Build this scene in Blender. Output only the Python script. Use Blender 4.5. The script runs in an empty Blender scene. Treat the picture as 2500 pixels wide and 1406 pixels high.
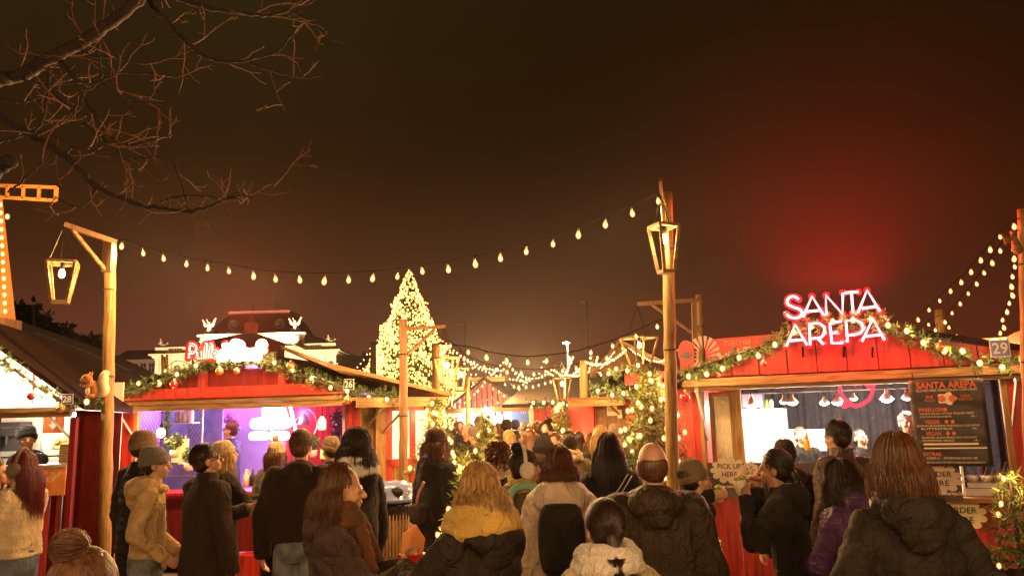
# Night Christmas market: red wooden stalls, string lights, crowd, opera house behind
SKY = .92; HAZE = 0.0; EXPO = 0.8; LB = 30; LBACK = 125; OP = 2.6; MIST29 = .005; MIST26 = .004; GLOW29 = 1500; GLOW26 = 650
import bpy, bmesh, math, random
from mathutils import Vector as V, Matrix, noise
R = math.radians
rnd = random.Random(7)
sc = bpy.context.scene
COL = sc.collection
# ------------------------------------------------------------------ camera
F, HC, HY, ROLL = 1900.0, 1.9, 1024.0, 0.0262
PIT = math.atan((HY-703)/F)
_f = V((0, math.cos(PIT), math.sin(PIT)))
_u0 = V((0, -math.sin(PIT), math.cos(PIT)))
_r0 = V((1, 0, 0))
_r = _r0*math.cos(ROLL) - _u0*math.sin(ROLL)
_u = _u0*math.cos(ROLL) + _r0*math.sin(ROLL)
CAM = V((0, 0, HC))
cd = bpy.data.cameras.new('camera'); cam = bpy.data.objects.new('camera', cd); COL.objects.link(cam)
m = Matrix.Identity(4)
for i in range(3):
    m[i][0] = _r[i]; m[i][1] = _u[i]; m[i][2] = -_f[i]; m[i][3] = CAM[i]
cam.matrix_world = m
cd.sensor_width = 36; cd.lens = F/2500*36; cd.clip_start = .05; cd.clip_end = 2000
sc.camera = cam

def ray(px, py): return _f + _r*((px-1250)/F) + _u*((703-py)/F)
def at(px, py, Y):
    d = ray(px, py); return CAM + d*(Y/d.y)
def gnd(px, Y, z=0.0):
    """point of height z at depth Y seen at column px"""
    py = 1100
    for _ in range(8):
        p = at(px, py, Y); py += (p.z-z)*F/Y
    return at(px, py, Y)
def gz(Y): return max(0.0, (Y-11)*.010)

# ------------------------------------------------------------------ objects
def wloc(o):
    p = V((0, 0, 0))
    while o is not None: p += o.location; o = o.parent
    return p
def tag(o, label=None, cat=None, group=None, kind=None):
    if label: o['label'] = label
    if cat: o['category'] = cat
    if group: o['group'] = group
    if kind: o['kind'] = kind
    return o
def thing(name, label, cat, loc=(0, 0, 0), group=None, rz=0.0):
    o = bpy.data.objects.new(name, None); COL.objects.link(o); o.location = loc; o.rotation_euler = (0, 0, rz)
    o.empty_display_size = .1
    return tag(o, label, cat, group)
def copy_tree(o, parent=None):
    c = o.copy(); COL.objects.link(c)
    if parent: c.parent = parent
    for ch in [x for x in o.children]: copy_tree(ch, c)
    return c

def basis(d, up=V((0, 0, 1))):
    d = V(d).normalized()
    if abs(d.dot(up)) > .98: up = V((0, 1, 0)) if abs(d.y) < .9 else V((1, 0, 0))
    x = d.cross(up).normalized(); y = x.cross(d).normalized()
    return x, y, d

class MB:
    def __init__(s): s.v = []; s.f = []; s.m = []; s.mi = 0; s.T = None
    def av(s, p):
        p = V(p)
        if s.T is not None: p = s.T(p) if callable(s.T) else s.T @ p
        s.v.append(p); return len(s.v)-1
    def af(s, idx): s.f.append(tuple(idx)); s.m.append(s.mi)
    def poly(s, pts):
        i = [s.av(p) for p in pts]; s.af(i); return s
    def hexa(s, P):   # 8 pts: bottom 4 ccw, top 4 ccw
        i = [s.av(p) for p in P]
        for q in ((0,3,2,1),(4,5,6,7),(0,1,5,4),(1,2,6,5),(2,3,7,6),(3,0,4,7)): s.af([i[k] for k in q])
        return s
    def box(s, c, d, X=V((1,0,0)), Y=V((0,1,0)), Z=V((0,0,1))):
        c = V(c); x = V(X)*d[0]/2; y = V(Y)*d[1]/2; z = V(Z)*d[2]/2
        return s.hexa([c-x-y-z, c+x-y-z, c+x+y-z, c-x+y-z, c-x-y+z, c+x-y+z, c+x+y+z, c-x+y+z])
    def bar(s, a, b, w, h, up=V((0,0,1))):
        a = V(a); b = V(b); x, y, d = basis(b-a, up)
        return s.box((a+b)/2, (w, (b-a).length, h), x, d, y)
    def tube(s, pts, rad, n=8, cap=True, flat=1.0, up=V((0,0,1))):
        pts = [V(p) for p in pts]
        if not hasattr(rad, '__len__'): rad = [rad]*len(pts)
        rings = []; px = None
        for i, p in enumerate(pts):
            d = (pts[min(i+1, len(pts)-1)] - pts[max(i-1, 0)])
            if d.length < 1e-9: d = V((0,0,1))
            d.normalize()
            if px is None: x, y, _ = basis(d, up)
            else:
                x = px - d*px.dot(d)
                x = x.normalized() if x.length > 1e-6 else basis(d)[0]
                y = x.cross(d).normalized()
            px = x
            rings.append([s.av(p + (x*math.cos(t)*flat + y*math.sin(t))*rad[i]) for t in [2*math.pi*k/n for k in range(n)]])
        for a, b in zip(rings, rings[1:]):
            for k in range(n): s.af((a[k], b[k], b[(k+1) % n], a[(k+1) % n]))
        if cap:
            s.af(rings[0]); s.af(rings[-1][::-1])
        return s
    def loft(s, rings, cap=True):
        R_ = [[s.av(p) for p in r] for r in rings]; n = len(R_[0])
        for a, b in zip(R_, R_[1:]):
            for k in range(n): s.af((a[k], a[(k+1) % n], b[(k+1) % n], b[k]))
        if cap: s.af(R_[0][::-1]); s.af(R_[-1])
        return s
    def ell(s, c, r, nu=12, nv=8, M=None):
        c = V(c); r = (r, r, r) if not hasattr(r, '__len__') else r
        def P(th, ph):
            q = V((r[0]*math.sin(ph)*math.cos(th), r[1]*math.sin(ph)*math.sin(th), r[2]*math.cos(ph)))
            if M is not None: q = M @ q
            return c + q
        top = s.av(P(0, 0)); bot = s.av(P(0, math.pi))
        rings = [[s.av(P(2*math.pi*k/nu, math.pi*j/nv)) for k in range(nu)] for j in range(1, nv)]
        for k in range(nu):
            s.af((top, rings[0][k], rings[0][(k+1) % nu])); s.af((bot, rings[-1][(k+1) % nu], rings[-1][k]))
        for a, b in zip(rings, rings[1:]):
            for k in range(nu): s.af((a[k], b[k], b[(k+1) % nu], a[(k+1) % nu]))
        return s
    def rcone(s, a, b, ra, rb, n=12):
        """round cone, closed"""
        a = V(a); b = V(b); L = (b-a).length
        if L < 1e-6: return s.ell(a, ra)
        d = (b-a)/L
        pts = []; rr = []
        for t in (0, .35, .7): pts.append(a - d*ra*math.cos(t*math.pi/2)); rr.append(max(ra*math.sin(t*math.pi/2), ra*.02))
        pts.append(a); rr.append(ra); pts.append(a+(b-a)*.5); rr.append((ra+rb)/2); pts.append(b); rr.append(rb)
        for t in (.7, .35, 0): pts.append(b + d*rb*math.cos(t*math.pi/2)); rr.append(max(rb*math.sin(t*math.pi/2), rb*.02))
        return s.tube(pts, rr, n)
    def lathe(s, prof, c, n=16, axis=V((0,0,1)), cap=True):
        c = V(c); x, y, d = basis(axis)
        rings = [[c + d*z + (x*math.cos(t)+y*math.sin(t))*r for t in [2*math.pi*k/n for k in range(n)]] for r, z in prof]
        # orientation
        return s.loft(rings if True else rings[::-1], cap)
    def prism(s, poly, O, U, Wv, N, t):
        """2D polygon (u,w) extruded by t along N"""
        O = V(O); a = [s.av(O+U*u+Wv*w) for u, w in poly]; b = [s.av(O+U*u+Wv*w+N*t) for u, w in poly]
        s.af(a[::-1]); s.af(b); n = len(poly)
        for k in range(n): s.af((a[k], a[(k+1) % n], b[(k+1) % n], b[k]))
        return s
    def mesh(s, name='m'):
        me = bpy.data.meshes.new(name); me.from_pydata([tuple(p) for p in s.v], [], s.f); return me
    def build(s, name, mat, parent=None, smooth=False, local=False, fixn=False):
        off = V((0, 0, 0)) if local else (wloc(parent) if parent else V((0, 0, 0)))
        if parent is None and not local and s.v:
            xs = [p.x for p in s.v]; ys = [p.y for p in s.v]; zs = [p.z for p in s.v]
            off = V(((min(xs)+max(xs))/2, (min(ys)+max(ys))/2, min(zs)))
        me = bpy.data.meshes.new(name); me.from_pydata([tuple(p-off) for p in s.v], [], s.f)
        mats = mat if isinstance(mat, (list, tuple)) else [mat]
        for mm in mats: me.materials.append(mm)
        if len(mats) > 1: me.polygons.foreach_set('material_index', s.m)
        if fixn:
            bm = bmesh.new(); bm.from_mesh(me); bmesh.ops.recalc_face_normals(bm, faces=bm.faces); bm.to_mesh(me); bm.free()
        if smooth: me.polygons.foreach_set('use_smooth', [True]*len(me.polygons))
        me.update()
        o = bpy.data.objects.new(name, me); COL.objects.link(o)
        if parent: o.parent = parent
        else: o.location = off
        return o

def add_mesh(me, name, mats, parent=None, smooth=True):
    me.materials.clear()
    for mm in (mats if isinstance(mats, (list, tuple)) else [mats]): me.materials.append(mm)
    if smooth: me.polygons.foreach_set('use_smooth', [True]*len(me.polygons))
    o = bpy.data.objects.new(name, me); COL.objects.link(o)
    if parent: o.parent = parent
    return o

_tmp_scene = None
def remesh(mb, vox, smooth=2, it=.5):
    me = mb.mesh('tmp')
    bm = bmesh.new(); bm.from_mesh(me); bmesh.ops.recalc_face_normals(bm, faces=bm.faces); bm.to_mesh(me); bm.free()
    o = bpy.data.objects.new('tmp', me); COL.objects.link(o)
    r = o.modifiers.new('r', 'REMESH'); r.mode = 'VOXEL'; r.voxel_size = vox; r.use_smooth_shade = True
    if smooth:
        q = o.modifiers.new('s', 'SMOOTH'); q.factor = it; q.iterations = smooth
    dg = bpy.context.evaluated_depsgraph_get()
    out = bpy.data.meshes.new_from_object(o.evaluated_get(dg))
    bpy.data.objects.remove(o); bpy.data.meshes.remove(me)
    return out
def displace(me, fn):
    me.update()
    ns = [v.normal.copy() for v in me.vertices]
    for v, n in zip(me.vertices, ns): v.co += n*fn(v.co)
    me.update()

# ------------------------------------------------------------------ materials
MATS = {}
def mat(name, col, rough=.6, metal=0.0, var=.15, vs=6.0, bump=.0, bs=60.0, emis=None, es=0.0, sheen=0.0, stretch=None, col2=None, spec=.5, coat=0.0, trans=0.0, alpha=1.0, wave=None, detail=4.0, sub=0.0, crease=0.0):
    if name in MATS: return MATS[name]
    m = bpy.data.materials.new(name); m.use_nodes = True; nt = m.node_tree; N = nt.nodes; L = nt.links
    b = N['Principled BSDF']
    b.inputs['Roughness'].default_value = rough; b.inputs['Metallic'].default_value = metal
    b.inputs['Specular IOR Level'].default_value = spec
    if sheen: b.inputs['Sheen Weight'].default_value = sheen; b.inputs['Sheen Roughness'].default_value = .4
    if coat: b.inputs['Coat Weight'].default_value = coat
    if trans: b.inputs['Transmission Weight'].default_value = trans
    if sub: b.inputs['Subsurface Weight'].default_value = sub; b.inputs['Subsurface Radius'].default_value = (.01, .004, .002); b.inputs['Subsurface Scale'].default_value = 1
    if alpha < 1: b.inputs['Alpha'].default_value = alpha
    tc = N.new('ShaderNodeTexCoord'); mp = N.new('ShaderNodeMapping'); L.new(tc.outputs['Object'], mp.inputs[0])
    if stretch: mp.inputs['Scale'].default_value = stretch
    nz = N.new('ShaderNodeTexNoise'); nz.inputs['Scale'].default_value = vs; nz.inputs['Detail'].default_value = detail
    L.new(mp.outputs[0], nz.inputs['Vector'])
    c = V(col[:3]); c2 = V(col2) if col2 else c*(1-var*1.6); c1 = c if col2 else c*(1+var)
    mix = N.new('ShaderNodeMix'); mix.data_type = 'RGBA'
    cr = N.new('ShaderNodeMapRange'); cr.inputs[1].default_value = .32; cr.inputs[2].default_value = .68
    L.new(nz.outputs['Fac'], cr.inputs[0]); L.new(cr.outputs[0], mix.inputs['Factor'])
    mix.inputs['A'].default_value = (*c2, 1); mix.inputs['B'].default_value = (*c1, 1)
    L.new(mix.outputs['Result'], b.inputs['Base Color'])
    if bump:
        nb = N.new('ShaderNodeTexNoise'); nb.inputs['Scale'].default_value = bs; nb.inputs['Detail'].default_value = 3
        L.new(mp.outputs[0], nb.inputs['Vector'])
        bp = N.new('ShaderNodeBump'); bp.inputs['Strength'].default_value = bump; bp.inputs['Distance'].default_value = .01
        src = nb.outputs['Fac']
        if wave:
            wv = N.new('ShaderNodeTexWave'); wv.bands_direction = wave[0]; wv.inputs['Scale'].default_value = wave[1]; wv.inputs['Distortion'].default_value = wave[2]
            L.new(tc.outputs['Object'], wv.inputs['Vector']); src = wv.outputs['Fac']
        L.new(src, bp.inputs['Height']); L.new(bp.outputs[0], b.inputs['Normal'])
        if crease:
            nc = N.new('ShaderNodeTexNoise'); nc.inputs['Scale'].default_value = 7; nc.inputs['Detail'].default_value = 5; nc.inputs['Distortion'].default_value = 1.6; nc.inputs['Roughness'].default_value = .6
            mc = N.new('ShaderNodeMapping'); mc.inputs['Scale'].default_value = (1, 1, .55); mc.inputs['Rotation'].default_value = (.5, .3, 0); L.new(tc.outputs['Object'], mc.inputs[0]); L.new(mc.outputs[0], nc.inputs['Vector'])
            ab = N.new('ShaderNodeMath'); ab.operation = 'SUBTRACT'; ab.inputs[1].default_value = .5; L.new(nc.outputs['Fac'], ab.inputs[0]); a2 = N.new('ShaderNodeMath'); a2.operation = 'ABSOLUTE'; L.new(ab.outputs[0], a2.inputs[0])
            b2 = N.new('ShaderNodeBump'); b2.inputs['Strength'].default_value = crease; b2.inputs['Distance'].default_value = .09; L.new(a2.outputs[0], b2.inputs['Height']); L.new(b2.outputs[0], bp.inputs['Normal'])
    if emis: b.inputs['Emission Color'].default_value = (*emis, 1); b.inputs['Emission Strength'].default_value = es
    MATS[name] = m; return m
def glow(name, col, s, sampled=True):
    if name in MATS: return MATS[name]
    m = bpy.data.materials.new(name); m.use_nodes = True; nt = m.node_tree; N = nt.nodes
    for n in list(N): N.remove(n)
    e = N.new('ShaderNodeEmission'); e.inputs[0].default_value = (*col, 1); e.inputs[1].default_value = s
    o = N.new('ShaderNodeOutputMaterial'); nt.links.new(e.outputs[0], o.inputs[0])
    m.cycles.emission_sampling = 'AUTO' if sampled else 'NONE'
    MATS[name] = m; return m
def wood(name, a, b, stretch=(8, 8, .7), rough=.65):
    return mat(name, a, rough, col2=b, vs=5, stretch=stretch, bump=.7, bs=14, detail=10)

wood_v = wood('pine_wood', (.38, .22, .060), (.15, .068, .018))
wood_h = wood('pine_plank', (.31, .175, .050), (.12, .055, .015), stretch=(.7, .7, 9))
wood_old = wood('old_wood', (.22, .10, .035), (.10, .045, .018))
red_paint = mat('red_paint', (.40, .016, .008), .55, var=.38, vs=3, bump=.25, bs=10, stretch=(6, 6, .6), detail=7)
red_bright = mat('red_paint_bright', (.42, .018, .009), .5, var=.35, vs=3, bump=.2, bs=12, stretch=(6, 6, .6), detail=6)
maroon = mat('maroon_panel', (.14, .014, .010), .9, spec=.1, var=.25, vs=3, bump=.2, bs=10, stretch=(6, 6, .6))
roof_felt = mat('roof_felt', (.016, .006, .0035), .95, spec=.08, var=.3, vs=2, bump=.3, bs=30)
metal_d = mat('dark_metal', (.04, .035, .03), .4, .7, bump=.1)
metal_l = mat('brushed_steel', (.45, .43, .40), .35, .8, bump=.05)
white_p = mat('white_paint', (.75, .72, .66), .5, var=.06)
black_p = mat('black_plastic', (.02, .018, .018), .35)
cable_m = mat('black_cable', (.004, .003, .002), .9, spec=0)
pine_n = mat('fir_needles', (.045, .085, .018), .6, col2=(.018, .045, .012), vs=9)
garl_n = mat('garland_needles', (.085, .13, .028), .55, col2=(.03, .065, .018), vs=12)
bark = mat('bark', (.075, .045, .028), .85, col2=(.03, .017, .011), vs=14, bump=.8, bs=35)
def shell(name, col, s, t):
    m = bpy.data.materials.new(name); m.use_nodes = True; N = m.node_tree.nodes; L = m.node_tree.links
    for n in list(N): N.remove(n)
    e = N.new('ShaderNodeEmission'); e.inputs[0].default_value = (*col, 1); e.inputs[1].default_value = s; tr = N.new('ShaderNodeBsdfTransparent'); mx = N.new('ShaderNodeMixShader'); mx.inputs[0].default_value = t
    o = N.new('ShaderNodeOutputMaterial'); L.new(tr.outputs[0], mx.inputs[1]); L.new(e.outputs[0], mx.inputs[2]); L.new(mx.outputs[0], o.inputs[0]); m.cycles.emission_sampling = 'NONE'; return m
amber = shell('amber_halo', (1, .33, .04), 2.3, .55)  # orange bulb halo built as a translucent glowing shell
hot = glow('hot_filament', (1, .66, .32), 12, False)
bulb_w = glow('warm_bulb', (1, .35, .075), 3.6, True)
bulb_s = glow('small_warm_bulb', (1, .33, .065), 3.2, False)
bulb_t = glow('tree_bulb', (1, .37, .08), 4.4, False)
filam = glow('lantern_bulb', (1, .55, .2), 25, True)
whitel = glow('white_lamp', (1, .93, .82), 22, True)

class Fr:
    """vertical facade plane through ground points A,B ; n faces the viewer"""
    def __init__(s, A, B):
        s.A = V((A.x, A.y, 0)); B = V((B.x, B.y, 0)); s.L = (B-s.A).length; s.u = (B-s.A).normalized(); s.n = V((s.u.y, -s.u.x, 0)); s.z = V((0, 0, 1))
    def p(s, u, o, z): return s.A + s.u*u + s.n*o + V((0, 0, z))
    def uz(s, px, py, o=0.0):
        d = ray(px, py); O = s.A + s.n*o
        t = (O-CAM).dot(s.n)/d.dot(s.n); q = CAM + d*t
        return (q-s.A).dot(s.u), q.z
    def P(s, px, py, o=0.0):
        u, z = s.uz(px, py, o); return s.p(u, o, z)
    def box(s, mb, u0, u1, o0, o1, z0, z1):
        return mb.box(s.p((u0+u1)/2, (o0+o1)/2, (z0+z1)/2), (abs(u1-u0), abs(o1-o0), abs(z1-z0)), s.u, s.n, s.z)

def text(s, size, O, U, Wv, depth=.004, align='CENTER', width=None, bold=0.0):
    cu = bpy.data.curves.new('t', 'FONT'); cu.body = s; cu.size = size; cu.align_x = align; cu.extrude = 0; cu.offset = bold; cu.resolution_u = 3
    o = bpy.data.objects.new('t', cu); COL.objects.link(o)
    me = bpy.data.meshes.new_from_object(o.evaluated_get(bpy.context.evaluated_depsgraph_get()))
    xs = [v.co.x for v in me.vertices] or [0, 1]
    k = 1.0
    if width and max(xs)-min(xs) > 1e-5: k = width/(max(xs)-min(xs))
    U = V(U).normalized(); Wv = V(Wv).normalized(); Nn = U.cross(Wv).normalized(); O = V(O)
    vs = [O + U*(v.co.x*k) + Wv*v.co.y + Nn*depth for v in me.vertices]
    fs = [tuple(p.vertices) for p in me.polygons]
    bpy.data.objects.remove(o); bpy.data.curves.remove(cu); bpy.data.meshes.remove(me)
    return vs, fs
def text_into(mb, *a, **k):
    vs, fs = text(*a, **k); b = len(mb.v)
    mb.v += vs
    for f in fs: mb.f.append(tuple(i+b for i in f)); mb.m.append(mb.mi)
    return mb
def smooth_path(pts, n=4):
    """Catmull-Rom"""
    pts = [V(p) for p in pts]; out = []
    for i in range(len(pts)-1):
        p0 = pts[max(i-1, 0)]; p1 = pts[i]; p2 = pts[i+1]; p3 = pts[min(i+2, len(pts)-1)]
        for k in range(n):
            t = k/n
            out.append(.5*((2*p1) + (p2-p0)*t + (2*p0-5*p1+4*p2-p3)*t*t + (3*p1-p0-3*p2+p3)*t**3))
    out.append(pts[-1]); return out
# ------------------------------------------------------------------ people
skin = mat('skin', (.50, .27, .17), .5, var=.08, vs=20, sub=.15)
skin_d = mat('skin_tan', (.34, .17, .095), .5, var=.08, vs=20, sub=.15)
eye_m = mat('eye_dark', (.03, .02, .015), .3)
lip_m = mat('lip', (.36, .10, .08), .45)
def cloth(n, c, sheen=.0, bump=.35, bs=90, var=.12, rough=.85, **k): return mat(n, c, rough, var=var, vs=7, bump=bump, bs=bs, sheen=sheen*.15, spec=.25, crease=.75, **k)
def hairm(n, a, b, rough=.38): return mat(n, a, rough, col2=b, vs=10, stretch=(9, 9, .8), bump=.2, bs=45, spec=.45, detail=3)
H_brown = hairm('brown_hair', (.13, .052, .020), (.045, .018, .008))
H_dark = hairm('dark_hair', (.035, .016, .010), (.012, .006, .005))
H_blond = hairm('blonde_hair', (.52, .33, .12), (.17, .085, .032))
H_red = hairm('red_hair', (.20, .010, .016), (.05, .004, .006))
H_auburn = hairm('auburn_hair', (.115, .032, .013), (.04, .011, .006))
H_chest = hairm('chestnut_hair', (.17, .070, .026), (.06, .024, .010))
H_grey = hairm('grey_hair', (.42, .36, .30), (.22, .18, .14))

def ik(S, T, L1, L2, pole):
    S = V(S); T = V(T); d = T-S; D = d.length
    if D > (L1+L2)*.985: d = d*((L1+L2)*.985/D); D = d.length; T = S+d
    D = max(D, abs(L1-L2)+.02)
    a = (L1*L1-L2*L2+D*D)/(2*D); h = math.sqrt(max(L1*L1-a*a, 0)); dn = d.normalized()
    pl = V(pole); pl = (pl-dn*pl.dot(dn)); pl = pl.normalized() if pl.length > 1e-4 else V((0,-1,0))
    return S+dn*a+pl*h, T

def hand(mb, Wp, d, side, curl, palm):
    """wrist, direction, side, curl deg, palm normal"""
    d = V(d).normalized(); n = V(palm); n = (n-d*n.dot(d)).normalized(); x = d.cross(n).normalized()
    M = Matrix((x, d, n)).transposed()
    mb.ell(Wp+d*.05, (.040, .052, .017), 10, 8, M)
    mb.rcone(Wp-d*.03, Wp+d*.02, .026, .028, 8)
    for i, (xo, L) in enumerate(((-.029, .062), (-.010, .074), (.010, .069), (.028, .054))):
        p = Wp + d*.088 + x*xo; c = R(curl*(.9+.12*i)); dd = d
        for L_, cc in ((L*.5, .55), (L*.32, 1.15), (L*.28, 1.6)):
            a = c*cc; dd = d*math.cos(a) + n*math.sin(a); q = p+dd*L_
            mb.rcone(p, q, .0098, .0088, 7); p = q
    t0 = Wp + d*.03 - x*.032*side; t1 = t0 + d*.030 - x*.026*side + n*.012; t2 = t1 + d*.028 - x*.004*side + n*.018
    mb.rcone(t0, t1, .013, .0115, 7); mb.rcone(t1, t2, .0112, .0095, 7)

def ering(c, rx, ry, n=20, p=2.0, fr=None):
    out = []
    for k in range(n):
        t = 2*math.pi*k/n; ct, st = math.cos(t), math.sin(t)
        x = math.copysign(abs(ct)**(2/p), ct)*rx; y = math.copysign(abs(st)**(2/p), st)*ry
        out.append(V((c[0]+x, c[1]+y, c[2])))
    return out

def person(px, top, Y, a, label, coat, pants, hair=('short', None), hat=None, scarf=None, lean=0, hy=0, hp=0,
           hands=None, palms=None, curl=35, skinm=None, near=1, wide=1.0, hood=None, shoes=None, legs=None,
           glasses=False, h=None, z0=None, roll=0, pole=None, cull=False, seed=None, shift=0):
    rg = random.Random(seed if seed is not None else int(px*7+top*13))
    base = gz(Y) if z0 is None else z0
    P = at(px, top, Y)
    ht = h or (P.z-base)
    extra = .035 if (hat or (hair and hair[0] in ('long', 'bob', 'short', 'tail', 'bun'))) else .01
    if hat and hat[0] == 'pom': extra = .10
    if hair and hair[0] == 'bun': extra = .06
    L = lean
    k = (ht-extra)/1.75/ (1 - (1-math.cos(R(L)))*.42)
    # the head's centre must stand under the pixel: find body offset
    root = thing('person', label, 'person', (0, 0, 0), None, R(a))
    sk = skinm or skin
    sw = .175*wide
    def up(p):      # upper body lean about hips, local unit coords
        p = V(p)
        if L:
            c = V((0, 0, .95)); w = min(max((p.z-.9)/.12, 0), 1)
            q = Matrix.Rotation(-R(L)*w, 3, 'X') @ (p-c) + c
            return q
        return p
    Mh = Matrix.Rotation(R(hy), 3, 'Z') @ Matrix.Rotation(-R(hp), 3, 'X') @ Matrix.Rotation(R(roll), 3, 'Y')
    Nk = V((0, 0, 1.50))
    def hd(p): return up(Mh @ (V(p)-Nk) + Nk + V((0, .02, 0)))
    hc = hd((0, 0, 1.64)); rz = Matrix.Rotation(R(a), 3, 'Z')
    off = rz @ (hc*k)
    q = gnd(px, Y, ht+base-.1) ; root.location = (q.x-off.x, Y-off.y, base)
    sc_ = lambda f: (lambda p: f(p)*k)
    ident = lambda p: V(p)
    # --- arms
    arms = []
    hands = hands or {}
    for s in (-1, 1):
        S = up((s*sw, -.005, 1.405))
        T = V(hands.get(s, (s*(.25*wide), .06, .86)))
        pl = (pole or {}).get(s, (s*.5, -.7, -.5)) if T.z > .9 else (s*.7, -1, 0)
        E, T = ik(S, T, .295, .265, pl)
        arms.append((s, S, E, T))
    vox = {2: .0062, 1: .0085, 0: .014}[near]*k
    # --- body (one continuous surface)
    b = MB(); b.T = sc_(up)
    b.loft([ering((0, 0, z), rx, ry) for z, rx, ry in ((.86,.11,.075),(.92,.13,.085),(1.05,.112,.078),(1.2,.122,.082),(1.35,.14,.08),(1.42,.125,.07),(1.47,.06,.05))])
    b.T = sc_(ident)
    lg = legs or ((-.09, 0, 0), (.09, 0, 0))
    for s, (fx, fy, bend) in zip((-1, 1), lg):
        hip = V((s*.085, 0, .90)); an = V((fx, fy, .09)); kn = (hip+an)/2 + V((0, .02+bend, 0))
        b.rcone(hip, kn, .085, .056); b.rcone(kn, an, .056, .040); b.rcone(an-V((0,.02,.04)), an+V((0,.13,-.055)), .038, .030)
    for s, S, E, T in arms:
        b.rcone(S, E, .042, .034); b.rcone(E, T, .034, .026)
        d = (T-E).normalized(); pn = (palms or {}).get(s, (-s, 0, 0))
        hand(b, T, d, s, curl, pn) if near else b.rcone(T, T+d*.13, .034, .026)
    b.T = sc_(lambda p: hd(p) if p.z > 1.5 else hd(p)*((p.z-1.4)/.1) + up(p)*(1-(p.z-1.4)/.1) if p.z > 1.4 else up(p))
    b.rcone((0, -.005, 1.42), (0, .008, 1.57), .058, .052)
    b.T = sc_(hd)
    b.ell((0, -.005, 1.655), (.073, .092, .096), 16, 12); b.ell((0, .035, 1.60), (.061, .062, .075), 14, 10)
    b.ell((0, .064, 1.555), (.034, .032, .026), 10, 8)
    b.ell((0, .088, 1.633), (.052, .014, .022), 10, 8)
    b.rcone((0, .094, 1.632), (0, .115, 1.598), .009, .0125, 8); b.ell((0, .112, 1.594), (.017, .012, .009), 8, 6)
    b.ell((0, .094, 1.568), (.023, .010, .010), 8, 6)
    for s in (-1, 1):
        b.ell((s*.074, -.002, 1.615), (.010, .020, .031), 8, 6); b.ell((s*.040, .066, 1.592), (.024, .024, .022), 8, 6)
    me = remesh(b, vox, 2 if near else 1, .4)
    me.materials.clear()
    for mm in (sk, eye_m, lip_m, hair[1] or H_dark): me.materials.append(mm)
    if near:
        key = [(hd((s*.030, .094, 1.618))*k, .0058*k, 1) for s in (-1, 1)] + [(hd((s*.036, .098, 1.640))*k, .008*k, 3) for s in (-1, 1)] + [(hd((s*.022, .100, 1.641))*k, .007*k, 3) for s in (-1, 1)] + [(hd((s*.010, .104, 1.567))*k, .0115*k, 2) for s in (-1, 0, 1)]
        cs = [(v.co) for v in me.vertices]
        hcc = hc*k
        for p in me.polygons:
            c = p.center
            if (c-hcc).length > .2: continue
            for q_, r_, i_ in key:
                dd = c-q_
                if abs(dd.z) < r_*.62 and dd.length < r_*1.35: p.material_index = i_
    mats_ = [m_ for m_ in me.materials]
    me.polygons.foreach_set('use_smooth', [True]*len(me.polygons))
    body = bpy.data.objects.new('body', me); COL.objects.link(body); body.parent = root
    # --- coat
    ck = coat.get('kind', 'plain'); cl = coat.get('len', .78); fat = coat.get('fat', 1.0)*wide*.90; cm = coat['mat']
    qn = coat.get('quilt', .085)
    c = MB(); c.T = sc_(up)
    prof = [(cl, .215, .165), (max(cl+.12, .92), .205, .155), (1.05, .19, .145), (1.2, .195, .145), (1.33, .205, .14), (1.41, .175, .115), (1.455, .12, .095), (1.49, .085, .085), (1.50+coat.get('collar', .02), .078, .080)]
    if cl < .6: prof = [(cl, .235, .185)] + [(.75, .225, .17)] + prof[1:]
    if cl > .93: prof = [(cl, .20, .15)] + prof[2:]
    puff = ck == 'puffer'
    zz = []; zprev = prof[0][0]
    n_ = 60 if puff else 26
    for i in range(n_+1):
        z = prof[0][0] + (prof[-1][0]-prof[0][0])*i/n_
        for (z0_, a0, b0), (z1_, a1, b1) in zip(prof, prof[1:]):
            if z0_ <= z <= z1_+1e-6:
                t = (z-z0_)/max(z1_-z0_, 1e-6); rx = a0+(a1-a0)*t; ry = b0+(b1-b0)*t; break
        m_ = (.95+.10*abs(math.sin(math.pi*(z-prof[0][0])/qn))**.6) if (puff and z < 1.42) else 1
        zz.append((z, rx*fat*m_, ry*(fat*.6+.4)*m_))
    belly = coat.get('belly', 0)
    c.loft([ering((0, -.005+belly*math.exp(-((z-1.05)/.15)**2), z), rx, ry*.90, 24, 2.2) for z, rx, ry in zz])
    c.T = sc_(ident)
    for s, S, E, T in arms:
        d2 = (T-E).normalized(); Tc = T - d2*coat.get('cuff', .0)
        r0, r1, r2 = .088*fat, .070*fat, .055*fat
        for (p0, p1, ra, rb) in ((S-V((s*.02, 0, 0)), E, r0, r1), (E, Tc, r1, r2)):
            if puff:
                nseg = max(3, int((p1-p0).length/ (qn*.8))); pts = []; rr = []
                for i in range(nseg*5+1):
                    t = i/(nseg*5); pts.append(p0.lerp(p1, t)); rr.append((ra+(rb-ra)*t)*(.92+.13*abs(math.sin(math.pi*t*nseg))**.6))
                c.tube(pts, rr, 14); c.ell(p0, ra*.97, 12, 8); c.ell(p1, rb*.95, 12, 8)
            else: c.rcone(p0, p1, ra, rb, 14)
        if ck != 'puffer': c.tube([Tc-d2*.02, Tc+d2*.035], [r2*1.08, r2*1.05], 12)
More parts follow.
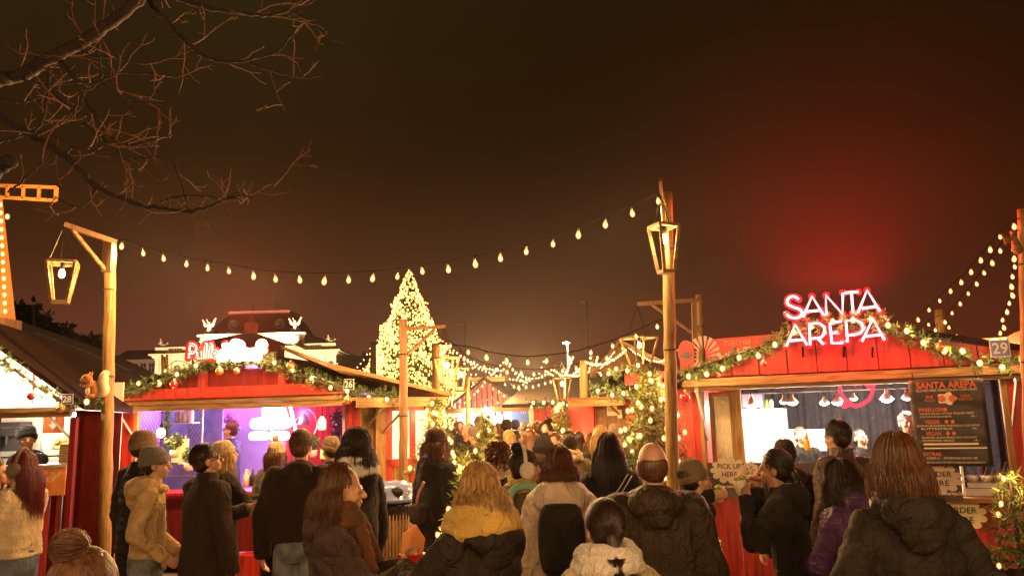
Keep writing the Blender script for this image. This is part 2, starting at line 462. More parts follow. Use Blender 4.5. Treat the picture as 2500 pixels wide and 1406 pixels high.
    if coat.get('hooddown'):
        c.T = sc_(up); w = coat['hooddown']
        c.ell((0, -.105, 1.455), (.135*w, .070*w, .085*w), 16, 10, Matrix.Rotation(R(-18), 3, 'X')); c.ell((0, -.06, 1.495), (.125*w, .085*w, .045*w), 16, 8, Matrix.Rotation(R(12), 3, 'X'))
        c.ell((0, -.125, 1.38), (.08*w, .045*w, .07*w), 12, 8)
        for s in (-1, 1): c.rcone((s*.10*w, -.03, 1.475), (s*.05, .09, 1.435), .035*w, .028)
    me = remesh(c, (.009 if near == 2 else .0115 if near else .018)*k, 3 if not puff else 2, .5)
    amp = coat.get('fold', .010)*k; sd = V((rg.uniform(0, 50), rg.uniform(0, 50), rg.uniform(0, 50)))
    if near:
        def fn(p):
            w = V((p.x*5+p.z*2.2, p.y*5+p.z*1.3, p.z*(3.2 if not puff else 6)))+sd
            n1 = noise.noise(w); n2 = noise.noise(w*2.7+V((9, 0, 0)))
            n3 = noise.noise(V((p.x*11-p.z*6, p.y*11, p.z*13))+sd); gv = 0.0
            if not puff:
                zz_ = p.z/k; xx_ = abs(p.x)/k
                for s0 in (1.335, 1.02, cl+.045): gv -= .0045*k*math.exp(-((zz_-s0+.012*math.cos(p.x*9))/.007)**2)
                if zz_ > 1.05: gv -= .004*k*math.exp(-((xx_-.165*wide)/.008)**2)
            return gv+amp*(-abs(n1)*2.3+.6 + n2*.6 - abs(n3)*.9)
        displace(me, fn)
    co = add_mesh(me, 'coat', cm, root)
    if coat.get('patch'):
        pm = coat['patch']; kk = MB(); kk.T = sc_(up)
    # --- trousers & shoes
    t_ = MB(); t_.T = sc_(ident)
    t_.loft([ering((0, -.005, z), rx, ry) for z, rx, ry in ((.80,.15,.11),(.86,.178,.135),(.95,.175,.13),(1.03,.155,.115))])
    flare = pants.get('wide', 1.0) if isinstance(pants, dict) else 1.0
    pm = pants['mat'] if isinstance(pants, dict) else pants
    for s, (fx, fy, bend) in zip((-1, 1), lg):
        hip = V((s*.088, 0, .86)); an = V((fx, fy, .10)); kn = (hip+an)/2 + V((0, .02+bend, 0))
        t_.rcone(hip, kn, .102, .078*flare); t_.tube([kn-V((0,0,-.03)), (kn+an)/2, an, an-V((0,0,.03))], [.078*flare, .070*flare, .064*flare, .062*flare], 14)
        sh = MB(); sh.T = sc_(ident)
        sh.rcone(an+V((0, -.03, -.04)), an+V((0, .15, -.048)), .046, .040, 10); sh.box(an+V((0, .06, -.088)), (.085, .27, .022))
        sh.build('shoe', shoes or black_p, root, True, True)
    me = remesh(t_, (.012 if near else .02)*k, 3)
    if near: displace(me, lambda p: .007*k*noise.noise(V((p.x*9, p.y*9, p.z*14))+sd))
    add_mesh(me, 'trousers', pm, root)
    # --- hair
    hs, hm = hair
    def scalp(th, ph, g=1.0):    # th: 0=front, pi/2 = left, pi=back ; ph: 0 top .. 90 = ear level
        st, ct = math.sin(th), math.cos(th)
        return V((-st*math.sin(ph)*.083*g, -.010+ct*math.sin(ph)*.104*g, 1.655+math.cos(ph)*.108*g))
    if hs and hs != 'none':
        hb = MB(); hb.T = sc_(hd)
        Lh = {'long': coat.get('hl', .26), 'bob': .135}.get(hs, 0)
        if hs != 'bald':
            hb.ell((0, -.016, 1.668), (.080, .094, .093), 16, 12); hb.ell((0, -.034, 1.63), (.078, .072, .082), 14, 10)
        else:
            hb.loft([ering((0, -.030, z), rx, ry, 20) for z, rx, ry in ((1.56,.045,.05),(1.585,.066,.066),(1.62,.0775,.071),(1.655,.0785,.070),(1.668,.072,.064))])
        if hs in ('long', 'bob'):
            zb = 1.655-.10-Lh
            hb.loft([ering((0, -.030-.02*(1.66-z)/.2, z), rx, ry, 20) for z, rx, ry in ((zb, .070, .040), (zb+.05, .092, .055), (1.56, .094, .060), (1.63, .088, .068), (1.69, .078, .08))][::1])
        if hs == 'tail':
            hb.ell((0, -.105, 1.66), .035); hb.rcone((0, -.12, 1.66), (0, -.15, 1.56), .034, .036); hb.rcone((0, -.15, 1.56), (0, -.135, 1.42), .036, .014)
        if hs == 'lowtail':
            hb.rcone((0, -.10, 1.61), (0, -.125, 1.55), .030, .028); hb.rcone((0, -.13, 1.53), (.01, -.15, 1.42), .036, .030); hb.rcone((.01, -.15, 1.42), (.02, -.15, 1.34), .030, .012)
        if hs == 'bun':
            hb.ell((-.02, -.05, 1.765), (.034, .034, .028), 12, 8)
        me = remesh(hb, (.0065 if near else .012)*k, 2)
        if near:
            def hf(p):
                q_ = p/k-hc; th = math.atan2(q_.x, q_.y); return (.0012*math.sin(th*34+3*noise.noise(p*14))+.0045*noise.noise(p*16+sd)+.0005)*k
            displace(me, hf)
        # strands
        lk = MB(); lk.T = sc_(hd)
        nl = {2: 1500, 1: 320, 0: 0}[near]; fo_ = coat.get('open', 1.0)
        if hs in ('long', 'bob', 'tail', 'lowtail', 'bun', 'short', 'curly'):
            rr_f = [.0011, .0014, .0014, .0012, .0006]
            for i in range(nl):
                th = rg.uniform(fo_, 2*math.pi-fo_) if rg.random() < .82 else rg.uniform(.3, fo_)*rg.choice((-1, 1)); front = min(th % 6.283, 6.283-th % 6.283) < fo_
                g = rg.uniform(1.0, 1.06) if rg.random() < .95 else rg.uniform(1.06, 1.13)
                w0 = rg.uniform(-.08, .08)
                pts = []
                if hs in ('long', 'bob'):
                    tw_ = th % 6.283; sg_ = 1 if tw_ < 3.1416 else -1; t1_ = (fo_+rg.uniform(.0, .3)) if sg_ > 0 else 6.283-(fo_+rg.uniform(.0, .3))
                    for ph in (8, 28, 50, 70, 88): pts.append(scalp((tw_+(t1_-tw_)*((ph-8)/80)**.9) if front else th+w0*(ph/90), R(ph), g))
                    e = pts[-1]; out = V((e.x, (e.y+.01)*.8, 0)).normalized()
                    Lx = (Lh+.09)*rg.uniform(.55, 1.12); fl = rg.uniform(.0, .035); wv = rg.uniform(0, 6)
                    for j in range(1, 6):
                        t = j/5; pts.append(e + out*(.010+fl*math.sin(t*2.6)+(.022*t*t if hs == 'long' else -.012*t*t)) + V((.006*math.sin(wv+t*5), min(0, -.02*t) , -Lx*t)))
                    rr = [.0010, .0014, .0016, .0016, .0016, .0016, .0015, .0013, .0010, .0005]
                elif hs in ('tail', 'lowtail', 'bun'):
                    tgt = {'tail': V((0, -.10, 1.665)), 'lowtail': V((0, -.10, 1.60)), 'bun': V((0, -.05, 1.752))}[hs]
                    s0 = scalp(th, R(rg.uniform(60, 105) if hs == 'bun' else rg.uniform(5, 80)), 1.03)
                    for j in range(6):
                        t = j/5; q_ = s0.lerp(tgt, t); cc = V((0, -.01, 1.655)); dv = q_-cc; dv = V((dv.x/.083, dv.y/.104, dv.z/.108)); ln = max(dv.length, .01)
                        if t < .95 and ln < 1.03: q_ = cc + V((dv.x*.083, dv.y*.104, dv.z*.108))*(1.04/ln)
                        pts.append(q_)
                    rr = [.0012, .0014, .0014, .0014, .0014, .0012]
                    if rg.random() < .35:
                        f0 = {'tail': V((0, -.14, 1.62)), 'lowtail': V((0, -.14, 1.50)), 'bun': V((-.02, -.05, 1.772))}[hs]
                        pts = []; aa = rg.uniform(0, 6.28); rr_ = rg.uniform(.012, .044); rr_z = rg.uniform(-1, 1)*math.sqrt(max(.046**2-rr_**2, .00008))
                        for j in range(6):
                            t = j/5
                            if hs == 'bun': q0 = aa+t*2.6; pts.append(f0+V((math.cos(q0), math.sin(q0)*math.cos(rr_z*60), math.sin(q0)*math.sin(rr_z*60)))*(.036+rr_*.3))
                            else: pts.append(f0+V((math.cos(aa)*rr_*(1-t*.3), -.01+math.sin(aa)*rr_*.8, -t*rg.uniform(.14, .22)+.03)))
                elif hs == 'curly':
                    s0 = scalp(th, R(rg.uniform(20, 100)), 1.1); Lx = rg.uniform(.05, .26); pf = rg.uniform(0, 6)
                    for j in range(8):
                        t = j/7; pts.append(s0+V((s0.x*.5*t+.014*math.sin(pf+t*11), -.02*t+.014*math.cos(pf+t*11), -Lx*t)))
                    rr = [.006]*7+[.002]
                else:
                    ph = R(rg.uniform(5, 95)); p0 = scalp(th, ph, 1.0); p1 = scalp(th+rg.uniform(-.2, .2), ph+R(12), 1.03+rg.uniform(0, .04)); pts = [p0, (p0+p1)/2+(p1-hc)*.02, p1]; rr = [.0018, .0015, .0006]
                lk.tube(pts, rr[:len(pts)], 3, cap=False)
        # merge strands in the same mesh
        bm = bmesh.new(); bm.from_mesh(me); tm = lk.mesh(); bm.from_mesh(tm); bm.to_mesh(me); bm.free(); bpy.data.meshes.remove(tm)
        add_mesh(me, 'hair', hm, root)
    # --- hat
    if hat:
        kind, hm_ = hat[0], hat[1]
        hb = MB(); hb.T = sc_(hd); rings = []
        for j in range(11):
            t = j/10; ph = t*math.pi/2*.985
            rx = .0885*math.cos(ph)**.5+.001; ry = .105*math.cos(ph)**.5+.001; z = 1.638+.132*math.sin(ph)
            slump = -.03*t if len(hat) > 2 else -.008*t
            rings.append([V((p.x, p.y+slump, p.z + .018*(p.y/.1)*(1-t))) for p in ering((0, -.010, z), rx, ry, 28)])
        hb.loft(rings)
        cf = []
        for z, g in ((1.628, .97), (1.632, 1.0), (1.672, 1.01), (1.680, .96)):
            cf.append([V((p.x, p.y, p.z+.018*(p.y/.1))) for p in ering((0, -.010, z), .0935*g, .109*g, 28)])
        hb.loft(cf)
        if kind == 'pom':
            for _ in range(14): hb.ell(V((rg.uniform(-.02, .02), -.02+rg.uniform(-.02, .02), 1.80+rg.uniform(-.02, .02))), rg.uniform(.02, .03), 8, 6)
        hb.build('hat', hm_, root, True, True, True)
    if hood:
        hb = MB(); hb.T = sc_(hd); g = 1.0
        nu, nv = 28, 16; grid = {}
        for j in range(nv+1):
            for i in range(nu):
                th = 2*math.pi*i/nu; ph = math.pi*(.02+.80*j/nv)
                x = -math.sin(th)*math.sin(ph)*.118; y = -.02+math.cos(th)*math.sin(ph)*.135; z = 1.65+math.cos(ph)*.142
                grid[i, j] = (V((x, y, z)), th, ph)
        for sgn in (1.0, .93):
            idx = {}
            for key_, (p, th, ph) in grid.items():
                c0 = V((0, -.02, 1.65)); idx[key_] = hb.av(c0+(p-c0)*sgn)
            for j in range(nv):
                for i in range(nu):
                    _, th, ph = grid[i, j]; dth = abs((th+math.pi) % (2*math.pi)-math.pi)
                    if dth < R(48) and ph > R(38): continue
                    f_ = (idx[i, j], idx[(i+1) % nu, j], idx[(i+1) % nu, j+1], idx[i, j+1])
                    hb.af(f_ if sgn == 1 else f_[::-1])
        hb.build('hood', hood, root, True, True)
    if scarf:
        s_ = MB(); s_.T = sc_(up); sm, fatn = scarf[0], scarf[1]
        for j in range(3):
            s_.tube([V((math.cos(t)*(.092+.012*j)*fatn, -.005+math.sin(t)*(.092+.010*j)*fatn, 1.545-.032*j+.012*math.sin(t*2+j*2))) for t in [2*math.pi*i/22 for i in range(23)]], .030*fatn, 10)
        if len(scarf) > 2:
            s_.rcone((.02, .10, 1.50), (.09, .17, 1.25), .035, .045); s_.rcone((-.04, .11, 1.49), (-.02, .18, 1.30), .03, .04)
        me = remesh(s_, .009*k, 2)
        displace(me, lambda p: .006*k*noise.noise(V((p.x*24, p.y*24, p.z*40))+sd))
        add_mesh(me, 'scarf', sm, root)
    if glasses:
        g_ = MB(); g_.T = sc_(hd)
        for s in (-1, 1):
            g_.tube([V((s*.032+.024*math.cos(t), .108-.004*abs(math.cos(t)), 1.620+.018*math.sin(t))) for t in [2*math.pi*i/14 for i in range(15)]], .0028, 5)
            g_.tube([V((s*.056, .104, 1.624)), V((s*.078, .06, 1.626)), V((s*.080, -.01, 1.62))], .0026, 5)
        g_.tube([V((-.008, .112, 1.624)), V((.008, .112, 1.624))], .0025, 5)
        g_.build('glasses', black_p, root, True, True)
    root['k'] = k
    info = dict(k=k, up=up, hd=hd, arms=arms, root=root)
    def world(p, f=None): return root.location + Matrix.Rotation(R(a), 3, 'Z') @ ((f(p) if f else V(p))*k)
    info['world'] = world
    return info
c_black = cloth('black_coat_cloth', (.022, .016, .013), .3)
c_dbrown = cloth('dark_brown_wool', (.036, .020, .013), .25, bump=.6, bs=220)
c_navy = cloth('navy_cloth', (.028, .024, .045), .2)
c_olive = cloth('olive_brown_nylon', (.036, .024, .013), rough=.55, bump=.15, bs=40)
c_blackpuf = cloth('black_puffer_nylon', (.026, .019, .014), rough=.75, bump=.25, bs=45)
c_brownpuf = cloth('dark_taupe_nylon', (.060, .038, .030), rough=.8, bump=.3, bs=60)
c_beige = cloth('beige_jacket', (.50, .33, .16), .2)
c_cream = cloth('cream_fleece', (.62, .50, .33), .3, bump=.8, bs=120)
c_pale = cloth('pale_beige_nylon', (.55, .43, .33), rough=.5, bump=.12, bs=30)
c_khaki = cloth('khaki_puffer', (.42, .34, .20), rough=.45, bump=.15, bs=35)
c_purple = cloth('purple_nylon', (.075, .030, .10), rough=.45, bump=.15, bs=40)
c_leather = cloth('brown_leather', (.060, .036, .026), rough=.35, bump=.3, bs=60)
c_oliveg = cloth('olive_coat', (.13, .095, .05))
c_grey = cloth('grey_knit', (.17, .14, .12), .4, bump=.8, bs=160)
c_greybl = cloth('grey_blue_cloth', (.14, .15, .17))
c_taupe = cloth('taupe_knit', (.20, .13, .08), .4, bump=.8, bs=160)
c_sand = cloth('sand_knit', (.45, .33, .19), .4, bump=.9, bs=160)
c_white = cloth('white_knit', (.72, .66, .60), .4, bump=.8, bs=140)
c_must = cloth('mustard_knit', (.58, .38, .10), .4, bump=.8, bs=160)
c_rust = cloth('rust_scarf', (.16, .055, .02), .4, bump=.8, bs=120, col2=(.09, .05, .02))
c_mint = cloth('mint_canvas', (.28, .55, .45))
c_green = cloth('dark_green_cloth', (.055, .07, .03))
j_blue = cloth('blue_jeans', (.12, .14, .19), rough=.8, bump=.5, bs=260, var=.3)
j_wash = cloth('washed_jeans', (.20, .22, .25), rough=.8, bump=.5, bs=260, var=.5)
j_cream = cloth('cream_trousers', (.66, .60, .50))
j_dark = cloth('dark_trousers', (.022, .018, .016))
p_white = mat('white_sneaker', (.7, .66, .6), .5)

PE = {}
def C(m, kind='plain', **k): return dict(mat=m, kind=kind, **k)

# ---- foreground, left to right
PE['bun'] = person(205, 1284, 1.95, 8, 'person in the near left corner with a messy brown hair bun, seen from behind', C(c_dbrown), j_dark, ('bun', H_brown), near=2)
PE['fleece'] = person(52, 1093, 6.3, 78, 'person with long red hair in a cream fleece jacket, wearing grey earmuffs', C(c_cream, len=.96, fat=1.08, collar=.03, fold=.014, hl=.30, open=1.75), {'mat': j_blue, 'wide': 1.25}, ('long', H_red), near=2,
    hands={1: (.10, .32, 1.12), -1: (-.12, .30, 1.08)}, hy=14)
PE['edge'] = person(-12, 1108, 6.8, -70, 'dark haired person in a dark coat cut off by the left edge of the view', C(c_black), j_dark, ('long', H_dark), near=1)
PE['vest'] = person(352, 1045, 6.9, -25, 'tall person in a dark quilted vest and brown beanie by the wooden lamp post', C(c_blackpuf, 'puffer', len=.82, quilt=.07), j_dark, ('short', H_dark), hat=('beanie', c_taupe), near=1, wide=.95, hy=-30)
PE['tan'] = person(380, 1082, 6.1, -72, 'person in a tan hooded jacket, grey beanie and pale blue jeans walking right', C(c_beige, len=.96, fat=.98, fold=.013, hooddown=1.15), {'mat': j_wash, 'wide': 1.15}, ('short', H_dark), hat=('beanie', c_grey, 1), near=2, hands={1: (.20, .12, .98), -1: (-.20, .16, .98)}, legs=((-.09, -.12, 0), (.09, .18, .03)))
PE['glass'] = person(503, 1072, 6.1, -38, 'person with glasses and short hair in a long dark brown wool coat and cream trousers', C(c_dbrown, len=.80, fat=1.10, collar=.04, fold=.009), {'mat': j_cream, 'wide': 1.2}, ('short', H_dark), near=2, hands={-1: (-.10, .38, 1.22), 1: (.28, .05, .84)}, glasses=True, hy=-22, hp=-14, wide=1.06)
PE['cap'] = person(548, 1068, 7.4, -60, 'person in a black and cream beanie and long dark coat holding food at the counter', C(c_black, len=.52, hl=.2), j_dark, ('long', H_blond), hat=('beanie', c_sand), near=1, hands={-1: (-.06, .42, 1.20), 1: (.06, .42, 1.15)}, hp=-12, shoes=p_white)
PE['pom'] = person(676, 1058, 8.6, -20, 'person in a sand coloured bobble hat in front of the purple stall', C(c_grey), j_dark, ('bob', H_brown), hat=('pom', c_sand), near=1)
PE['tall'] = person(735, 1040, 6.4, 2, 'tall person with cropped hair in a dark hooded coat and washed jeans', C(c_dbrown, len=.95, fat=1.10, hooddown=.9, fold=.010), {'mat': j_wash, 'wide': 1.15}, ('short', H_brown), near=2, wide=1.12)
PE['mov2'] = person(808, 1060, 8.2, 40, 'person in a dark beanie half hidden behind a grey scarf', C(c_black), j_dark, ('short', H_dark), hat=('beanie', c_taupe), near=1)
PE['mov'] = person(866, 1036, 5.5, 58, 'person in a black beanie, pale grey scarf and long black coat turning left', C(c_black, len=.62, hl=.22), j_dark, ('long', H_dark), hat=('beanie', c_black), scarf=(c_white, 1.15), near=2, hp=-8)
PE['brown'] = person(836, 1120, 3.95, -86, 'smiling person with brown shoulder-length hair and a rust scarf in a taupe jacket', C(c_brownpuf, len=.78, fat=1.15, hooddown=1.0, fold=.015, hl=.15, open=1.35), j_dark, ('long', H_brown), scarf=(c_rust, .95, 1), near=2,
    hands={1: (.08, .40, 1.24), -1: (-.08, .42, 1.25)}, palms={1: (-1, 0, .6), -1: (1, 0, .6)}, curl=60)
PE['blonde'] = person(1168, 1117, 3.6, 34, 'person with long blonde hair and a mustard scarf in a black puffer jacket', C(c_blackpuf, 'puffer', len=.76, fat=1.0, hooddown=1.12, quilt=.12, hl=.10, fold=.012, open=1.3), j_dark, ('long', H_blond), scarf=(c_must, 1.32), near=2,
    hands={-1: (-.22, .34, 1.28), 1: (-.02, .36, 1.24)}, palms={-1: (1, 0, .3), 1: (-1, 0, .5)}, curl=55)
PE['long'] = person(1068, 1042, 7.4, -48, 'person in a dark beanie and very long black coat beside the lit fir tree', C(c_black, len=.34, fat=1.22, hooddown=.9, hl=.12), j_dark, ('long', H_brown), hat=('beanie', c_dbrown, 1), near=1)
PE['curly'] = person(1214, 1077, 6.8, 50, 'person with curly auburn hair facing left', C(c_dbrown), j_dark, ('curly', H_auburn), scarf=(c_sand, 1.0), near=1)
PE['muffs'] = person(1280, 1078, 5.5, -78, 'person wearing white earmuffs and an olive coat facing right', C(c_oliveg, len=.55, fat=1.02, hooddown=.8), j_dark, ('bun', H_dark), scarf=(c_must, .85), near=2)
PE['pale'] = person(1366, 1080, 5.0, -4, 'person with dark red hair in a pale beige hooded jacket with a black backpack', C(c_pale, len=.93, fat=1.12, hooddown=1.35, fold=.013, hl=.02), j_dark, ('bob', H_auburn), near=2, wide=.98, legs=((-.10, -.08, 0), (.09, .15, .03)))
PE['pony'] = person(1476, 1216, 3.2, 10, 'short person with a low black ponytail and white scarf in a khaki puffer jacket', C(c_khaki, 'puffer', len=.78, fat=1.0, quilt=.13, fold=.014), j_dark, ('lowtail', H_dark), scarf=(c_white, 1.15), near=2, hands={-1: (-.33, .10, .95), 1: (.32, .10, .92)})
PE['strap'] = person(1486, 1050, 6.2, -10, 'person with long dark hair and thin white shoulder straps over a black coat', C(c_black, hl=.24), j_dark, ('long', H_dark), near=2)
PE['bald'] = person(1592, 1075, 4.15, -6, 'balding broad shouldered person in an olive brown hooded jacket', C(c_olive, len=.80, fat=1.16, hooddown=1.05, fold=.012), j_dark, ('bald', H_brown), near=2, wide=1.12)
PE['eatl'] = person(1692, 1112, 5.2, -68, 'person in a dark beanie and glasses biting into food beside the balding man', C(c_black, fat=1.0, hooddown=1.0), j_dark, ('short', H_dark), hat=('beanie', c_taupe), near=2, hands={1: (.05, .19, 1.50), -1: (-.05, .20, 1.49)}, curl=70, palms={1: (-1, -.2, .2), -1: (1, -.2, .2)}, hp=-16, lean=10, glasses=True)
PE['eatr'] = person(1893, 1094, 5.0, 62, 'person with tied dark hair in a long black coat eating from a paper wrap', C(c_black, len=.40, fat=1.02, hooddown=.95), j_dark, ('lowtail', H_dark), near=2, hands={1: (.05, .22, 1.46), -1: (-.06, .26, 1.42)}, curl=70, palms={1: (-1, -.2, .2), -1: (1, -.2, .2)}, hp=-8, lean=6, skinm=skin_d)
PE['hatb'] = person(1914, 1066, 6.6, 10, 'person in a dark beanie waiting behind the one eating from a paper wrap', C(c_dbrown, fat=1.1, hooddown=1.0), j_dark, ('short', H_dark), hat=('beanie', c_dbrown), near=1)
PE['leath'] = person(2043, 1017, 6.4, 28, 'tall person with thick dark hair and glasses in a brown leather jacket at the counter', C(c_leather, fat=1.12, collar=.05, fold=.014), j_dark, ('short', H_dark), near=2, wide=1.08, glasses=True)
PE['purple'] = person(2052, 1120, 4.6, 22, 'person bending forward in a dark purple jacket with a bowed dark haired head', C(c_purple, fat=1.08, hooddown=.9), j_blue, ('bob', H_dark), near=2, lean=34, hands={1: (.30, .55, 1.05), -1: (-.05, .62, 1.02)}, curl=60, hp=-25)
PE['bob'] = person(2186, 1044, 3.35, 0, 'person with a reddish bob and white collar in a dark padded hooded coat', C(c_brownpuf if False else c_blackpuf, 'puffer', len=.70, fat=1.0, hooddown=1.08, quilt=.22, fold=.016), j_dark, ('bob', H_chest), scarf=(c_white, .9), near=2, wide=1.0, hands={1: (.27, .04, .92), -1: (-.27, .12, 1.0)})
# ---- stall keepers
PE['s28'] = person(68, 1034, 8.35, 165, 'bearded stall keeper in a black beanie and black hooded sweater at the orange counter', C(c_black, hooddown=.8), j_dark, ('short', H_dark), hat=('beanie', c_black), near=2, hy=50, hands={1: (.12, .30, 1.15), -1: (-.15, .32, 1.15)}, z0=.2)
PE['s26'] = person(566, 1022, 11.6, 85, 'stall keeper in a dark sweatshirt in front of the purple wall', C(c_navy, fat=.95), j_dark, ('short', H_auburn), near=2, hands={1: (.06, .30, 1.1), -1: (-.06, .34, 1.1)}, hp=-10, glasses=True, z0=.15)
PE['s29a'] = person(1955, 1034, 9.6, 180, 'stall keeper leaning over beside the white fridge with a mustard bottle', C(c_black), j_dark, ('short', H_brown), near=1, hp=-25, lean=10, hands={1: (.15, .35, 1.1), -1: (-.15, .3, 1.1)}, z0=.1)
PE['s29b'] = person(2098, 1038, 9.3, 195, 'dark haired stall keeper lit brightly behind the queue', C(c_black), j_dark, ('short', H_dark), near=1, hp=-18, z0=.1)
PE['s29c'] = person(2212, 998, 8.9, 170, 'stall keeper half hidden by the hanging menu board', C(c_black), j_dark, ('short', H_brown), near=1, hp=-10, z0=.1)
# ---- far crowd
far = [
 (1094, 1040, 13.5, 'person in a dark green hood beside the white stall light', C(c_green, hooddown=1.1), ('short', H_dark), ('beanie', c_green), 20),
 (1138, 1030, 13, 'white haired person in a black jacket looking left', C(c_black, collar=.03), ('short', H_grey), None, 150),
 (1170, 1012, 14.5, 'person in a wide grey hat and sand scarf before the bright stall', C(c_grey, fat=1.1), ('short', H_brown), ('beanie', c_grey, 1), 10),
 (1199, 1032, 12.2, 'person in a brown beanie behind the low lights of the small fir', C(c_dbrown), ('short', H_brown), ('beanie', c_taupe), -15),
 (1218, 1027, 16.5, 'short haired person far back under the blue panel edge', C(c_black), ('short', H_dark), None, 0),
 (1236, 1020, 14, 'person in a round dark wool hat in front of the bright opening', C(c_dbrown, fat=1.1), ('short', H_dark), ('beanie', c_dbrown), 15),
 (1258, 1022, 17, 'person in a dark cap in front of the blue panel', C(c_navy), ('short', H_dark), ('beanie', c_navy), -20),
 (1243, 1045, 10.5, 'person with a blonde ponytail and pale collar', C(c_sand, hooddown=.8), ('tail', H_blond), None, -10),
 (1272, 1047, 11.6, 'person with short brown hair looking down to the left', C(c_black), ('short', H_brown), None, 70),
 (1289, 1038, 14, 'person in an orange brown knitted hat', C(c_dbrown), ('short', H_auburn), ('beanie', c_rust), 30),
 (1297, 1028, 17, 'fair haired person before the pale stall pillar', C(c_sand), ('short', H_blond), None, 0),
 (1313, 1022, 13.5, 'person with tousled brown hair in a black jacket', C(c_black, fat=1.15), ('short', H_brown), None, 10),
 (1333, 1020, 10.8, 'smiling person with a dark topknot and beige scarf', C(c_dbrown), ('bun', H_dark), None, 160),
 (1357, 1038, 12, 'person with straight brown hair turned to the left', C(c_beige), ('long', H_brown), None, 60),
 (1381, 1028, 12, 'person with a bright blonde bob beside the dark haired man', C(c_sand), ('bob', H_blond), None, 0),
 (1388, 1046, 8.2, 'dark short haired person in a yellow scarf in mid crowd', C(c_oliveg, fat=1.05), ('short', H_dark), None, 12),
 (1403, 1036, 13, 'person with grey speckled scarf and brown hair', C(c_grey), ('bob', H_brown), None, -150),
 (1431, 1015, 12.5, 'young person with dark hair and a black collar facing the camera by the red wall', C(c_black, collar=.05), ('short', H_dark), None, 172),
 (1447, 1052, 10, 'person with a brown bob in a mustard jacket', C(c_must), ('bob', H_brown), None, -20),
 (1466, 1033, 9.2, 'person with very long straight blonde hair over a black coat', C(c_black, hl=.28), ('long', H_blond), None, -8),
 (1491, 1017, 11.5, 'bald light skinned person looking left by the posters', C(c_black), ('bald', H_grey), None, 120),
 (1503, 1030, 9.8, 'person in a grey brown knitted beanie near the posters', C(c_taupe), ('short', H_brown), ('beanie', c_taupe), -20),
 (1536, 1032, 9.4, 'short dark haired person before the large lit fir tree', C(c_dbrown), ('short', H_dark), None, 5),
 (1183, 1048, 11, 'person in a grey jacket between the small fir and the crowd', C(c_grey, fat=1.1), ('short', H_brown), ('beanie', c_dbrown), 0),
 (1326, 1048, 9.0, 'person in a dark hooded coat in the middle of the crowd', C(c_dbrown, fat=1.15, hooddown=1), ('bob', H_dark), None, 0),
 (1152, 1036, 15.5, 'person in a black hat under the bright stall lamps', C(c_black), ('short', H_dark), ('beanie', c_black), 10),
 (1278, 1026, 18.5, 'fair person far back at the blue panel', C(c_taupe), ('short', H_blond), None, 5),
]
for px, top, Y, lb, ct, hr, ht_, a in far:
    x_ = person(px, top, Y, a, lb, ct, j_dark, hr, hat=ht_, near=1 if Y < 13.2 else 0, scarf=(c_sand, 1.0) if 'scarf' in lb else None)
    x_['root']['group'] = 'people in the crowd between the stalls'

cr = random.Random(77); kinds_ = [(c_black, H_dark, None, 'dark haired person in a black coat deep in the far crowd'), (c_dbrown, H_brown, ('beanie', c_taupe), 'person in a taupe beanie and brown coat deep in the far crowd'), (c_navy, H_brown, None, 'brown haired person in a navy coat deep in the far crowd'), (c_oliveg, H_brown, None, 'brown haired person in an olive coat deep in the far crowd'), (c_black, H_dark, ('beanie', c_black), 'person in a black beanie and black coat deep in the far crowd'), (c_grey, H_auburn, ('beanie', c_grey), 'person in a grey beanie and grey coat deep in the far crowd')]
for i in range(34):
    ct, hc_, ht_, lb = kinds_[i % 6]; px = 1098+(i*13.1) % 442+cr.uniform(-5, 5); Y_ = cr.uniform(10.5, 18)
    q_ = person(px, 1030+cr.uniform(-8, 14)+(18-Y_)*1.2, Y_, cr.choice((0, 20, -25, 170, 60, -60)), lb, C(ct, fat=cr.uniform(.95, 1.15)), j_dark, ('long' if i % 3 == 0 else 'short', hc_), hat=ht_, near=0)
    q_['root']['group'] = lb.replace(' deep in the far crowd', '').replace('person', 'people', 1)+' deep in the far crowd'
# ---- things people wear or carry
def carried(name, label, cat, info, parts, up_=True, head=False):
    """parts: list of (child name or None, MB in unit local coords, material, smooth)"""
    r = info['root']; k = info['k']; f = info['hd'] if head else info['up']
    o = thing(name, label, cat, r.location, None, 0); o.rotation_euler = r.rotation_euler
    for nm, mb, mt, sm in parts:
        q = MB(); q.v = [f(p)*k for p in mb.v]; q.f = mb.f; q.m = mb.m
        q.build(nm, mt, o, sm, True, True)
    return o
def rbox(mb, c, d, r=.3):
    c = V(c); rings = []
    for i in range(13):
        t = -math.pi/2+math.pi*i/12; z = math.sin(t); w = max(abs(math.cos(t)), .02)**r
        rings.append(ering((c.x, c.y, c.z+z*d[2]/2), d[0]/2*w, d[1]/2*w, 24, 3.5))
    return mb.loft(rings)
def pack(info, label, m, w=.29, hh=.42, dy=-.20, z=1.22, straps=True):
    b = MB(); rbox(b, (0, dy, z), (w, .15, hh)); pk = MB(); rbox(pk, (0, dy-.07, z-.08), (w*.8, .07, hh*.45))
    st = MB(); hdl = MB()
    for s in (-1, 1):
        st.tube(smooth_path([(s*.09, dy+.07, z+.17), (s*.105, -.10, 1.475), (s*.115, 0, 1.515), (s*.125, .10, 1.47), (s*.135, .17, 1.33), (s*.15, .13, 1.13), (s*.13, -.08, 1.05)], 4), .030, 8, flat=.35 if False else 1.0)
    hdl.tube([V((-.04, dy+.05, z+.2)), V((0, dy+.05, z+.24)), V((.04, dy+.05, z+.2))], .009, 6)
    return carried('backpack', label, 'backpack', info, [('bag', b, m, True), ('pocket', pk, m, True), ('strap', st, m, True), ('handle', hdl, m, True)])
pack(PE['pale'], 'black backpack on the back of the pale beige jacket', c_black)
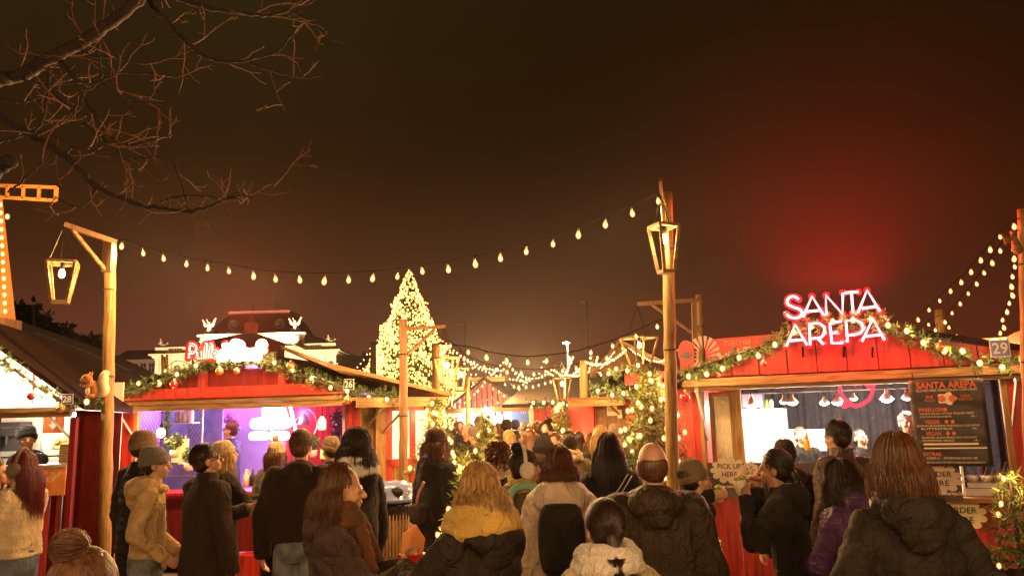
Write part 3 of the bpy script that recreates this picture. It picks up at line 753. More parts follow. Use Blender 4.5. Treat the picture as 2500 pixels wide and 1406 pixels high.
pack(PE['muffs'], 'mint green backpack worn over an olive coat', c_mint, w=.25, hh=.34, z=1.2)
def muffs(info, label, m, mb_):
    for_ = []
    for s in (-1, 1):
        b = MB(); b.ell((s*.098, -.002, 1.615), (.034, .058, .062), 14, 10); for_.append(('ear_pad', b, m, True))
    b = MB(); b.tube([V((-math.cos(t)*.100, -.012, 1.62+math.sin(t)*.165)) for t in [math.pi*i/16 for i in range(17)]], .014, 8); for_.append(('headband', b, mb_, True))
    return carried('earmuffs', label, 'earmuffs', info, for_, head=True)
muffs(PE['muffs'], 'fluffy white earmuffs on a dark haired head', c_white, c_white)
muffs(PE['fleece'], 'grey brown fluffy earmuffs over red hair', c_grey, c_taupe)
def bag_strap(info, label, m, pts, r=.016, n=1, bag=True):
    prt = []
    b = MB(); b.tube(smooth_path(pts, 4), r, 6); prt.append(('strap', b, m, True))
    if n == 2:
        b = MB(); b.tube(smooth_path([V(p)+V((.03, -.002, -.012)) for p in pts], 4), r, 6); prt.append(('strap', b, m, True))
    if bag:
        b = MB(); e = V(pts[-1]); rbox(b, (e.x, e.y+.02, e.z-.08), (.22, .09, .17)); prt.append(('bag', b, c_dbrown, True))
    return carried('shoulder_bag', label, 'bag', info, prt)
bag_strap(PE['strap'], 'shoulder bag on two thin white straps across a black coat', c_white, [(.14, -.10, 1.46), (.05, -.185, 1.33), (-.10, -.195, 1.15), (-.20, -.14, 1.0)], .005, 2)
bag_strap(PE['bob'], 'bag on a pale green-white strap across the dark padded coat', cloth('pale_strap', (.60, .58, .40)), [(.02, -.215, 1.16), (-.08, -.222, 1.06), (-.17, -.205, .96), (-.24, -.14, .88)], .015)
bag_strap(PE['long'], 'dusky pink pouch worn at the back of the long black coat', cloth('pink_pouch', (.42, .22, .19)), [(.10, -.20, 1.32), (.02, -.21, 1.2), (-.02, -.20, 1.12)], .012, bag=True)
# food
wrap_m = mat('paper_wrap', (.72, .60, .42), .7, bump=.4, bs=40); orange_pap = mat('orange_napkin', (.78, .30, .10), .7, bump=.3, bs=40)
bread_m = mat('bread', (.62, .36, .10), .7, bump=.6, bs=60); salad = mat('lettuce', (.25, .42, .06), .6, bump=.6, bs=60)
red_tray = mat('red_tray', (.55, .02, .015), .4)
def food(info, label, at_, tall=.13, wrapm=wrap_m, fill=bread_m):
    c = V(at_); a_ = MB(); a_.lathe([(.022, -tall*.55), (.034, -tall*.1), (.042, tall*.3), (.040, tall*.31), (.03, tall*.1)], c, 14)
    b_ = MB()
    for q in range(5): b_.ell(c+V((.018*math.cos(q*1.3), .016*math.sin(q*1.3), tall*.35+.006*q)), (.022, .020, .016), 8, 6)
    g_ = MB()
    for q in range(4): g_.ell(c+V((.03*math.cos(q*1.6+.4), .028*math.sin(q*1.6), tall*.34)), (.014, .014, .008), 7, 5)
    return carried('wrapped_sandwich', label, 'sandwich', info, [('wrapper', a_, wrapm, True), ('filling', b_, fill, True), ('lettuce', g_, salad, True)])
food(PE['eatr'], 'wrapped roll with green leaves at the mouth of the person in the black coat', (0, .25, 1.54))
food(PE['eatl'], 'yellow filled bun held to the mouth by the person in a beanie', (0, .21, 1.54), .09, bread_m, salad)
food(PE['brown'], 'small roll held out by the person with the rust scarf', (.0, .52, 1.30), .10)
food(PE['cap'], 'white wrapped roll held over the counter', (.0, .5, 1.24), .12)
b = MB(); b.prism([(-.06, -.05), (.05, -.06), (.07, .03), (.02, .10), (-.05, .06)], (0, 0, 0), V((1, 0, 0)), V((0, 0, 1)), V((0, 1, 0)), .012)
q = MB(); q.v = [V((-.14, .42, 1.36))+p for p in b.v]; q.f = b.f; q.m = b.m
b2 = MB(); b2.box((-.12, .44, 1.27), (.13, .10, .10))
carried('food_tray', 'red food tray with an orange napkin held by the blonde person', 'tray', PE['blonde'], [('napkin', q, orange_pap, False), ('tray', b2, red_tray, False)])
# ------------------------------------------------------------------ scene kit
def conifer(mb, wood_mb, base, h, r, n, up=.15, twigs=9, nl=.05, seed=1, zmin=.1, taper=1.0, wd=.010, dens=1.0):
    """fir: whorled branches of needle blades in mb, stems in wood_mb; returns points on the outer twigs"""
    rg = random.Random(seed); base = V(base); tips = []
    wood_mb.tube([base, base+V((.01, 0, h*.5)), base+V((0, 0, h))], [h*.014+.01, h*.009+.006, .004], 8)
    def needles(a, b, m, L):
        d = (b-a); dn = d.normalized(); x, y, _ = basis(dn)
        for i in range(m):
            t = rg.random(); p = a+d*t; ang = rg.uniform(0, 6.28); o = (x*math.cos(ang)+y*math.sin(ang))*.85+dn*.55
            o.normalize(); q = p+o*L*rg.uniform(.7, 1.1); s = o.cross(V((rg.uniform(-1, 1), rg.uniform(-1, 1), rg.uniform(-1, 1)))).normalized()*wd*.5
            i0 = mb.av(p-s); i1 = mb.av(p+s); i2 = mb.av(q); mb.af((i0, i1, i2))
    for i in range(n):
        t = (i+.5)/n; z = h*(zmin+(1-zmin)*(1-(1-t)**1.0)); rr = r*((1-(z/h-zmin)/(1-zmin))**taper)*rg.uniform(.72, 1.10)+.05*h*.3
        az = i*2.399+rg.uniform(-.3, .3); d = V((math.cos(az), math.sin(az), 0))
        a = base+V((0, 0, z)); pts = [a, a+d*rr*.5+V((0, 0, rr*up*.6)), a+d*rr+V((0, 0, rr*(up-.25)))]
        wood_mb.tube(pts, [.006+rr*.008, .005, .002], 4, False)
        nt_ = max(3, int(twigs*rr/r)) 
        for j in range(nt_+1):
            u = (j+.8)/(nt_+1); p = pts[0].lerp(pts[1], u*2) if u < .5 else pts[1].lerp(pts[2], u*2-1)
            for s in ((-1, 1) if j < nt_ else (0,)):
                tw = rr*.42*(1.15-u)+.04; dd = (d*(.75) + d.cross(V((0, 0, 1)))*s*.8 + V((0, 0, rg.uniform(-.22, .12)))).normalized()
                e = p+dd*tw; needles(p, e, int((10+tw/nl*9)*dens), nl); tips.append(e)
        needles(pts[0].lerp(pts[1], .3), pts[2], int((14+rr/nl*6)*dens), nl)
        tips.append(pts[2])
    return tips

def bulb_mesh(mb, p, s=1.0, n=8):
    """glowing pear shaped bulb hanging below p"""
    p = V(p); mb.lathe([(.002, -.098*s), (.016*s, -.094*s), (.028*s, -.075*s), (.031*s, -.056*s), (.024*s, -.030*s), (.014*s, -.012*s), (.012*s, 0)], p, n)
def socket_mesh(mb, p, s=1.0):
    mb.lathe([(.013*s, -.008*s), (.017*s, -.004*s), (.017*s, .035*s), (.008*s, .045*s)], V(p), 8)
_bm = {}
def shared_bulb(kind):
    if kind in _bm: return _bm[kind]
    b = MB()
    m2_ = None
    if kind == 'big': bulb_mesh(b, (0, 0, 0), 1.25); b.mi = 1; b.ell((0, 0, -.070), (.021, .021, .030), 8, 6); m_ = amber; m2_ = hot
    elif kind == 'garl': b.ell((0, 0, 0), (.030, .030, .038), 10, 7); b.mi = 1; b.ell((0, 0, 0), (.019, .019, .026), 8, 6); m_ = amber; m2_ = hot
    elif kind == 'socket': socket_mesh(b, (0, 0, 0)); m_ = black_p; b.tube([V((0, 0, .03)), V((0, 0, .06))], .006, 4)
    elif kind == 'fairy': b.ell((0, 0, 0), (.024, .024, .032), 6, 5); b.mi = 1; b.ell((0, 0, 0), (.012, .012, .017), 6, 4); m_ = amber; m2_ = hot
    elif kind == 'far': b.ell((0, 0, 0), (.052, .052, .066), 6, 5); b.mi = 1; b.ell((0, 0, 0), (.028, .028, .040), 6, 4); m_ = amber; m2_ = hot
    me = b.mesh(kind+'_bulb'); me.materials.append(m_)
    if m2_: me.materials.append(m2_); me.polygons.foreach_set('material_index', b.m)
    me.name = kind+'_bulb'; me.polygons.foreach_set('use_smooth', [True]*len(me.polygons)); _bm[kind] = me; return me
def put(me, name, p, parent, sc_=1.0):
    o = bpy.data.objects.new(name, me); COL.objects.link(o); o.parent = parent; o.location = V(p)-wloc(parent); o.scale = (sc_,)*3; return o
def light(p, e, col=(1, .55, .2), r=.04, kind='POINT', name='lamp_light', to=None, size=None):
    l = bpy.data.lights.new(name, kind); l.energy = e; l.color = col
    if kind == 'AREA': l.shape = 'RECTANGLE'; l.size, l.size_y = size
    else: l.shadow_soft_size = r
    o = bpy.data.objects.new(name, l); COL.objects.link(o); o.location = p
    if to is not None: o.rotation_euler = (V(to)-V(p)).to_track_quat('-Z', 'Y').to_euler()
    return o
def string(label, pts, kind, group, cable=.0045, every=None, sag=0, ends=(), scl=1.0, drop=0.0, cat='string lights'):
    """pts: bulb top points (world); ends: extra cable points"""
    r = thing('light_string', label, cat, pts[len(pts)//2], group)
    jr = random.Random(len(pts)*7+int(pts[0].x*50)); pts = [V(p)+V((0, 0, jr.uniform(-.03, .03)*(scl if kind == 'far' else .25))) for p in pts]
    c_ = MB(); pl = ([V(ends[0])] if len(ends) > 0 and ends[0] is not None else []) + [V(p)+V((0, 0, .04*scl+drop)) for p in pts] + ([V(ends[1])] if len(ends) > 1 and ends[1] is not None else [])
    c_.tube(smooth_path(pl, 2), cable, 4); c_.build('cable', cable_m, r)
    if kind == 'big': scl *= .66
    for p in pts[:100]:
        bo = put(shared_bulb(kind), 'bulb', p, r, scl*jr.uniform(.82, 1.12)); bo.rotation_euler = (jr.uniform(-.15, .15), jr.uniform(-.15, .15), 0)
        if kind == 'big': so = bpy.data.objects.new('socket', shared_bulb('socket')); COL.objects.link(so); so.parent = bo
    return r
def catenary(a, b, sag, n):
    a = V(a); b = V(b); n = int(n); return [a.lerp(b, (i+.5)/n) - V((0, 0, sag*(1-(2*(i+.5)/n-1)**2))) for i in range(n)]

def garland(label, path, rad=.11, nper=620, seed=3, bulbs=9, balls=(), group=None, bs=1.0, nl=.06, wd=.012, bulb_r=.9):
    rg = random.Random(seed); path = smooth_path(path, 6)
    seg = [0]
    for a, b in zip(path, path[1:]): seg.append(seg[-1]+(b-a).length)
    T = seg[-1]
    def pos(s):
        for i in range(len(path)-1):
            if seg[i+1] >= s: 
                t = (s-seg[i])/max(seg[i+1]-seg[i], 1e-6); return path[i].lerp(path[i+1], t), (path[i+1]-path[i]).normalized()
        return path[-1], (path[-1]-path[-2]).normalized()
    r = thing('garland', label, 'garland', path[len(path)//2], group)
    g = MB(); core = MB(); core.tube(path, .018, 5); core.build('stem', bark, r, True)
    for i in range(int(T*nper/8)):     # sprigs: short twigs each with needles
        s = rg.uniform(0, T); p, d = pos(s); x, y, _ = basis(d); ang = rg.uniform(0, 6.28)
        o = (x*math.cos(ang)+y*math.sin(ang))*.9+d*rg.uniform(-.7, .7); o.normalize(); L_ = rad*rg.uniform(.6, 1.35); e = p+o*L_
        x2, y2, _ = basis(o)
        for j in range(13):
            t = rg.random()**.8; q = p.lerp(e, t); a2 = rg.uniform(0, 6.28); od = ((x2*math.cos(a2)+y2*math.sin(a2))*.8+o*.6).normalized()
            sd_ = od.cross(V((rg.uniform(-1, 1), rg.uniform(-1, 1), rg.uniform(-1, 1)))).normalized()*wd/2; tip = q+od*nl*rg.uniform(.6, 1.1)
            g.af((g.av(q-sd_), g.av(q+sd_), g.av(tip)))
    g.build('sprigs', garl_n, r)
    out = []
    for i in range(bulbs):
        p, d = pos(T*(i+.5)/bulbs); p = p + V((rg.uniform(-.02, .02), -rad*.75, rg.uniform(-.05, .05)))
        put(shared_bulb('garl'), 'bulb', p, r, bulb_r); out.append(p)
    return r, out
ball_red = mat('red_glass_ball', (.55, .012, .015), .12, coat=1, var=.02)
ball_gold = mat('gold_glass_ball', (.70, .32, .10), .15, .7, var=.02)
_ball = {}
def bauble(label, p, m, s=.05, group='glass balls hung on the garlands'):
    key = m.name
    r = thing('bauble', label, 'bauble', p, group)
    if key not in _ball:
        b = MB(); b.ell((0, 0, 0), 1, 20, 14); me = b.mesh('ball'); me.materials.append(m); me.polygons.foreach_set('use_smooth', [True]*len(me.polygons))
        c_ = MB(); c_.lathe([(.22, .93), (.22, 1.12), (.1, 1.14)], (0, 0, 0), 10); c_.tube([V((.12*math.cos(t), 0, 1.22+.12*math.sin(t))) for t in [6.28*i/8 for i in range(9)]], .03, 4); mc = c_.mesh('cap'); mc.materials.append(metal_l)
        _ball[key] = (me, mc)
    put(_ball[key][0], 'ball', p, r, s); put(_ball[key][1], 'cap', p, r, s); return r

def lantern(label, p, s=1.0, power=40, chain=None, wf=1.0):
    """tapered open wooden lantern, wide at the top; p = centre of the top frame"""
    p = V(p); r = thing('lantern', label, 'lantern', p-V((0, 0, .5*s)), 'wooden lanterns hung from the lamp posts')
    rz_ = Matrix.Rotation(R(22), 3, 'Z')
    def q(x, y, z): return p + rz_ @ V((x*s, y*s, z*s))
    T, B_, Hh = .135*wf, .072*wf, .43
    fr = MB()
    for a_, z, w_ in ((T, 0, .030), (B_, -Hh, .026)):
        cs = [q(-a_, -a_, z), q(a_, -a_, z), q(a_, a_, z), q(-a_, a_, z)]
        for i in range(4): fr.bar(cs[i], cs[(i+1) % 4], w_*s, .028*s)
    fr.build('frame', wood_h, r)
    for sx_, sy in ((-1, -1), (1, -1), (1, 1), (-1, 1)):
        b_ = MB(); b_.bar(q(sx_*T, sy*T, -.01), q(sx_*B_, sy*B_, -Hh+.01), .028*s, .022*s, V((0, 1, 0))); b_.build('corner_bar', wood_h, r)
    b_ = MB(); b_.box(q(0, 0, .012), (.22*s, .06*s, .012*s)); b_.box(q(0, 0, -Hh-.01), (B_*2*s, B_*2*s, .012*s), rz_ @ V((1, 0, 0)), rz_ @ V((0, 1, 0))); b_.build('plate', wood_h, r)
    b_ = MB(); b_.lathe([(.022*s, -.075*s), (.024*s, -.02*s), (.018*s, 0)], p, 10); b_.build('bulb_socket', black_p, r, True)
    b_ = MB(); b_.lathe([(.004*s, -.165*s), (.022*s, -.155*s), (.032*s, -.13*s), (.028*s, -.10*s), (.018*s, -.075*s)], p, 12); b_.build('bulb', filam, r, True)
    if power: light(p+V((0, 0, -.14*s)), power, (1, .60, .25), .045)
    if chain is not None:
        c_ = MB()
        for (x, y) in ((-T, 0), (T, 0), (0, -T)):
            a0 = q(x, y, .01); a1 = V(chain); n_ = 14
            for i in range(n_):
                u0 = a0.lerp(a1, i/n_); u1 = a0.lerp(a1, (i+1.3)/n_); c_.tube([u0, u1], .005*s, 4)
        c_.build('chain', metal_d, r)
    return r
def post(label, base, top, rad=.062, group='wooden lamp posts of the market', bands=True, m=None):
    r = thing('lamp_post', label, 'post', (base.x, base.y, 0), group)
    b_ = MB(); n_ = 24; rg = random.Random(int(base.x*100)); off = [V((rg.uniform(-.006, .006), rg.uniform(-.006, .006), 0)) for _ in range(n_+1)]
    b_.tube([base.lerp(top, i/n_)+off[i] for i in range(n_+1)], [rad*(1.06-.12*i/n_)*rg.uniform(.97, 1.03) for i in range(n_+1)], 14); b_.build('pole', m or wood_v, r, True)
    if bands:
        c_ = MB()
        for t in (.62, .86): c_.tube([base.lerp(top, t)+V((math.cos(q)*rad*1.08, math.sin(q)*rad*1.08, 0)) for q in [6.283*i/14 for i in range(15)]], .006, 5)
        c_.build('wire_band', metal_d, r)
    return r

def upglow(p, e, col):
    """added spot aimed up from a sign to make the mist glow"""
    l = light(p, e, col, .08, 'SPOT', 'neon_up_light', V(p)+V((0, -.15, 1))); l.data.spot_size = R(165); l.data.spot_blend = 1.0; return l
def split_islands(o):
    bm = bmesh.new(); bm.from_mesh(o.data); seen = set(); groups = []
    for v in bm.verts:
        if v in seen: continue
        st = [v]; seen.add(v); g = []
        while st:
            a = st.pop(); g.append(a)
            for e in a.link_edges:
                b = e.other_vert(a)
                if b not in seen: seen.add(b); st.append(b)
        groups.append(g)
    if len(groups) > 1:
        for g in groups:
            gs = set(x.index for x in g); b2 = bm.copy(); b2.verts.ensure_lookup_table()
            bmesh.ops.delete(b2, geom=[x for x in b2.verts if x.index not in gs], context='VERTS')
            me = o.data.copy(); b2.to_mesh(me); b2.free(); c = o.copy(); c.data = me; COL.objects.link(c)
        nm = o.name; bpy.data.objects.remove(o)
    bm.free()

def mist(p, r, dens, label):  # added volume that imitates lens glow round bright lights
    b = MB(); b.ell(p, (r, r, r), 24, 16); m_ = bpy.data.materials.new('added_glow_mist'); m_.use_nodes = True; N_ = m_.node_tree.nodes; L_ = m_.node_tree.links
    N_.remove(N_['Principled BSDF']); vs_ = N_.new('ShaderNodeVolumeScatter'); tc_ = N_.new('ShaderNodeTexCoord'); ln = N_.new('ShaderNodeVectorMath'); ln.operation = 'LENGTH'
    sb = N_.new('ShaderNodeVectorMath'); sb.operation = 'SUBTRACT'; sb.inputs[1].default_value = (0, 0, r); L_.new(tc_.outputs['Object'], sb.inputs[0]); L_.new(sb.outputs[0], ln.inputs[0])
    mr_ = N_.new('ShaderNodeMapRange'); mr_.interpolation_type = 'SMOOTHERSTEP'; mr_.inputs[1].default_value = 0; mr_.inputs[2].default_value = r; mr_.inputs[3].default_value = dens; mr_.inputs[4].default_value = 0
    L_.new(ln.outputs['Value'], mr_.inputs[0]); L_.new(mr_.outputs[0], vs_.inputs['Density']); L_.new(vs_.outputs[0], N_['Material Output'].inputs['Volume'])
    o = b.build('mist', m_, None); tag(o, label, 'mist', kind='stuff'); return o
# ------------------------------------------------------------------ ground
g_ = MB(); ys = [-40, -5, 0, 3, 6, 9, 11, 14, 18, 22, 26, 30, 60, 300]; xs = [-260, -60, -30, -15, -8, -4, 0, 4, 8, 15, 30, 60, 260]
gi = {(i, j): g_.av((x, y, gz(min(y, 30)))) for i, x in enumerate(xs) for j, y in enumerate(ys)}
for i in range(len(xs)-1):
    for j in range(len(ys)-1): g_.af((gi[i, j], gi[i+1, j], gi[i+1, j+1], gi[i, j+1]))
tag(g_.build('ground', mat('plaza_stone', (.30, .24, .16), .55, col2=(.17, .13, .09), vs=1.7, bump=.5, bs=9, detail=8), None), kind='structure')

def framed(fr, mb, u0, u1, z0, z1, o, w_, t_):
    fr.box(mb, u0, u1, o, o+t_, z0, z0+w_); fr.box(mb, u0, u1, o, o+t_, z1-w_, z1); fr.box(mb, u0, u0+w_, o, o+t_, z0+w_, z1-w_); fr.box(mb, u1-w_, u1, o, o+t_, z0+w_, z1-w_)
neon_r = glow('red_neon_tube', (1, .20, .25), 6, True)
neon_o = glow('orange_neon_tube', (1, .42, .22), 9, True)
red_acr = mat('red_acrylic', (.55, .02, .03), .2, coat=.5, var=.03)

# =================================================================== stall 29 (right, red neon name)
A = gnd(1700, 9.0); B = gnd(2500, 7.7); F29 = Fr(A, B)
s29 = thing('market_stall', 'red wooden stall 29 with a dark curtained interior and a big red neon name', 'stall', F29.A, 'market stalls')
uL, zb = F29.uz(1684, 945); uR, _ = F29.uz(2492, 912); uR += .1; zB0 = 2.24; D29 = 2.6
uP = F29.uz(2062, 790, .0)[0]; zP = F29.uz(2062, 803)[1]
m1 = MB(); n = 12; us = [uL-.12+(uR+.28-uL)*i/n for i in range(n+1)]
zr = lambda u: zB0+.10+(zP-zB0-.10)*(1-abs(u-uP)/((uP-uL+.1) if u < uP else (uR+.35-uP)))
for a_, b_ in zip(us, us[1:]):
    t_ = .02+.004*(int(a_*10) % 3)
    for (c0, c1) in ([(a_+.006, uP), (uP, b_-.006)] if a_ < uP < b_ else [(a_+.006, b_-.006)]):
        P = [F29.p(c0, -t_, zB0+.08), F29.p(c1, -t_, zB0+.08), F29.p(c1, .0, zB0+.08), F29.p(c0, 0, zB0+.08), F29.p(c0, -t_, zr(c0)), F29.p(c1, -t_, zr(c1)), F29.p(c1, 0, zr(c1)), F29.p(c0, 0, zr(c0))]
        m1.hexa(P)
m1.build('gable_boards', red_bright, s29)
m1 = MB(); m1.poly([F29.p(uL-.1, -.035, zB0), F29.p(uR+.15, -.035, zB0), F29.p(uP, -.035, zP)]); m1.build('gable_backing', maroon, s29)
m1 = MB(); F29.box(m1, uL-.05, uR+.2, .0, .16, zB0-.03, zB0+.055); F29.box(m1, uL-.05, uR+.2, -.05, .11, zB0-.075, zB0-.033); m1.build('front_beam', wood_h, s29)
m1 = MB()
for ua, ub, za, zb_ in ((uP, uL-.28, zP+.05, zB0+.03), (uP, uR+.4, zP+.05, zB0+.08)):
    m1.hexa([F29.p(ua, .12, za), F29.p(ub, .12, zb_), F29.p(ub, -D29, zb_), F29.p(ua, -D29, za), F29.p(ua, .12, za+.05), F29.p(ub, .12, zb_+.05), F29.p(ub, -D29, zb_+.05), F29.p(ua, -D29, za+.05)])
m1.build('roof', roof_felt, s29)
zc = 1.02; uop0 = F29.uz(1724, 1100)[0]; uop1 = F29.uz(2462, 1100)[0]
m1 = MB(); F29.box(m1, uL+.02, uop0-.045, -.08, .02, 0, zB0-.04); F29.box(m1, uop1+.05, uop1+.62, -.08, .02, 0, zB0-.04); m1.build('corner_panel', red_paint, s29)
m1 = MB(); F29.box(m1, uop0-.045, uop0, -.08, .03, 0, zB0-.04); F29.box(m1, uop1, uop1+.05, -.08, .03, 0, zB0-.04); m1.build('post', wood_v, s29)
m1 = MB(); nn = 9
for i in range(nn):
    a0 = uop0+(uop1-uop0)*i/nn; b0 = uop0+(uop1-uop0)*(i+1)/nn; F29.box(m1, a0+.004, b0-.004, -.02+.004*(i % 2), .01, .06, zc-.03)
m1.build('front_boards', red_paint, s29)
m1 = MB(); F29.box(m1, uop0-.04, uop1+.04, -.45, .14, zc-.02, zc+.025); m1.build('counter', wood_h, s29)
m1 = MB(); F29.box(m1, uL+.05, uR, -D29, -D29+.04, 0, zB0); m1.build('back_wall', maroon, s29)
m1 = MB(); F29.box(m1, uL+.02, uL+.06, -D29+.05, -.1, 0, zB0); F29.box(m1, uop1+.56, uop1+.60, -D29+.05, -.1, 0, zB0); m1.build('side_wall', red_paint, s29)
m1 = MB(); F29.box(m1, uL+.05, uR, -D29, -.05, .02, .08); m1.build('floor', wood_h, s29)
curt = cloth('charcoal_curtain', (.055, .046, .054), .2, bump=.3, bs=60)
m1 = MB(); rg = random.Random(5); npt = 150; row0 = []; row1 = []
for i in range(npt+1):
    u = uop0+.05+(uop1-uop0+.3)*i/npt; o = -D29+.22+.035*math.sin(i*.55+1.5*math.sin(i*.13))+.02*math.sin(i*1.3)
    row0.append(m1.av(F29.p(u, o, .1))); row1.append(m1.av(F29.p(u, o+.01, zB0-.02)))
for i in range(npt): m1.af((row0[i], row0[i+1], row1[i+1], row1[i]))
cu = m1.build('curtain', curt, None, True); tag(cu, 'charcoal curtain hanging in folds across the back of stall 29', 'curtain')
# diagonal awning props
def prop(fr, a_, b_, oa, ob, label):
    m_ = MB(); m_.bar(fr.P(*a_, oa), fr.P(*b_, ob), .022, .022); m_.bar(fr.P(*a_, oa)-V((0,0,.02)), fr.P(*a_, oa)+V((0,0,.03)), .04, .04); tag(m_.build('awning_strut', metal_l, None), label, 'strut', 'metal struts propping the stall flaps')
prop(F29, (1700, 952), (1728, 1075), .10, .0, 'pale metal strut at the left end of stall 29')
prop(F29, (2482, 925), (2470, 1060), .10, .0, 'pale metal strut at the right end of stall 29')

def stroke(mb, pts, fr, o, conv, r, n=8, flat=1.0, sm=0):
    P = [fr.P(*conv(*p), o) for p in pts]
    if sm: P = smooth_path(P, sm)
    mb.tube(P, r, n)
conv = lambda x, y: (1850+x/2.929, 480+y/2.929)
SA = [([(292,735),(270,716),(235,716),(212,740),(216,768),(250,788),(295,803),(318,830),(300,860),(262,868),(225,858),(205,838)],4),
 ([(325,862),(388,712),(472,848)],0),([(350,822),(455,812)],0),([(490,850),(487,705),(607,840),(608,688)],0),([(620,688),(720,680)],0),([(670,685),(682,835)],0),
 ([(715,832),(782,670),(875,820)],0),([(745,800),(850,785)],0)]
AR = [([(205,1070),(268,915),(352,1060)],0),([(228,1030),(332,1022)],0),([(375,1062),(368,905),(440,905),(476,930),(482,975),(452,1008),(385,1015)],0),([(430,1015),(472,1055)],0),
 ([(600,890),(515,905),(530,1048),(610,1045)],0),([(522,975),(575,970)],0),([(643,1040),(630,888),(700,882),(745,905),(755,945),(735,975),(700,985),(645,990)],0),
 ([(745,1035),(822,875),(908,1025)],0),([(770,1000),(885,985)],0)]
sg = thing('neon_sign', 'large red neon sign reading SANTA AREPA above the gable of stall 29', 'neon sign', F29.P(2040, 850, .2))
pn = MB(); 
for S_, wd_ in ((SA, 1), (AR, 1)):
    for pts, sm in S_:
        P = [F29.P(*conv(*p), .17) for p in pts]
        if sm: P = smooth_path(P, 3)
        for p in P: pn.ell(p, (.036, .010, .036), 12, 4, Matrix.Rotation(math.atan2(F29.u.y, F29.u.x), 3, 'Z'))
        for a_, b_ in zip(P, P[1:]): pn.bar(a_, b_, .018, .072, F29.n.cross(b_-a_).normalized() if False else F29.n)
pn2 = MB(); pn2.v = pn.v; pn2.f = pn.f; pn2.m = pn.m
pn2.build('backing_panel', red_acr, sg)
for nm, S_ in (('SANTA', SA), ('AREPA', AR)):
    for pts, sm in S_:
        m1 = MB(); stroke(m1, pts, F29, .235, conv, .0125, 8, sm=sm); m1.build('letter_tube', neon_r, sg, True)
m1 = MB()
for x in (1960, 2060, 2130):
    m1.bar(F29.P(x, 845, .15), F29.P(x, 870, .0), .02, .02)
m1.build('bracket', metal_d, sg)
for x, y in ((1955, 750), (2040, 745), (2120, 735), (1960, 820), (2050, 815), (2130, 810)): light(F29.P(x, y, .33), 13, (1, .055, .075), .07)

for x, y in ((1950, 740), (2035, 732), (2120, 722)): upglow(F29.P(x, y, .45), GLOW29/3, (1, .008, .014))  # added spots feeding the red glow above the sign
mist(F29.P(2035, 740, .2), 4.4, MIST29, 'thin mist glowing red round the neon name of stall 29')
# garlands of stall 29
gp = lambda fr, pts, o: [fr.P(x, y, o) for x, y in pts]
GL = [(1655, 932), (1700, 912), (1745, 897), (1790, 876), (1840, 862), (1885, 838), (1930, 812), (1990, 793), (2050, 790)]
GR = [(2050, 790), (2120, 782), (2190, 798), (2230, 822), (2285, 845), (2330, 862), (2375, 880), (2420, 890), (2470, 888), (2510, 880)]
r_, bl1 = garland('fir garland with warm bulbs along the left slope of the stall 29 gable', gp(F29, GL, .17), .105, 950, 3, 9, group='fir garlands on the stall gables')
r_, bl2 = garland('fir garland with warm bulbs along the right slope of the stall 29 gable', gp(F29, GR, .17), .105, 950, 4, 10, group='fir garlands on the stall gables')
for i, p in enumerate(bl1+bl2): light(p+V((0, -.05, 0)), 2.2, (1, .55, .2), .03)
for x, y, m_, s_, lb in ((1673, 968, ball_red, .055, 'large dull red ball hanging at the left corner of stall 29'), (1865, 888, ball_red, .038, 'red ball hanging under the left garland of stall 29'),
    (2298, 846, ball_gold, .052, 'shiny pinkish gold ball on the right garland of stall 29'), (2166, 778, ball_red, .022, 'tiny red ball beside the last letter of the red neon name'), (1756, 918, ball_red, .020, 'tiny red berry ball low on the left garland of stall 29')):
    bauble(lb, F29.P(x, y, .26), m_, s_)

# number plates
enam = mat('white_enamel', (.75, .72, .70), .25, coat=.6, var=.03); navy = mat('navy_ink', (.03, .03, .12), .4)
def plate(label, P, fr, txt, s=.15, m=black_p, m2=enam):
    r = thing('number_plate', label, 'number sign', P, 'enamel stall number plates'); u, n_ = fr.u, fr.n
    b_ = MB(); b_.box(P, (s, .012, s), u, n_); b_.build('plate', m2, r)
    b_ = MB(); b_.box(P+n_*.008, (s*.90, .008, s*.90), u, n_); b_.build('face', m, r)
    b_ = MB(); text_into(b_, txt, s*.88, P+n_*.014-V((0, 0, s*.30)), u, V((0, 0, 1)), .003, 'CENTER', s*.76, .012*s); b_.build('digits', m2, r)
    return r
plate('blue and white enamel plate reading 29 at the right end of the garland', F29.P(2441, 850, .32), F29, '29', .165, mat('lilac_enamel', (.20, .17, .50), .3), enam)

# banner below the counter opening
blk = mat('black_banner', (.035, .022, .020), .5, var=.2, bump=.2, bs=12); clo = mat('cloud_print', (.38, .31, .25), .6, var=.04); ink = mat('dark_ink', (.02, .016, .015), .6)
cream_ink = mat('cream_print', (.70, .58, .42), .6, var=.03); orange_ink = mat('orange_print', (.60, .12, .04), .6, var=.05)
def cloud(c0, rx, rz_, nl=11):
    pts = []
    for i in range(nl*6):
        t = 2*math.pi*i/(nl*6); bmp = abs(math.sin(t*nl/2))**.6; pts.append((c0[0]+math.cos(t)*rx*(.80+.22*bmp), c0[1]+math.sin(t)*rz_*(.74+.28*bmp)))
    return pts
def frp(mb, fr, poly, o, t_=.004): return mb.prism(poly, fr.p(0, o, 0), fr.u, V((0, 0, 1)), fr.n, t_)
bn = thing('banner', 'long black counter banner with PICK UP HERE in a cream cloud', 'banner', F29.P(1800, 1200, .17))
ub0 = F29.uz(1727, 1150, .17)[0]; ub1 = F29.uz(2344, 1150, .17)[0]; zb1 = zc+.36; zb0 = zc-.02
m1 = MB(); F29.box(m1, ub0, ub1, .15, .17, zb0+.02, zb1); m1.build('cloth', blk, bn)
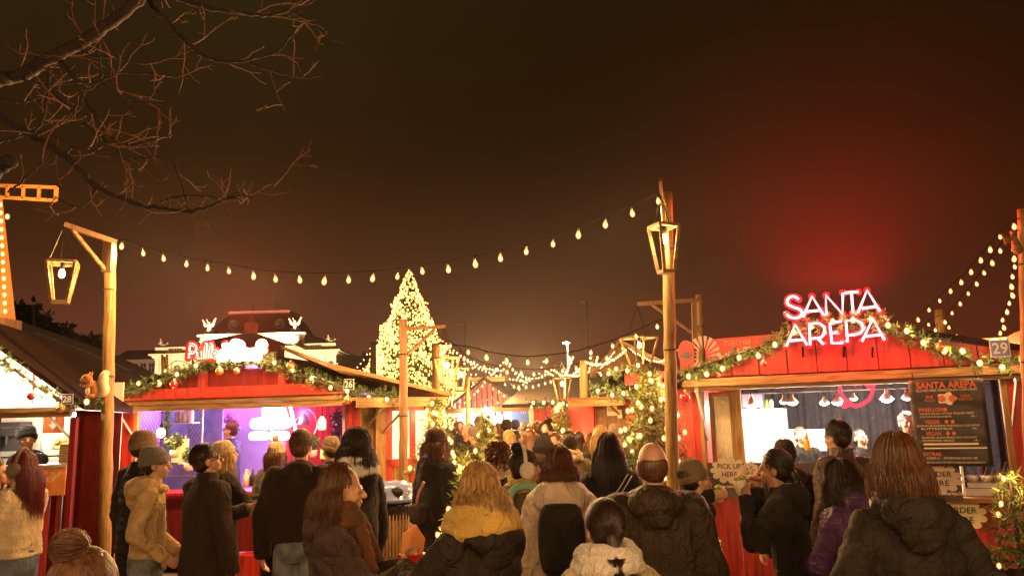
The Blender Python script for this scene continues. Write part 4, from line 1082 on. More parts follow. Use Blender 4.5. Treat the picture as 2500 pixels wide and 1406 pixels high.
ug, zg = F29.uz(1780, 1148, .18); m1 = MB(); frp(m1, F29, cloud((ug, zg), .20, .14), .172); ug2, zg2 = F29.uz(1832, 1148, .18); frp(m1, F29, cloud((ug2, zg2), .085, .10, 7), .172)
uo, zo = F29.uz(2290, 1168, .18); frp(m1, F29, cloud((uo, zo), .21, .145), .172); m1.build('cloud', clo, bn)
m1 = MB()
def tl(mb, fr, s, px, py, o, size, width=None, u=None, z=None, align='CENTER', bold=0.0):
    if u is None: u, z = fr.uz(px, py, o)
    text_into(mb, s, size, fr.p(u, o, z-size*.35), fr.u, V((0, 0, 1)), .002, align, width, bold)
tl(m1, F29, 'PICK UP', 0, 0, .178, .075, .25, ug, zg+.045, bold=.001); tl(m1, F29, 'HERE', 0, 0, .178, .075, .16, ug, zg-.04, bold=.001)
m1.build('lettering', ink, bn); m1 = MB(); tl(m1, F29, 'ORDER', 0, 0, .178, .075, .24, uo, zo+.045, bold=.001); tl(m1, F29, 'HERE', 0, 0, .178, .075, .18, uo, zo-.04, bold=.001)
m1.build('lettering', ink, bn); m1 = MB()
for q in range(5): m1.tube([F29.p(ug2+.05*math.cos(q*1.26), .18, zg2+.05*math.sin(q*1.26)), F29.p(ug2+.02*math.cos(q*1.26+.6), .18, zg2+.02*math.sin(q*1.26+.6))], .004, 4)
m1.build('cloud_outline', ink, bn)
m1 = MB(); tl(m1, F29, 'www.santaarepa.ch', 1790, 1186, .176, .05, .34); m1.build('web_address', cream_ink, bn); m1 = MB(); tl(m1, F29, '@santaarepa.bun', 2320, 1203, .176, .05, .26); m1.build('web_address', cream_ink, bn)
c2 = thing('cloud_sign', 'cream cloud shaped sign reading ORDER HERE on the red boards below the counter', 'sign', F29.P(2345, 1290, .03))
uo, zo = F29.uz(2348, 1256, .03); m1 = MB(); frp(m1, F29, cloud((uo, zo), .215, .155), .014, .02); m1.build('board', mat('cloud_board', (.66, .56, .30), .5, var=.05), c2)
m1 = MB(); tl(m1, F29, 'ORDER', 0, 0, .037, .08, .26, uo, zo+.045, bold=.001); tl(m1, F29, 'HERE', 0, 0, .037, .08, .19, uo, zo-.045, bold=.001); m1.build('lettering', ink, c2)

# menu board
mbd = thing('menu_board', 'large dark printed menu hanging from the beam of stall 29 with an orange heading', 'menu', F29.P(2310, 1140, .32))
um0, zm1 = F29.uz(2216, 929, .32); um1 = F29.uz(2400, 925, .32)[0]; zm0 = F29.uz(2300, 1138, .32)[1]
m1 = MB(); nu, nv = 14, 18; gi = {}
for i in range(nu+1):
    for j in range(nv+1):
        wv = .012*math.sin(i*.6+j*.9)+.010*math.sin(j*1.7+i*.3); gi[i, j] = m1.av(F29.p(um0+(um1-um0)*i/nu, .30+wv*.6, zm0+(zm1-zm0)*j/nv))
for i in range(nu):
    for j in range(nv): m1.af((gi[i, j], gi[i+1, j], gi[i+1, j+1], gi[i, j+1]))
mo = m1.build('sheet', blk, mbd, True); sd_ = mo.modifiers.new('s', 'SOLIDIFY'); sd_.thickness = .006; sd_.offset = 0
Wm = um1-um0; uc = (um0+um1)/2; Hm = zm1-zm0
mo_, mc_ = MB(), MB()
def ml(mb, s, fy, size, width, fx=.5, bold=0.0): text_into(mb, s, size, F29.p(um0+Wm*fx, .325, zm1-Hm*fy-size*.35), F29.u, V((0, 0, 1)), .001, 'CENTER', width, bold)
ml(mo_, 'SANTA AREPA', .065, .085, Wm*.80, bold=.0025); ml(mc_, 'GLUTEN FREE VENEZUELAN CORN BUN', .125, .03, Wm*.80)
ml(mo_, 'IN', .20, .04, .05, .26); ml(mo_, 'CULO', .235, .035, Wm*.16, .26) if False else None
ml(mo_, 'THE', .20, .035, Wm*.1, .27); ml(mo_, 'SOLO', .24, .035, Wm*.14, .27); ml(mo_, 'CASA', .20, .035, Wm*.13, .74); ml(mo_, 'FIESTA', .24, .035, Wm*.18, .74)
for fy, t1, l1, l2, pr in ((.35, 'PABELLON', 'VENEZUELAN STYLE PULLED BEEF', 'PLANTAIN AND BLACK BEANS', '16.-'), (.49, 'VEGGIE', 'PLANTAIN, BLACK BEANS, MOZZARELLA, GUACAMOLE', 'BUTTERMILK', '16.-'), (.625, 'VEGAN', 'PLANTAIN, BLACK BEANS AND AVOCADO', 'HOMEMADE SAUCE', '14.-')):
    ml(mo_, t1, fy, .05, Wm*(.32 if len(t1) > 6 else .2), .27, .001); ml(mc_, l1, fy+.045, .026, Wm*(.72 if len(l1) < 40 else .82), .47); ml(mc_, l2, fy+.08, .026, Wm*.42, .32); ml(mc_, pr, fy+.08, .026, Wm*.07, .82)
ml(mo_, 'EXTRAS', .86, .045, Wm*.24, .22, .001); ml(mc_, 'CHEESE 3.-    HOMEMADE SAUCE 1.50', .905, .026, Wm*.66, .47)
ml(mc_, 'PLEASE ASK OUR STAFF ABOUT ALLERGENS AND INGREDIENTS', .955, .018, Wm*.8, .5)
F29.box(mc_, um0+Wm*.12, um1-Wm*.16, .326, .330, zm1-Hm*.757, zm1-Hm*.735); F29.box(mc_, um0+Wm*.12, um1-Wm*.06, .326, .330, zm1-Hm*.80, zm1-Hm*.785)
mo_.build('heading', orange_ink, mbd); mc_.build('lettering', cream_ink, mbd)
m1 = MB(); frp(m1, F29, [(uc+.075*math.cos(t)*(1+.2*math.cos(t*5)), zm1-Hm*.225+.055*math.sin(t)*(1+.2*math.cos(t*5))) for t in [6.283*i/30 for i in range(30)]], .322, .005); m1.build('emblem', cream_ink, mbd)
m1 = MB()
for s in (-1, 1): frp(m1, F29, [(uc+s*.045+.032*math.cos(t), zm1-Hm*.225+.034*math.sin(t)) for t in [6.283*i/16 for i in range(16)]], .328, .003)
for fy in (.35, .49, .625): 
    for q in ((0,) if fy < .4 else (0, 1)): frp(m1, F29, [(um0+Wm*(.46+.08*q)+.016*math.cos(t), zm1-Hm*fy+.018*math.sin(t)) for t in [6.283*i/12 for i in range(12)]], .326, .003)
m1.build('picture_dots', orange_ink, mbd)
m1 = MB()
for s in (.08, .92): m1.tube([F29.p(um0+Wm*s, .30, zm1), F29.p(um0+Wm*s, .14, zB0+.02)], .004, 5)
m1.build('cord', cable_m, mbd)

# inside stall 29
m1 = MB(); p0 = F29.P(1700, 962, -1.0); m1.tube([F29.p(uop0, -1.0, zB0-.10), F29.p(uop1, -1.0, zB0-.10)], .012, 6); rod = m1.build('lamp_rail', metal_l, None); tag(rod, 'thin pale rail under the roof carrying the pendant lamps of stall 29', 'rail')
shade_m = mat('white_lamp_shade', (.75, .70, .62), .4, var=.03)
for x, y, br, sz, lb in ((1757, 972, .9, .7, 'small'), (1835, 978, 1, 1.2, 'widest'), (1914, 975, .4, .75, 'dim'), (1934, 975, 1.2, .9, 'very bright'), (2012, 978, .4, .75, 'short dim'), (2045, 974, 1.2, .95, 'bright'), (2084, 968, .5, .6, 'tiny'), (2164, 966, 1.2, 1.0, 'bright round'), (2214, 964, 1, .8, 'half hidden')):
    P = F29.P(x, y, -1.0); s_ = .08*sz; r = thing('pendant_lamp', '%s pendant lamp on the rail of stall 29 %s' % (lb, {1757: 'next to the left window', 1835: 'above the white fridge', 1914: 'left of a brighter one', 1934: 'above the bending stall keeper', 2012: 'left of the neon heart', 2045: 'behind the left of the neon heart', 2084: 'inside the outline of the neon heart', 2164: 'right of the neon heart', 2214: 'beside the menu board'}[x]), 'lamp', P, 'pendant lamps inside stall 29')
    b_ = MB(); b_.lathe([(.95*s_, -.55*s_), (1.0*s_, -.45*s_), (.55*s_, .15*s_), (.28*s_, .4*s_), (.22*s_, .9*s_), (.1*s_, 1.0*s_)], P, 18); b_.build('shade', shade_m, r, True)
    b_ = MB(); b_.ell(P+V((0, 0, -.60*s_)), (.72*s_, .72*s_, .34*s_), 14, 8); b_.build('bulb', glow('cool_lamp_%d' % int(br*10), (1, .95, .86), 20*br, True), r, True)
    b_ = MB(); b_.tube([P+V((0, 0, 1.0*s_)), V((P.x, P.y, zB0-.10))], .004, 5); b_.build('cord', cable_m, r)
    light(P+V((0, 0, -.16)), 18*br, (1, .86, .68), .05)
fg = thing('fridge', 'tall white lit fridge door with faint figures printed on it in stall 29', 'fridge', F29.P(1850, 1100, -1.35))
m1 = MB(); F29.box(m1, F29.uz(1788, 1040, -1.35)[0], F29.uz(1912, 1040, -1.35)[0], -1.9, -1.35, .1, F29.uz(1850, 998, -1.35)[1]); m1.build('cabinet', mat('fridge_white', (.86, .84, .80), .4, var=.02), fg)
m1 = MB()
for (x, y, s) in ((1843, 1022, 1), (1866, 1062, .9)):
    u, z = F29.uz(x, y, -1.34); m1.tube([F29.p(u+.035*math.cos(t)*s, -1.343, z+.03*math.sin(t)*s) for t in [math.pi*i/8 for i in range(9)]], .006, 5)
    for q in range(6): m1.ell(F29.p(u-.06+.035*q*s*math.cos(q), -1.345, z-.06-.012*q), (.018, .004, .010), 8, 4)
m1.build('print', mat('faint_print', (.60, .42, .30), .6), fg)
m1 = MB(); F29.box(m1, F29.uz(1900, 1040, -1.33)[0], F29.uz(1904, 1040, -1.33)[0], -1.345, -1.32, 1.3, 1.7); m1.build('handle', metal_l, fg)
for x, c_, lb in ((1872, salad, 'green'), (1884, cream_ink, 'cream'), (1862, bread_m, 'brown')):
    b_ = MB(); P = F29.P(x, 996, -1.5); b_.lathe([(.028, -.01), (.028, .085), (.02, .095), (.02, .11)], P, 10); tag(b_.build('tin', c_, None, True), '%s tin standing on top of the white fridge' % lb, 'tin')
bx = MB(); F29.box(bx, F29.uz(1810, 950, -1.3)[0], F29.uz(1860, 950, -1.3)[0], -1.5, -1.3, F29.uz(1835, 995, -1.3)[1], F29.uz(1835, 962, -1.3)[1]); tag(bx.build('storage_crate', mat('dark_crate', (.08, .07, .10), .5), None), 'dark crate on the shelf behind the white fridge', 'crate')
# left window strip & wood
wn = thing('window', 'lit window with a pale curtain beside the white fridge in stall 29', 'window', F29.P(1750, 1100, -.25))
m1 = MB(); framed(F29, m1, F29.uz(1730, 1, -.25)[0]*0+uop0+.02, uop0+.30, 1.05, 2.15, -.27, .05, .04); F29.box(m1, uop0+.30, uop0+.38, -.28, -.22, 1.05, 2.18); m1.build('frame', wood_v, wn)
m1 = MB(); 
for i in range(12): m1.tube([F29.p(uop0+.09+.013*i, -.26+.006*(i % 2), 1.1), F29.p(uop0+.08+.014*i, -.26, 2.1)], .012, 6)
m1.build('curtain', cloth('pale_curtain', (.80, .70, .52)), wn, True)
# neon heart
ht_ = thing('neon_heart', 'red neon heart outline with a leaf hanging inside stall 29', 'neon sign', F29.P(2090, 990, -.35))
cv = lambda x, y: (1900+x/2.673, 880+y/2.673)
for pts in ([(408,150),(404,195),(430,243),(470,275),(500,297),(545,285),(590,255),(612,215),(612,160)], [(440,255),(420,300),(455,292),(480,285)], [(570,165),(590,150),(628,152),(612,172),(585,178)], [(500,152),(512,158)]):
    m1 = MB(); stroke(m1, pts, F29, -.35, cv, .015, 8, sm=3); m1.build('tube', glow('pure_red_neon', (1, .012, .022), 4.5, True), ht_, True)
m1 = MB(); m1.tube([F29.P(2054, 935, -.35), F29.P(2054, 905, -.35)], .004, 5); m1.tube([F29.P(2128, 935, -.35), F29.P(2128, 900, -.35)], .004, 5); m1.build('cord', cable_m, ht_)
light(F29.P(2090, 965, -.25), 9, (1, .06, .08), .06)
# food case at right
cs = thing('display_case', 'steel food warmer with tongs and bowls at the right end of the stall 29 counter', 'food warmer', F29.P(2400, 1190, -.1))
uc0 = F29.uz(2352, 1150, -.1)[0]; uc1 = F29.uz(2462, 1150, -.1)[0]
m1 = MB(); F29.box(m1, uc0, uc1, -.42, -.04, zc+.03, zc+.10); F29.box(m1, uc0+.02, uc1-.02, -.42, -.06, zc+.105, zc+.15); m1.build('tray', metal_l, cs)
m1 = MB()
for i, (q, c_) in enumerate(((.08, 0), (.20, 0), (.32, 0))): m1.lathe([(.045, 0), (.06, .06), (.055, .065), (.04, .01)], F29.p(uc0+q, -.2, zc+.15), 16)
m1.build('bowl', white_p, cs, True)
m1 = MB()
for i in range(7): m1.bar(F29.p(uc0+.06+.05*i, -.12, zc+.17), F29.p(uc0+.14+.05*i, -.30, zc+.30+.02*(i % 3)), .012, .006)
m1.bar(F29.p(uc0+.05, -.1, zc+.75), F29.p(uc0+.10, -.1, zc+.4), .012, .006); m1.bar(F29.p(uc0+.07, -.1, zc+.76), F29.p(uc0+.13, -.1, zc+.4), .012, .006); m1.build('tongs', metal_l, cs)
m1 = MB(); F29.box(m1, uc0-.02, uc0, -.5, -.1, zc+.03, zc+.75); m1.build('side_panel', white_p, cs)
bt = thing('sauce_bottle', 'yellow mustard bottle on the counter of stall 29', 'bottle', F29.P(1972, 1098, -.2)); b_ = MB(); P = F29.P(1972, 1100, -.2); b_.lathe([(.028, 0), (.032, .02), (.032, .10), (.02, .135)], P, 12); b_.build('body', mat('mustard_plastic', (.75, .42, .02), .35), bt, True)
b_ = MB(); b_.lathe([(.02, .135), (.016, .16), (.005, .19)], P, 10); b_.build('nozzle', mat('mustard_cap', (.7, .35, .02), .4), bt, True)
wb = MB(); F29.box(wb, F29.uz(1925, 1060, -1.3)[0], F29.uz(2015, 1060, -1.3)[0], -1.35, -1.3, F29.uz(1960, 1100, -1.3)[1], F29.uz(1960, 1048, -1.3)[1]); tag(wb.build('steel_panel', mat('white_panel', (.8, .77, .72), .4), None), 'white splash panel behind the bending stall keeper', 'panel')

# =================================================================== stall 26 (left centre)
A = gnd(185, 11.0); B = gnd(860, 10.3); F26 = Fr(A, B)
s26 = thing('market_stall', 'red wooden stall 26 with a purple lit interior and a glowing script name', 'stall', F26.A, 'market stalls')
U = lambda x, o=0, y=1050: F26.uz(x, y, o)[0]
u0 = U(188); u1 = U(858); uo0 = U(328); uo1 = U(846); zB = 2.24; zc6 = 1.06; D26 = 2.8; ua = U(612); za = F26.uz(612, 872)[1]
m1 = MB(); F26.box(m1, u0, u1-.05, .02, .20, zB-.02, zB+.045); F26.box(m1, u0, u1-.05, .05, .18, zB-.10, zB-.025); m1.build('front_beam', wood_h, s26)
m1 = MB(); F26.box(m1, u0-.03, u1-.02, .0, .24, zB+.05, zB+.068); m1.build('red_lip', red_bright, s26)
m1 = MB(); F26.box(m1, u0, u1, -.03, .05, zB+.07, zB+.20)
for x in (492, 688): F26.box(m1, U(x)-.05, U(x)+.05, -.02, .045, zB+.20, F26.uz(x, 905)[1])
m1.build('gable_frame', red_paint, s26)
m1 = MB(); m1.prism([(u0, zB+.06), (u1+.1, zB+.06), (ua, za)], F26.p(0, -.05, 0), F26.u, V((0, 0, 1)), F26.n, .03); m1.build('gable_panel', maroon, s26)
m1 = MB()
for ub, zb_ in ((u0-.25, zB+.02), (u1+.25, zB+.05)):
    m1.hexa([F26.p(ua, .10, za+.02), F26.p(ub, .10, zb_), F26.p(ub, -D26, zb_), F26.p(ua, -D26, za+.02), F26.p(ua, .10, za+.07), F26.p(ub, .10, zb_+.05), F26.p(ub, -D26, zb_+.05), F26.p(ua, -D26, za+.07)])
m1.build('roof', roof_felt, s26)
m1 = MB()
for xa, xb, mt in ((188, 205, 0), (206, 240, 0), (242, 290, 0), (292, 328, 0)): F26.box(m1, U(xa), U(xb)-.012, -.04 if xa not in (292,) else -.02, .02 if xa != 206 else 0, 0, zB-.11)
m1.build('closed_shutter', maroon, s26)
m1 = MB(); F26.box(m1, uo0, uo0+.05, -.05, .02, 0, zB-.11); m1.build('post', wood_v, s26)
m1 = MB(); F26.box(m1, uo1, uo1+.16, -.06, .02, 0, zB-.02); F26.box(m1, uo0-.16, uo0-.002, -.03, .035, 0, zB-.11); m1.build('red_post', red_paint, s26)
m1 = MB(); 
for i in range(10):
    a0 = uo0+(uo1-uo0)*i/10; F26.box(m1, a0+.004, a0+(uo1-uo0)/10-.004, -.03, .0, .30, zc6-.08)
m1.build('front_boards', maroon, s26)
m1 = MB(); F26.box(m1, uo0, uo1, -.45, .16, zc6-.035, zc6); F26.box(m1, uo0, uo1, .0, .12, zc6-.08, zc6-.04); m1.build('counter', red_bright, s26)
m1 = MB(); F26.box(m1, U(575, .3, 1370), U(645, .3, 1370), .02, .34, .05, .30); m1.build('step', red_bright, s26)
pur = mat('lilac_wall', (.52, .36, .62), .7, var=.08, vs=3, bump=.2, bs=20)
m1 = MB(); F26.box(m1, u0+.1, u1-.05, -D26, -D26+.05, 0, 2.5); m1.build('back_wall', pur, s26)
m1 = MB(); F26.box(m1, u1-.16, u1-.12, -D26+.06, -.08, 0, 2.3); F26.box(m1, u0+.2, u0+.24, -D26+.06, -.06, 0, 2.3); m1.build('side_wall', pur, s26)
m1 = MB(); F26.box(m1, u0+.1, u1-.05, -D26+.06, -.05, .10, .15); m1.build('floor', wood_h, s26)
m1 = MB(); F26.box(m1, u0+.2, u1-.1, -D26+.06, -.1, 2.42, 2.45); m1.build('ceiling', pur, s26)
# steel mesh screen
ms = thing('mesh_screen', 'diamond wire mesh screen on the left inside the purple stall', 'screen', F26.P(410, 1100, -.9)); m1 = MB()
ml0 = U(336, -.9); ml1 = U(492, -.9); zt = 2.35; zb_ = 1.2
for i in range(-26, 30):
    for sg_ in (1, -1):
        a_ = ml0+i*.055 if sg_ > 0 else ml0+i*.055; pts = []
        ua_, ub_ = a_, a_+sg_*(zt-zb_)*.7
        t0, t1 = 0, 1
        if ub_ != ua_:
            ta = (ml0-ua_)/(ub_-ua_); tb = (ml1-ua_)/(ub_-ua_); t0 = max(0, min(ta, tb)); t1 = min(1, max(ta, tb))
        if t1 > t0: m1.tube([F26.p(ua_+(ub_-ua_)*t0, -.9, zb_+(zt-zb_)*t0), F26.p(ua_+(ub_-ua_)*t1, -.9, zb_+(zt-zb_)*t1)], .0035, 3, False)
m1.build('wire', metal_l, ms); m1 = MB(); framed(F26, m1, ml0-.02, ml1+.02, zb_, zt, -.91, .025, .02); m1.build('frame', metal_l, ms)
m1 = MB(); F26.box(m1, ml0, ml1, -1.5, -1.46, .2, 2.4); m1.build('backing', mat('slate_blue_wall', (.16, .15, .25), .6, var=.2), ms)
sh_ = thing('wall_shelf', 'pink lit shelf with crockery on the wire mesh screen', 'shelf', F26.P(455, 1040, -.8)); m1 = MB(); F26.box(m1, U(425, -.8), U(480, -.8), -.88, -.68, F26.uz(450, 1034, -.8)[1], F26.uz(450, 1034, -.8)[1]+.02); m1.build('board', white_p, sh_)
m1 = MB(); m1.bar(F26.P(462, 1036, -.72), F26.P(462, 1060, -.86), .02, .02); m1.build('bracket', metal_l, sh_)
for i, x in enumerate((432, 442, 453, 466)):
    b_ = MB(); P = F26.P(x, 1033, -.78); b_.lathe([(.025, .0), (.04, .03), (.04, .12+.03*(i % 2)), (.025, .16+.03*(i % 2))], P+V((0, 0, .012)), 14); tag(b_.build('jug', white_p, None, True), 'pale jug on the shelf of the purple stall, number %s from the left' % ('one', 'two', 'three', 'four')[i], 'jug', 'pale jugs on the wall shelf')
# lit white letter boxes (illegible burnt-out light sign)
led = glow('white_led_letters', (1, .86, 1), 12, True)
lb_ = thing('light_sign', 'burnt out white light sign shaped like a stack of buns on the purple wall', 'light sign', F26.P(665, 1075, -1.6))
for (x0, y0, x1, y1) in ((640, 992, 695, 1016), (612, 1020, 708, 1046), (609, 1054, 655, 1073), (659, 1054, 704, 1073)):
    ua_, z1_ = F26.uz(x0, y0, -1.6); ub_, z0_ = F26.uz(x1, y1, -1.6); b_ = MB(); w2, h2 = (ub_-ua_)/2, (z1_-z0_)/2
    pl = []
    for i in range(28):
        t = 6.283*i/28; pl.append(((ua_+ub_)/2+w2*math.copysign(abs(math.cos(t))**.5, math.cos(t)), (z0_+z1_)/2+h2*math.copysign(abs(math.sin(t))**.5, math.sin(t))))
    frp(b_, F26, pl, -1.64, .05); b_.build('lit_panel', led, lb_)
for pts in ([(692,990),(708,1040)], [(708,988),(722,1050)], [(692,990),(708,986)], [(660,1016),(665,1054)]):
    b_ = MB(); stroke(b_, pts, F26, -1.6, lambda x, y: (x, y), .022, 8); b_.build('lit_tube', led, lb_, True)
light(F26.P(665, 1035, -1.30), 85, (.70, .36, 1), .14); light(F26.P(520, 1000, -2.1), 26, (.75, .14, 1), .1); light(F26.P(745, 1010, -2.0), 20, (.6, .2, 1), .1); light(F26.P(560, 1000, -.7), 10, (1, .35, .45), .06); light(F26.P(400, 1000, -1.2), 7, (.35, .35, 1), .1); light(F26.p((uo0+uo1)/2, -.8, 2.3), 16, (1, .45, .8), .1)
# warm bare bulb & jar lamp
def glowlamp(label, P, r0, m_, e, col, cord_to, shape='ball'):
    r = thing('hanging_lamp', label, 'lamp', P); b_ = MB()
    if shape == 'ball': b_.ell(P, (r0, r0, r0*1.2), 14, 10)
    else: b_.lathe([(r0*.6, -r0*1.5), (r0, -r0*1.3), (r0, r0*.9), (r0*.5, r0*1.5), (r0*.35, r0*1.9)], P, 14)
    b_.build('bulb', m_, r, True); b_ = MB(); b_.tube([P+V((0, 0, r0*1.3)), V((P.x, P.y, cord_to))], .006, 5); b_.lathe([(r0*.35, r0*1.1), (r0*.38, r0*2), (r0*.1, r0*2.2)], P, 8); b_.build('cord', cable_m, r); light(P+V((0, -.12, 0)), e, col, .05)
glowlamp('dazzling bare bulb at the left of the purple stall opening', F26.P(393, 1056, .0), .055, filam, 26, (1, .62, .28), zB)
glowlamp('amber glass jar lamp hanging at the right of the purple stall', F26.P(786, 1034, -.5), .055, glow('amber_jar', (1, .50, .14), 4, True), 5, (1, .5, .18), zB+.1, 'jar')
can_m = mat('candle_wax', (.75, .50, .22), .6, emis=(1, .5, .12), es=.8)
for i, (x, y, h_) in enumerate(((428, 1108, .22), (444, 1108, .26), (452, 1098, .30), (790, 1108, .12))):
    r = thing('candle', 'glowing pillar candle on the purple stall counter %s' % ('at the far left', 'second from the left', 'tallest of the three', 'in a glass dish at the right')[i], 'candle', F26.P(x, y, -.1), 'candles on the purple stall counter'); P = F26.P(x, y, -.1)
    b_ = MB(); b_.lathe([(.045, -h_*.5), (.045, h_*.5), (.03, h_*.5-.01)], P, 14); b_.build('wax', can_m, r, True); b_ = MB(); b_.ell(P+V((0, 0, h_*.5+.025)), (.008, .008, .022), 6, 5); b_.build('flame', bulb_s, r, True)
def bush(label, name, P, rad, n, m_, seed, pot=None, sz=.045, cat='plant'):
    rg = random.Random(seed); r = thing(name, label, cat, P); b_ = MB()
    for i in range(n):
        d = V((rg.gauss(0, 1), rg.gauss(0, 1), rg.gauss(0, 1))).normalized(); q = V(P)+V((d.x*rad[0], d.y*rad[1], d.z*rad[2]))*rg.random()**.4; t = V((rg.gauss(0, 1), rg.gauss(0, 1), rg.gauss(0, 1))).normalized(); s = t.cross(d).normalized()
        L_ = sz*rg.uniform(.6, 1.3); i0 = [b_.av(q), b_.av(q+t*L_*.5+s*L_*.25), b_.av(q+t*L_), b_.av(q+t*L_*.5-s*L_*.25)]; b_.af(i0)
    b_.build('leaves', m_, r)
    b_ = MB()
    for i in range(6):
        e = V(P)+V((rg.uniform(-1, 1)*rad[0]*.8, rg.uniform(-1, 1)*rad[1]*.8, rg.uniform(0, 1)*rad[2]*.8)); b_.tube([V(P)-V((0, 0, rad[2])), e], .004, 4)
    b_.build('stems', bark, r)
    if pot:
        b_ = MB(); b_.lathe([(pot*.7, -pot*1.5), (pot, 0), (pot*.9, .002), (pot*.8, -.01)], V(P)-V((0, 0, rad[2]*.85)), 14); b_.build('pot', white_p, r, True)
    return r
leafg = mat('leaf_green', (.12, .19, .03), .5, col2=(.05, .10, .02), vs=10); leafp = mat('dried_leaf', (.25, .10, .16), .6)
bush('yellow green hydrangea bunch beside the dazzling bare bulb', 'potted_plant', F26.P(428, 1078, -.05), (.14, .10, .13), 420, leafg, 3, .07)
bush('small potted shrub on the counter behind the person with glasses', 'potted_plant', F26.P(462, 1110, .0), (.11, .09, .12), 300, leafg, 4, .07)
bush('trailing vine hanging beside the mesh screen of the purple stall', 'vine', F26.P(408, 1030, -.3), (.05, .05, .34), 420, leafg, 5, None, .035)
bush('spiky plant in a white pot hung on the purple wall', 'potted_plant', F26.P(541, 1022, -2.3), (.24, .10, .09), 160, leafp, 6, .08, .09)
bush('round green plant beside the amber candle of the purple stall', 'potted_plant', F26.P(765, 1080, -.3), (.09, .08, .12), 320, leafg, 7, .06)
bush('dark dried flower bunch hanging upside down at the right of the purple stall', 'dried_bouquet', F26.P(825, 1038, -.9), (.10, .08, .28), 420, mat('dried_purple', (.06, .02, .05), .7), 8, None, .06)
# desk lamp with springy cable
dl = thing('clamp_lamp', 'grey clamp lamp with a looping cable on the purple wall', 'lamp', F26.P(742, 1030, -1.6)); P = F26.P(742, 1020, -1.6)
b_ = MB(); b_.lathe([(.09, -.10), (.06, .02), (.03, .06), (.012, .07)], P, 14); b_.build('shade', metal_l, dl, True); b_ = MB(); b_.tube(smooth_path([P+V((0, 0, .06)), P+V((.05, 0, .14)), P+V((.16, .0, .04)), P+V((.2, 0, -.15)), P+V((.12, 0, -.3))], 5), .006, 5); b_.tube(smooth_path([P+V((-.02, 0, .05)), P+V((-.14, 0, -.06)), P+V((-.12, 0, -.25))], 5), .006, 5); b_.build('cable', metal_l, dl)
def bottle(label, P, m_, h_=.26, r_=.035, grp=None, name='bottle'):
    b_ = MB(); b_.lathe([(r_, 0), (r_, h_*.6), (r_*.4, h_*.78), (r_*.38, h_), (r_*.3, h_)], P, 12); return tag(b_.build(name, m_, None, True), label, 'bottle', grp)
for i, (x, m_, lb) in enumerate(((607, metal_l, 'steel shaker'), (616, black_p, 'black bottle'), (600, white_p, 'white squeeze bottle'))): bottle('%s on the red counter beside the tall person' % lb, F26.P(x, 1186, -.1+.05*i), m_, .22)
prop(F26, (285, 1000), (332, 1075), .18, .0, 'pale metal strut at the left end of the purple stall')
# garlands 26
GL = [(232, 990), (270, 968), (320, 955), (365, 938), (410, 925), (450, 903), (500, 888), (560, 878), (612, 873)]
GR = [(612, 873), (660, 884), (705, 908), (740, 918), (785, 932), (830, 952), (870, 965), (920, 966), (975, 968)]
r_, b1 = garland('fir garland with warm bulbs up the left slope of the stall 26 gable', gp(F26, GL, .17), .12, 900, 11, 8, group='fir garlands on the stall gables')
r_, b2 = garland('fir garland with warm bulbs down the right slope of the stall 26 gable', gp(F26, GR, .17), .12, 900, 12, 8, group='fir garlands on the stall gables')
for p in b1+b2: light(p+V((0, -.05, 0)), 2.6, (1, .55, .2), .03)
for x, y, m_, s_, lb in ((271, 1008, ball_gold, .060, 'dull gold ball beside the wooden lamp post under the flap of stall 26'), (425, 938, ball_red, .055, 'dark red ball on the left garland of stall 26'), (536, 906, ball_gold, .055, 'pink gold ball hanging under the glowing name of stall 26'), (578, 906, ball_gold, .042, 'smaller gold ball right of another under the glowing name of stall 26'),
    (710, 893, ball_gold, .058, 'large pink gold ball on the right garland of stall 26'), (849, 977, ball_gold, .058, 'copper ball hanging at the right corner of stall 26')):
    bauble(lb, F26.P(x, y, .30), m_, s_)
plate('white enamel plate reading 26 at the right end of the stall gable', F26.P(852, 938, .34), F26, '26', .135)
# Pulled Beef sign
pb = thing('neon_sign', 'glowing script sign reading Pulled Beef on top of stall 26', 'neon sign', F26.P(550, 880, .25))
cv2 = lambda x, y: (350+x/4.017, 700+y/4.017)
LT = [[(440,700),(448,590),(470,565),(505,580),(510,620),(480,645),(452,640)],
 [(520,640),(522,680),(540,695),(560,680),(565,640),(568,685),(578,700)],
 [(590,700),(592,620),(605,565),(620,575),(615,640),(612,700)],
 [(640,700),(642,620),(655,565),(670,578),(665,640),(660,700)],
 [(685,680),(720,665),(725,640),(705,630),(688,655),(695,690),(725,700),(740,685)],
 [(800,560),(812,620),(808,700)],[(800,650),(770,645),(755,670),(765,700),(795,700),(806,680)],
 [(880,700),(878,560),(920,545),(965,570),(945,610),(895,620),(960,635),(968,680),(930,705),(885,702)],
 [(990,680),(1025,665),(1030,640),(1008,630),(990,655),(998,690),(1030,700),(1042,685)],
 [(1055,680),(1090,665),(1095,640),(1073,630),(1055,655),(1063,690),(1095,700),(1108,685)],
 [(1190,580),(1170,545),(1140,560),(1132,610),(1128,715)],[(1100,635),(1190,625)]]
pn = MB()
for pts in LT:
    P = smooth_path([F26.P(*cv2(*p), .19) for p in pts], 3)
    for p in P: pn.ell(p, (.058, .012, .056), 10, 4, Matrix.Rotation(math.atan2(F26.u.y, F26.u.x), 3, 'Z'))
pn.build('backing_panel', red_acr, pb)
ncore = glow('peach_neon', (1, .42, .24), 4, True); nhot = glow('hot_white_neon', (1, .66, .36), 30, True)
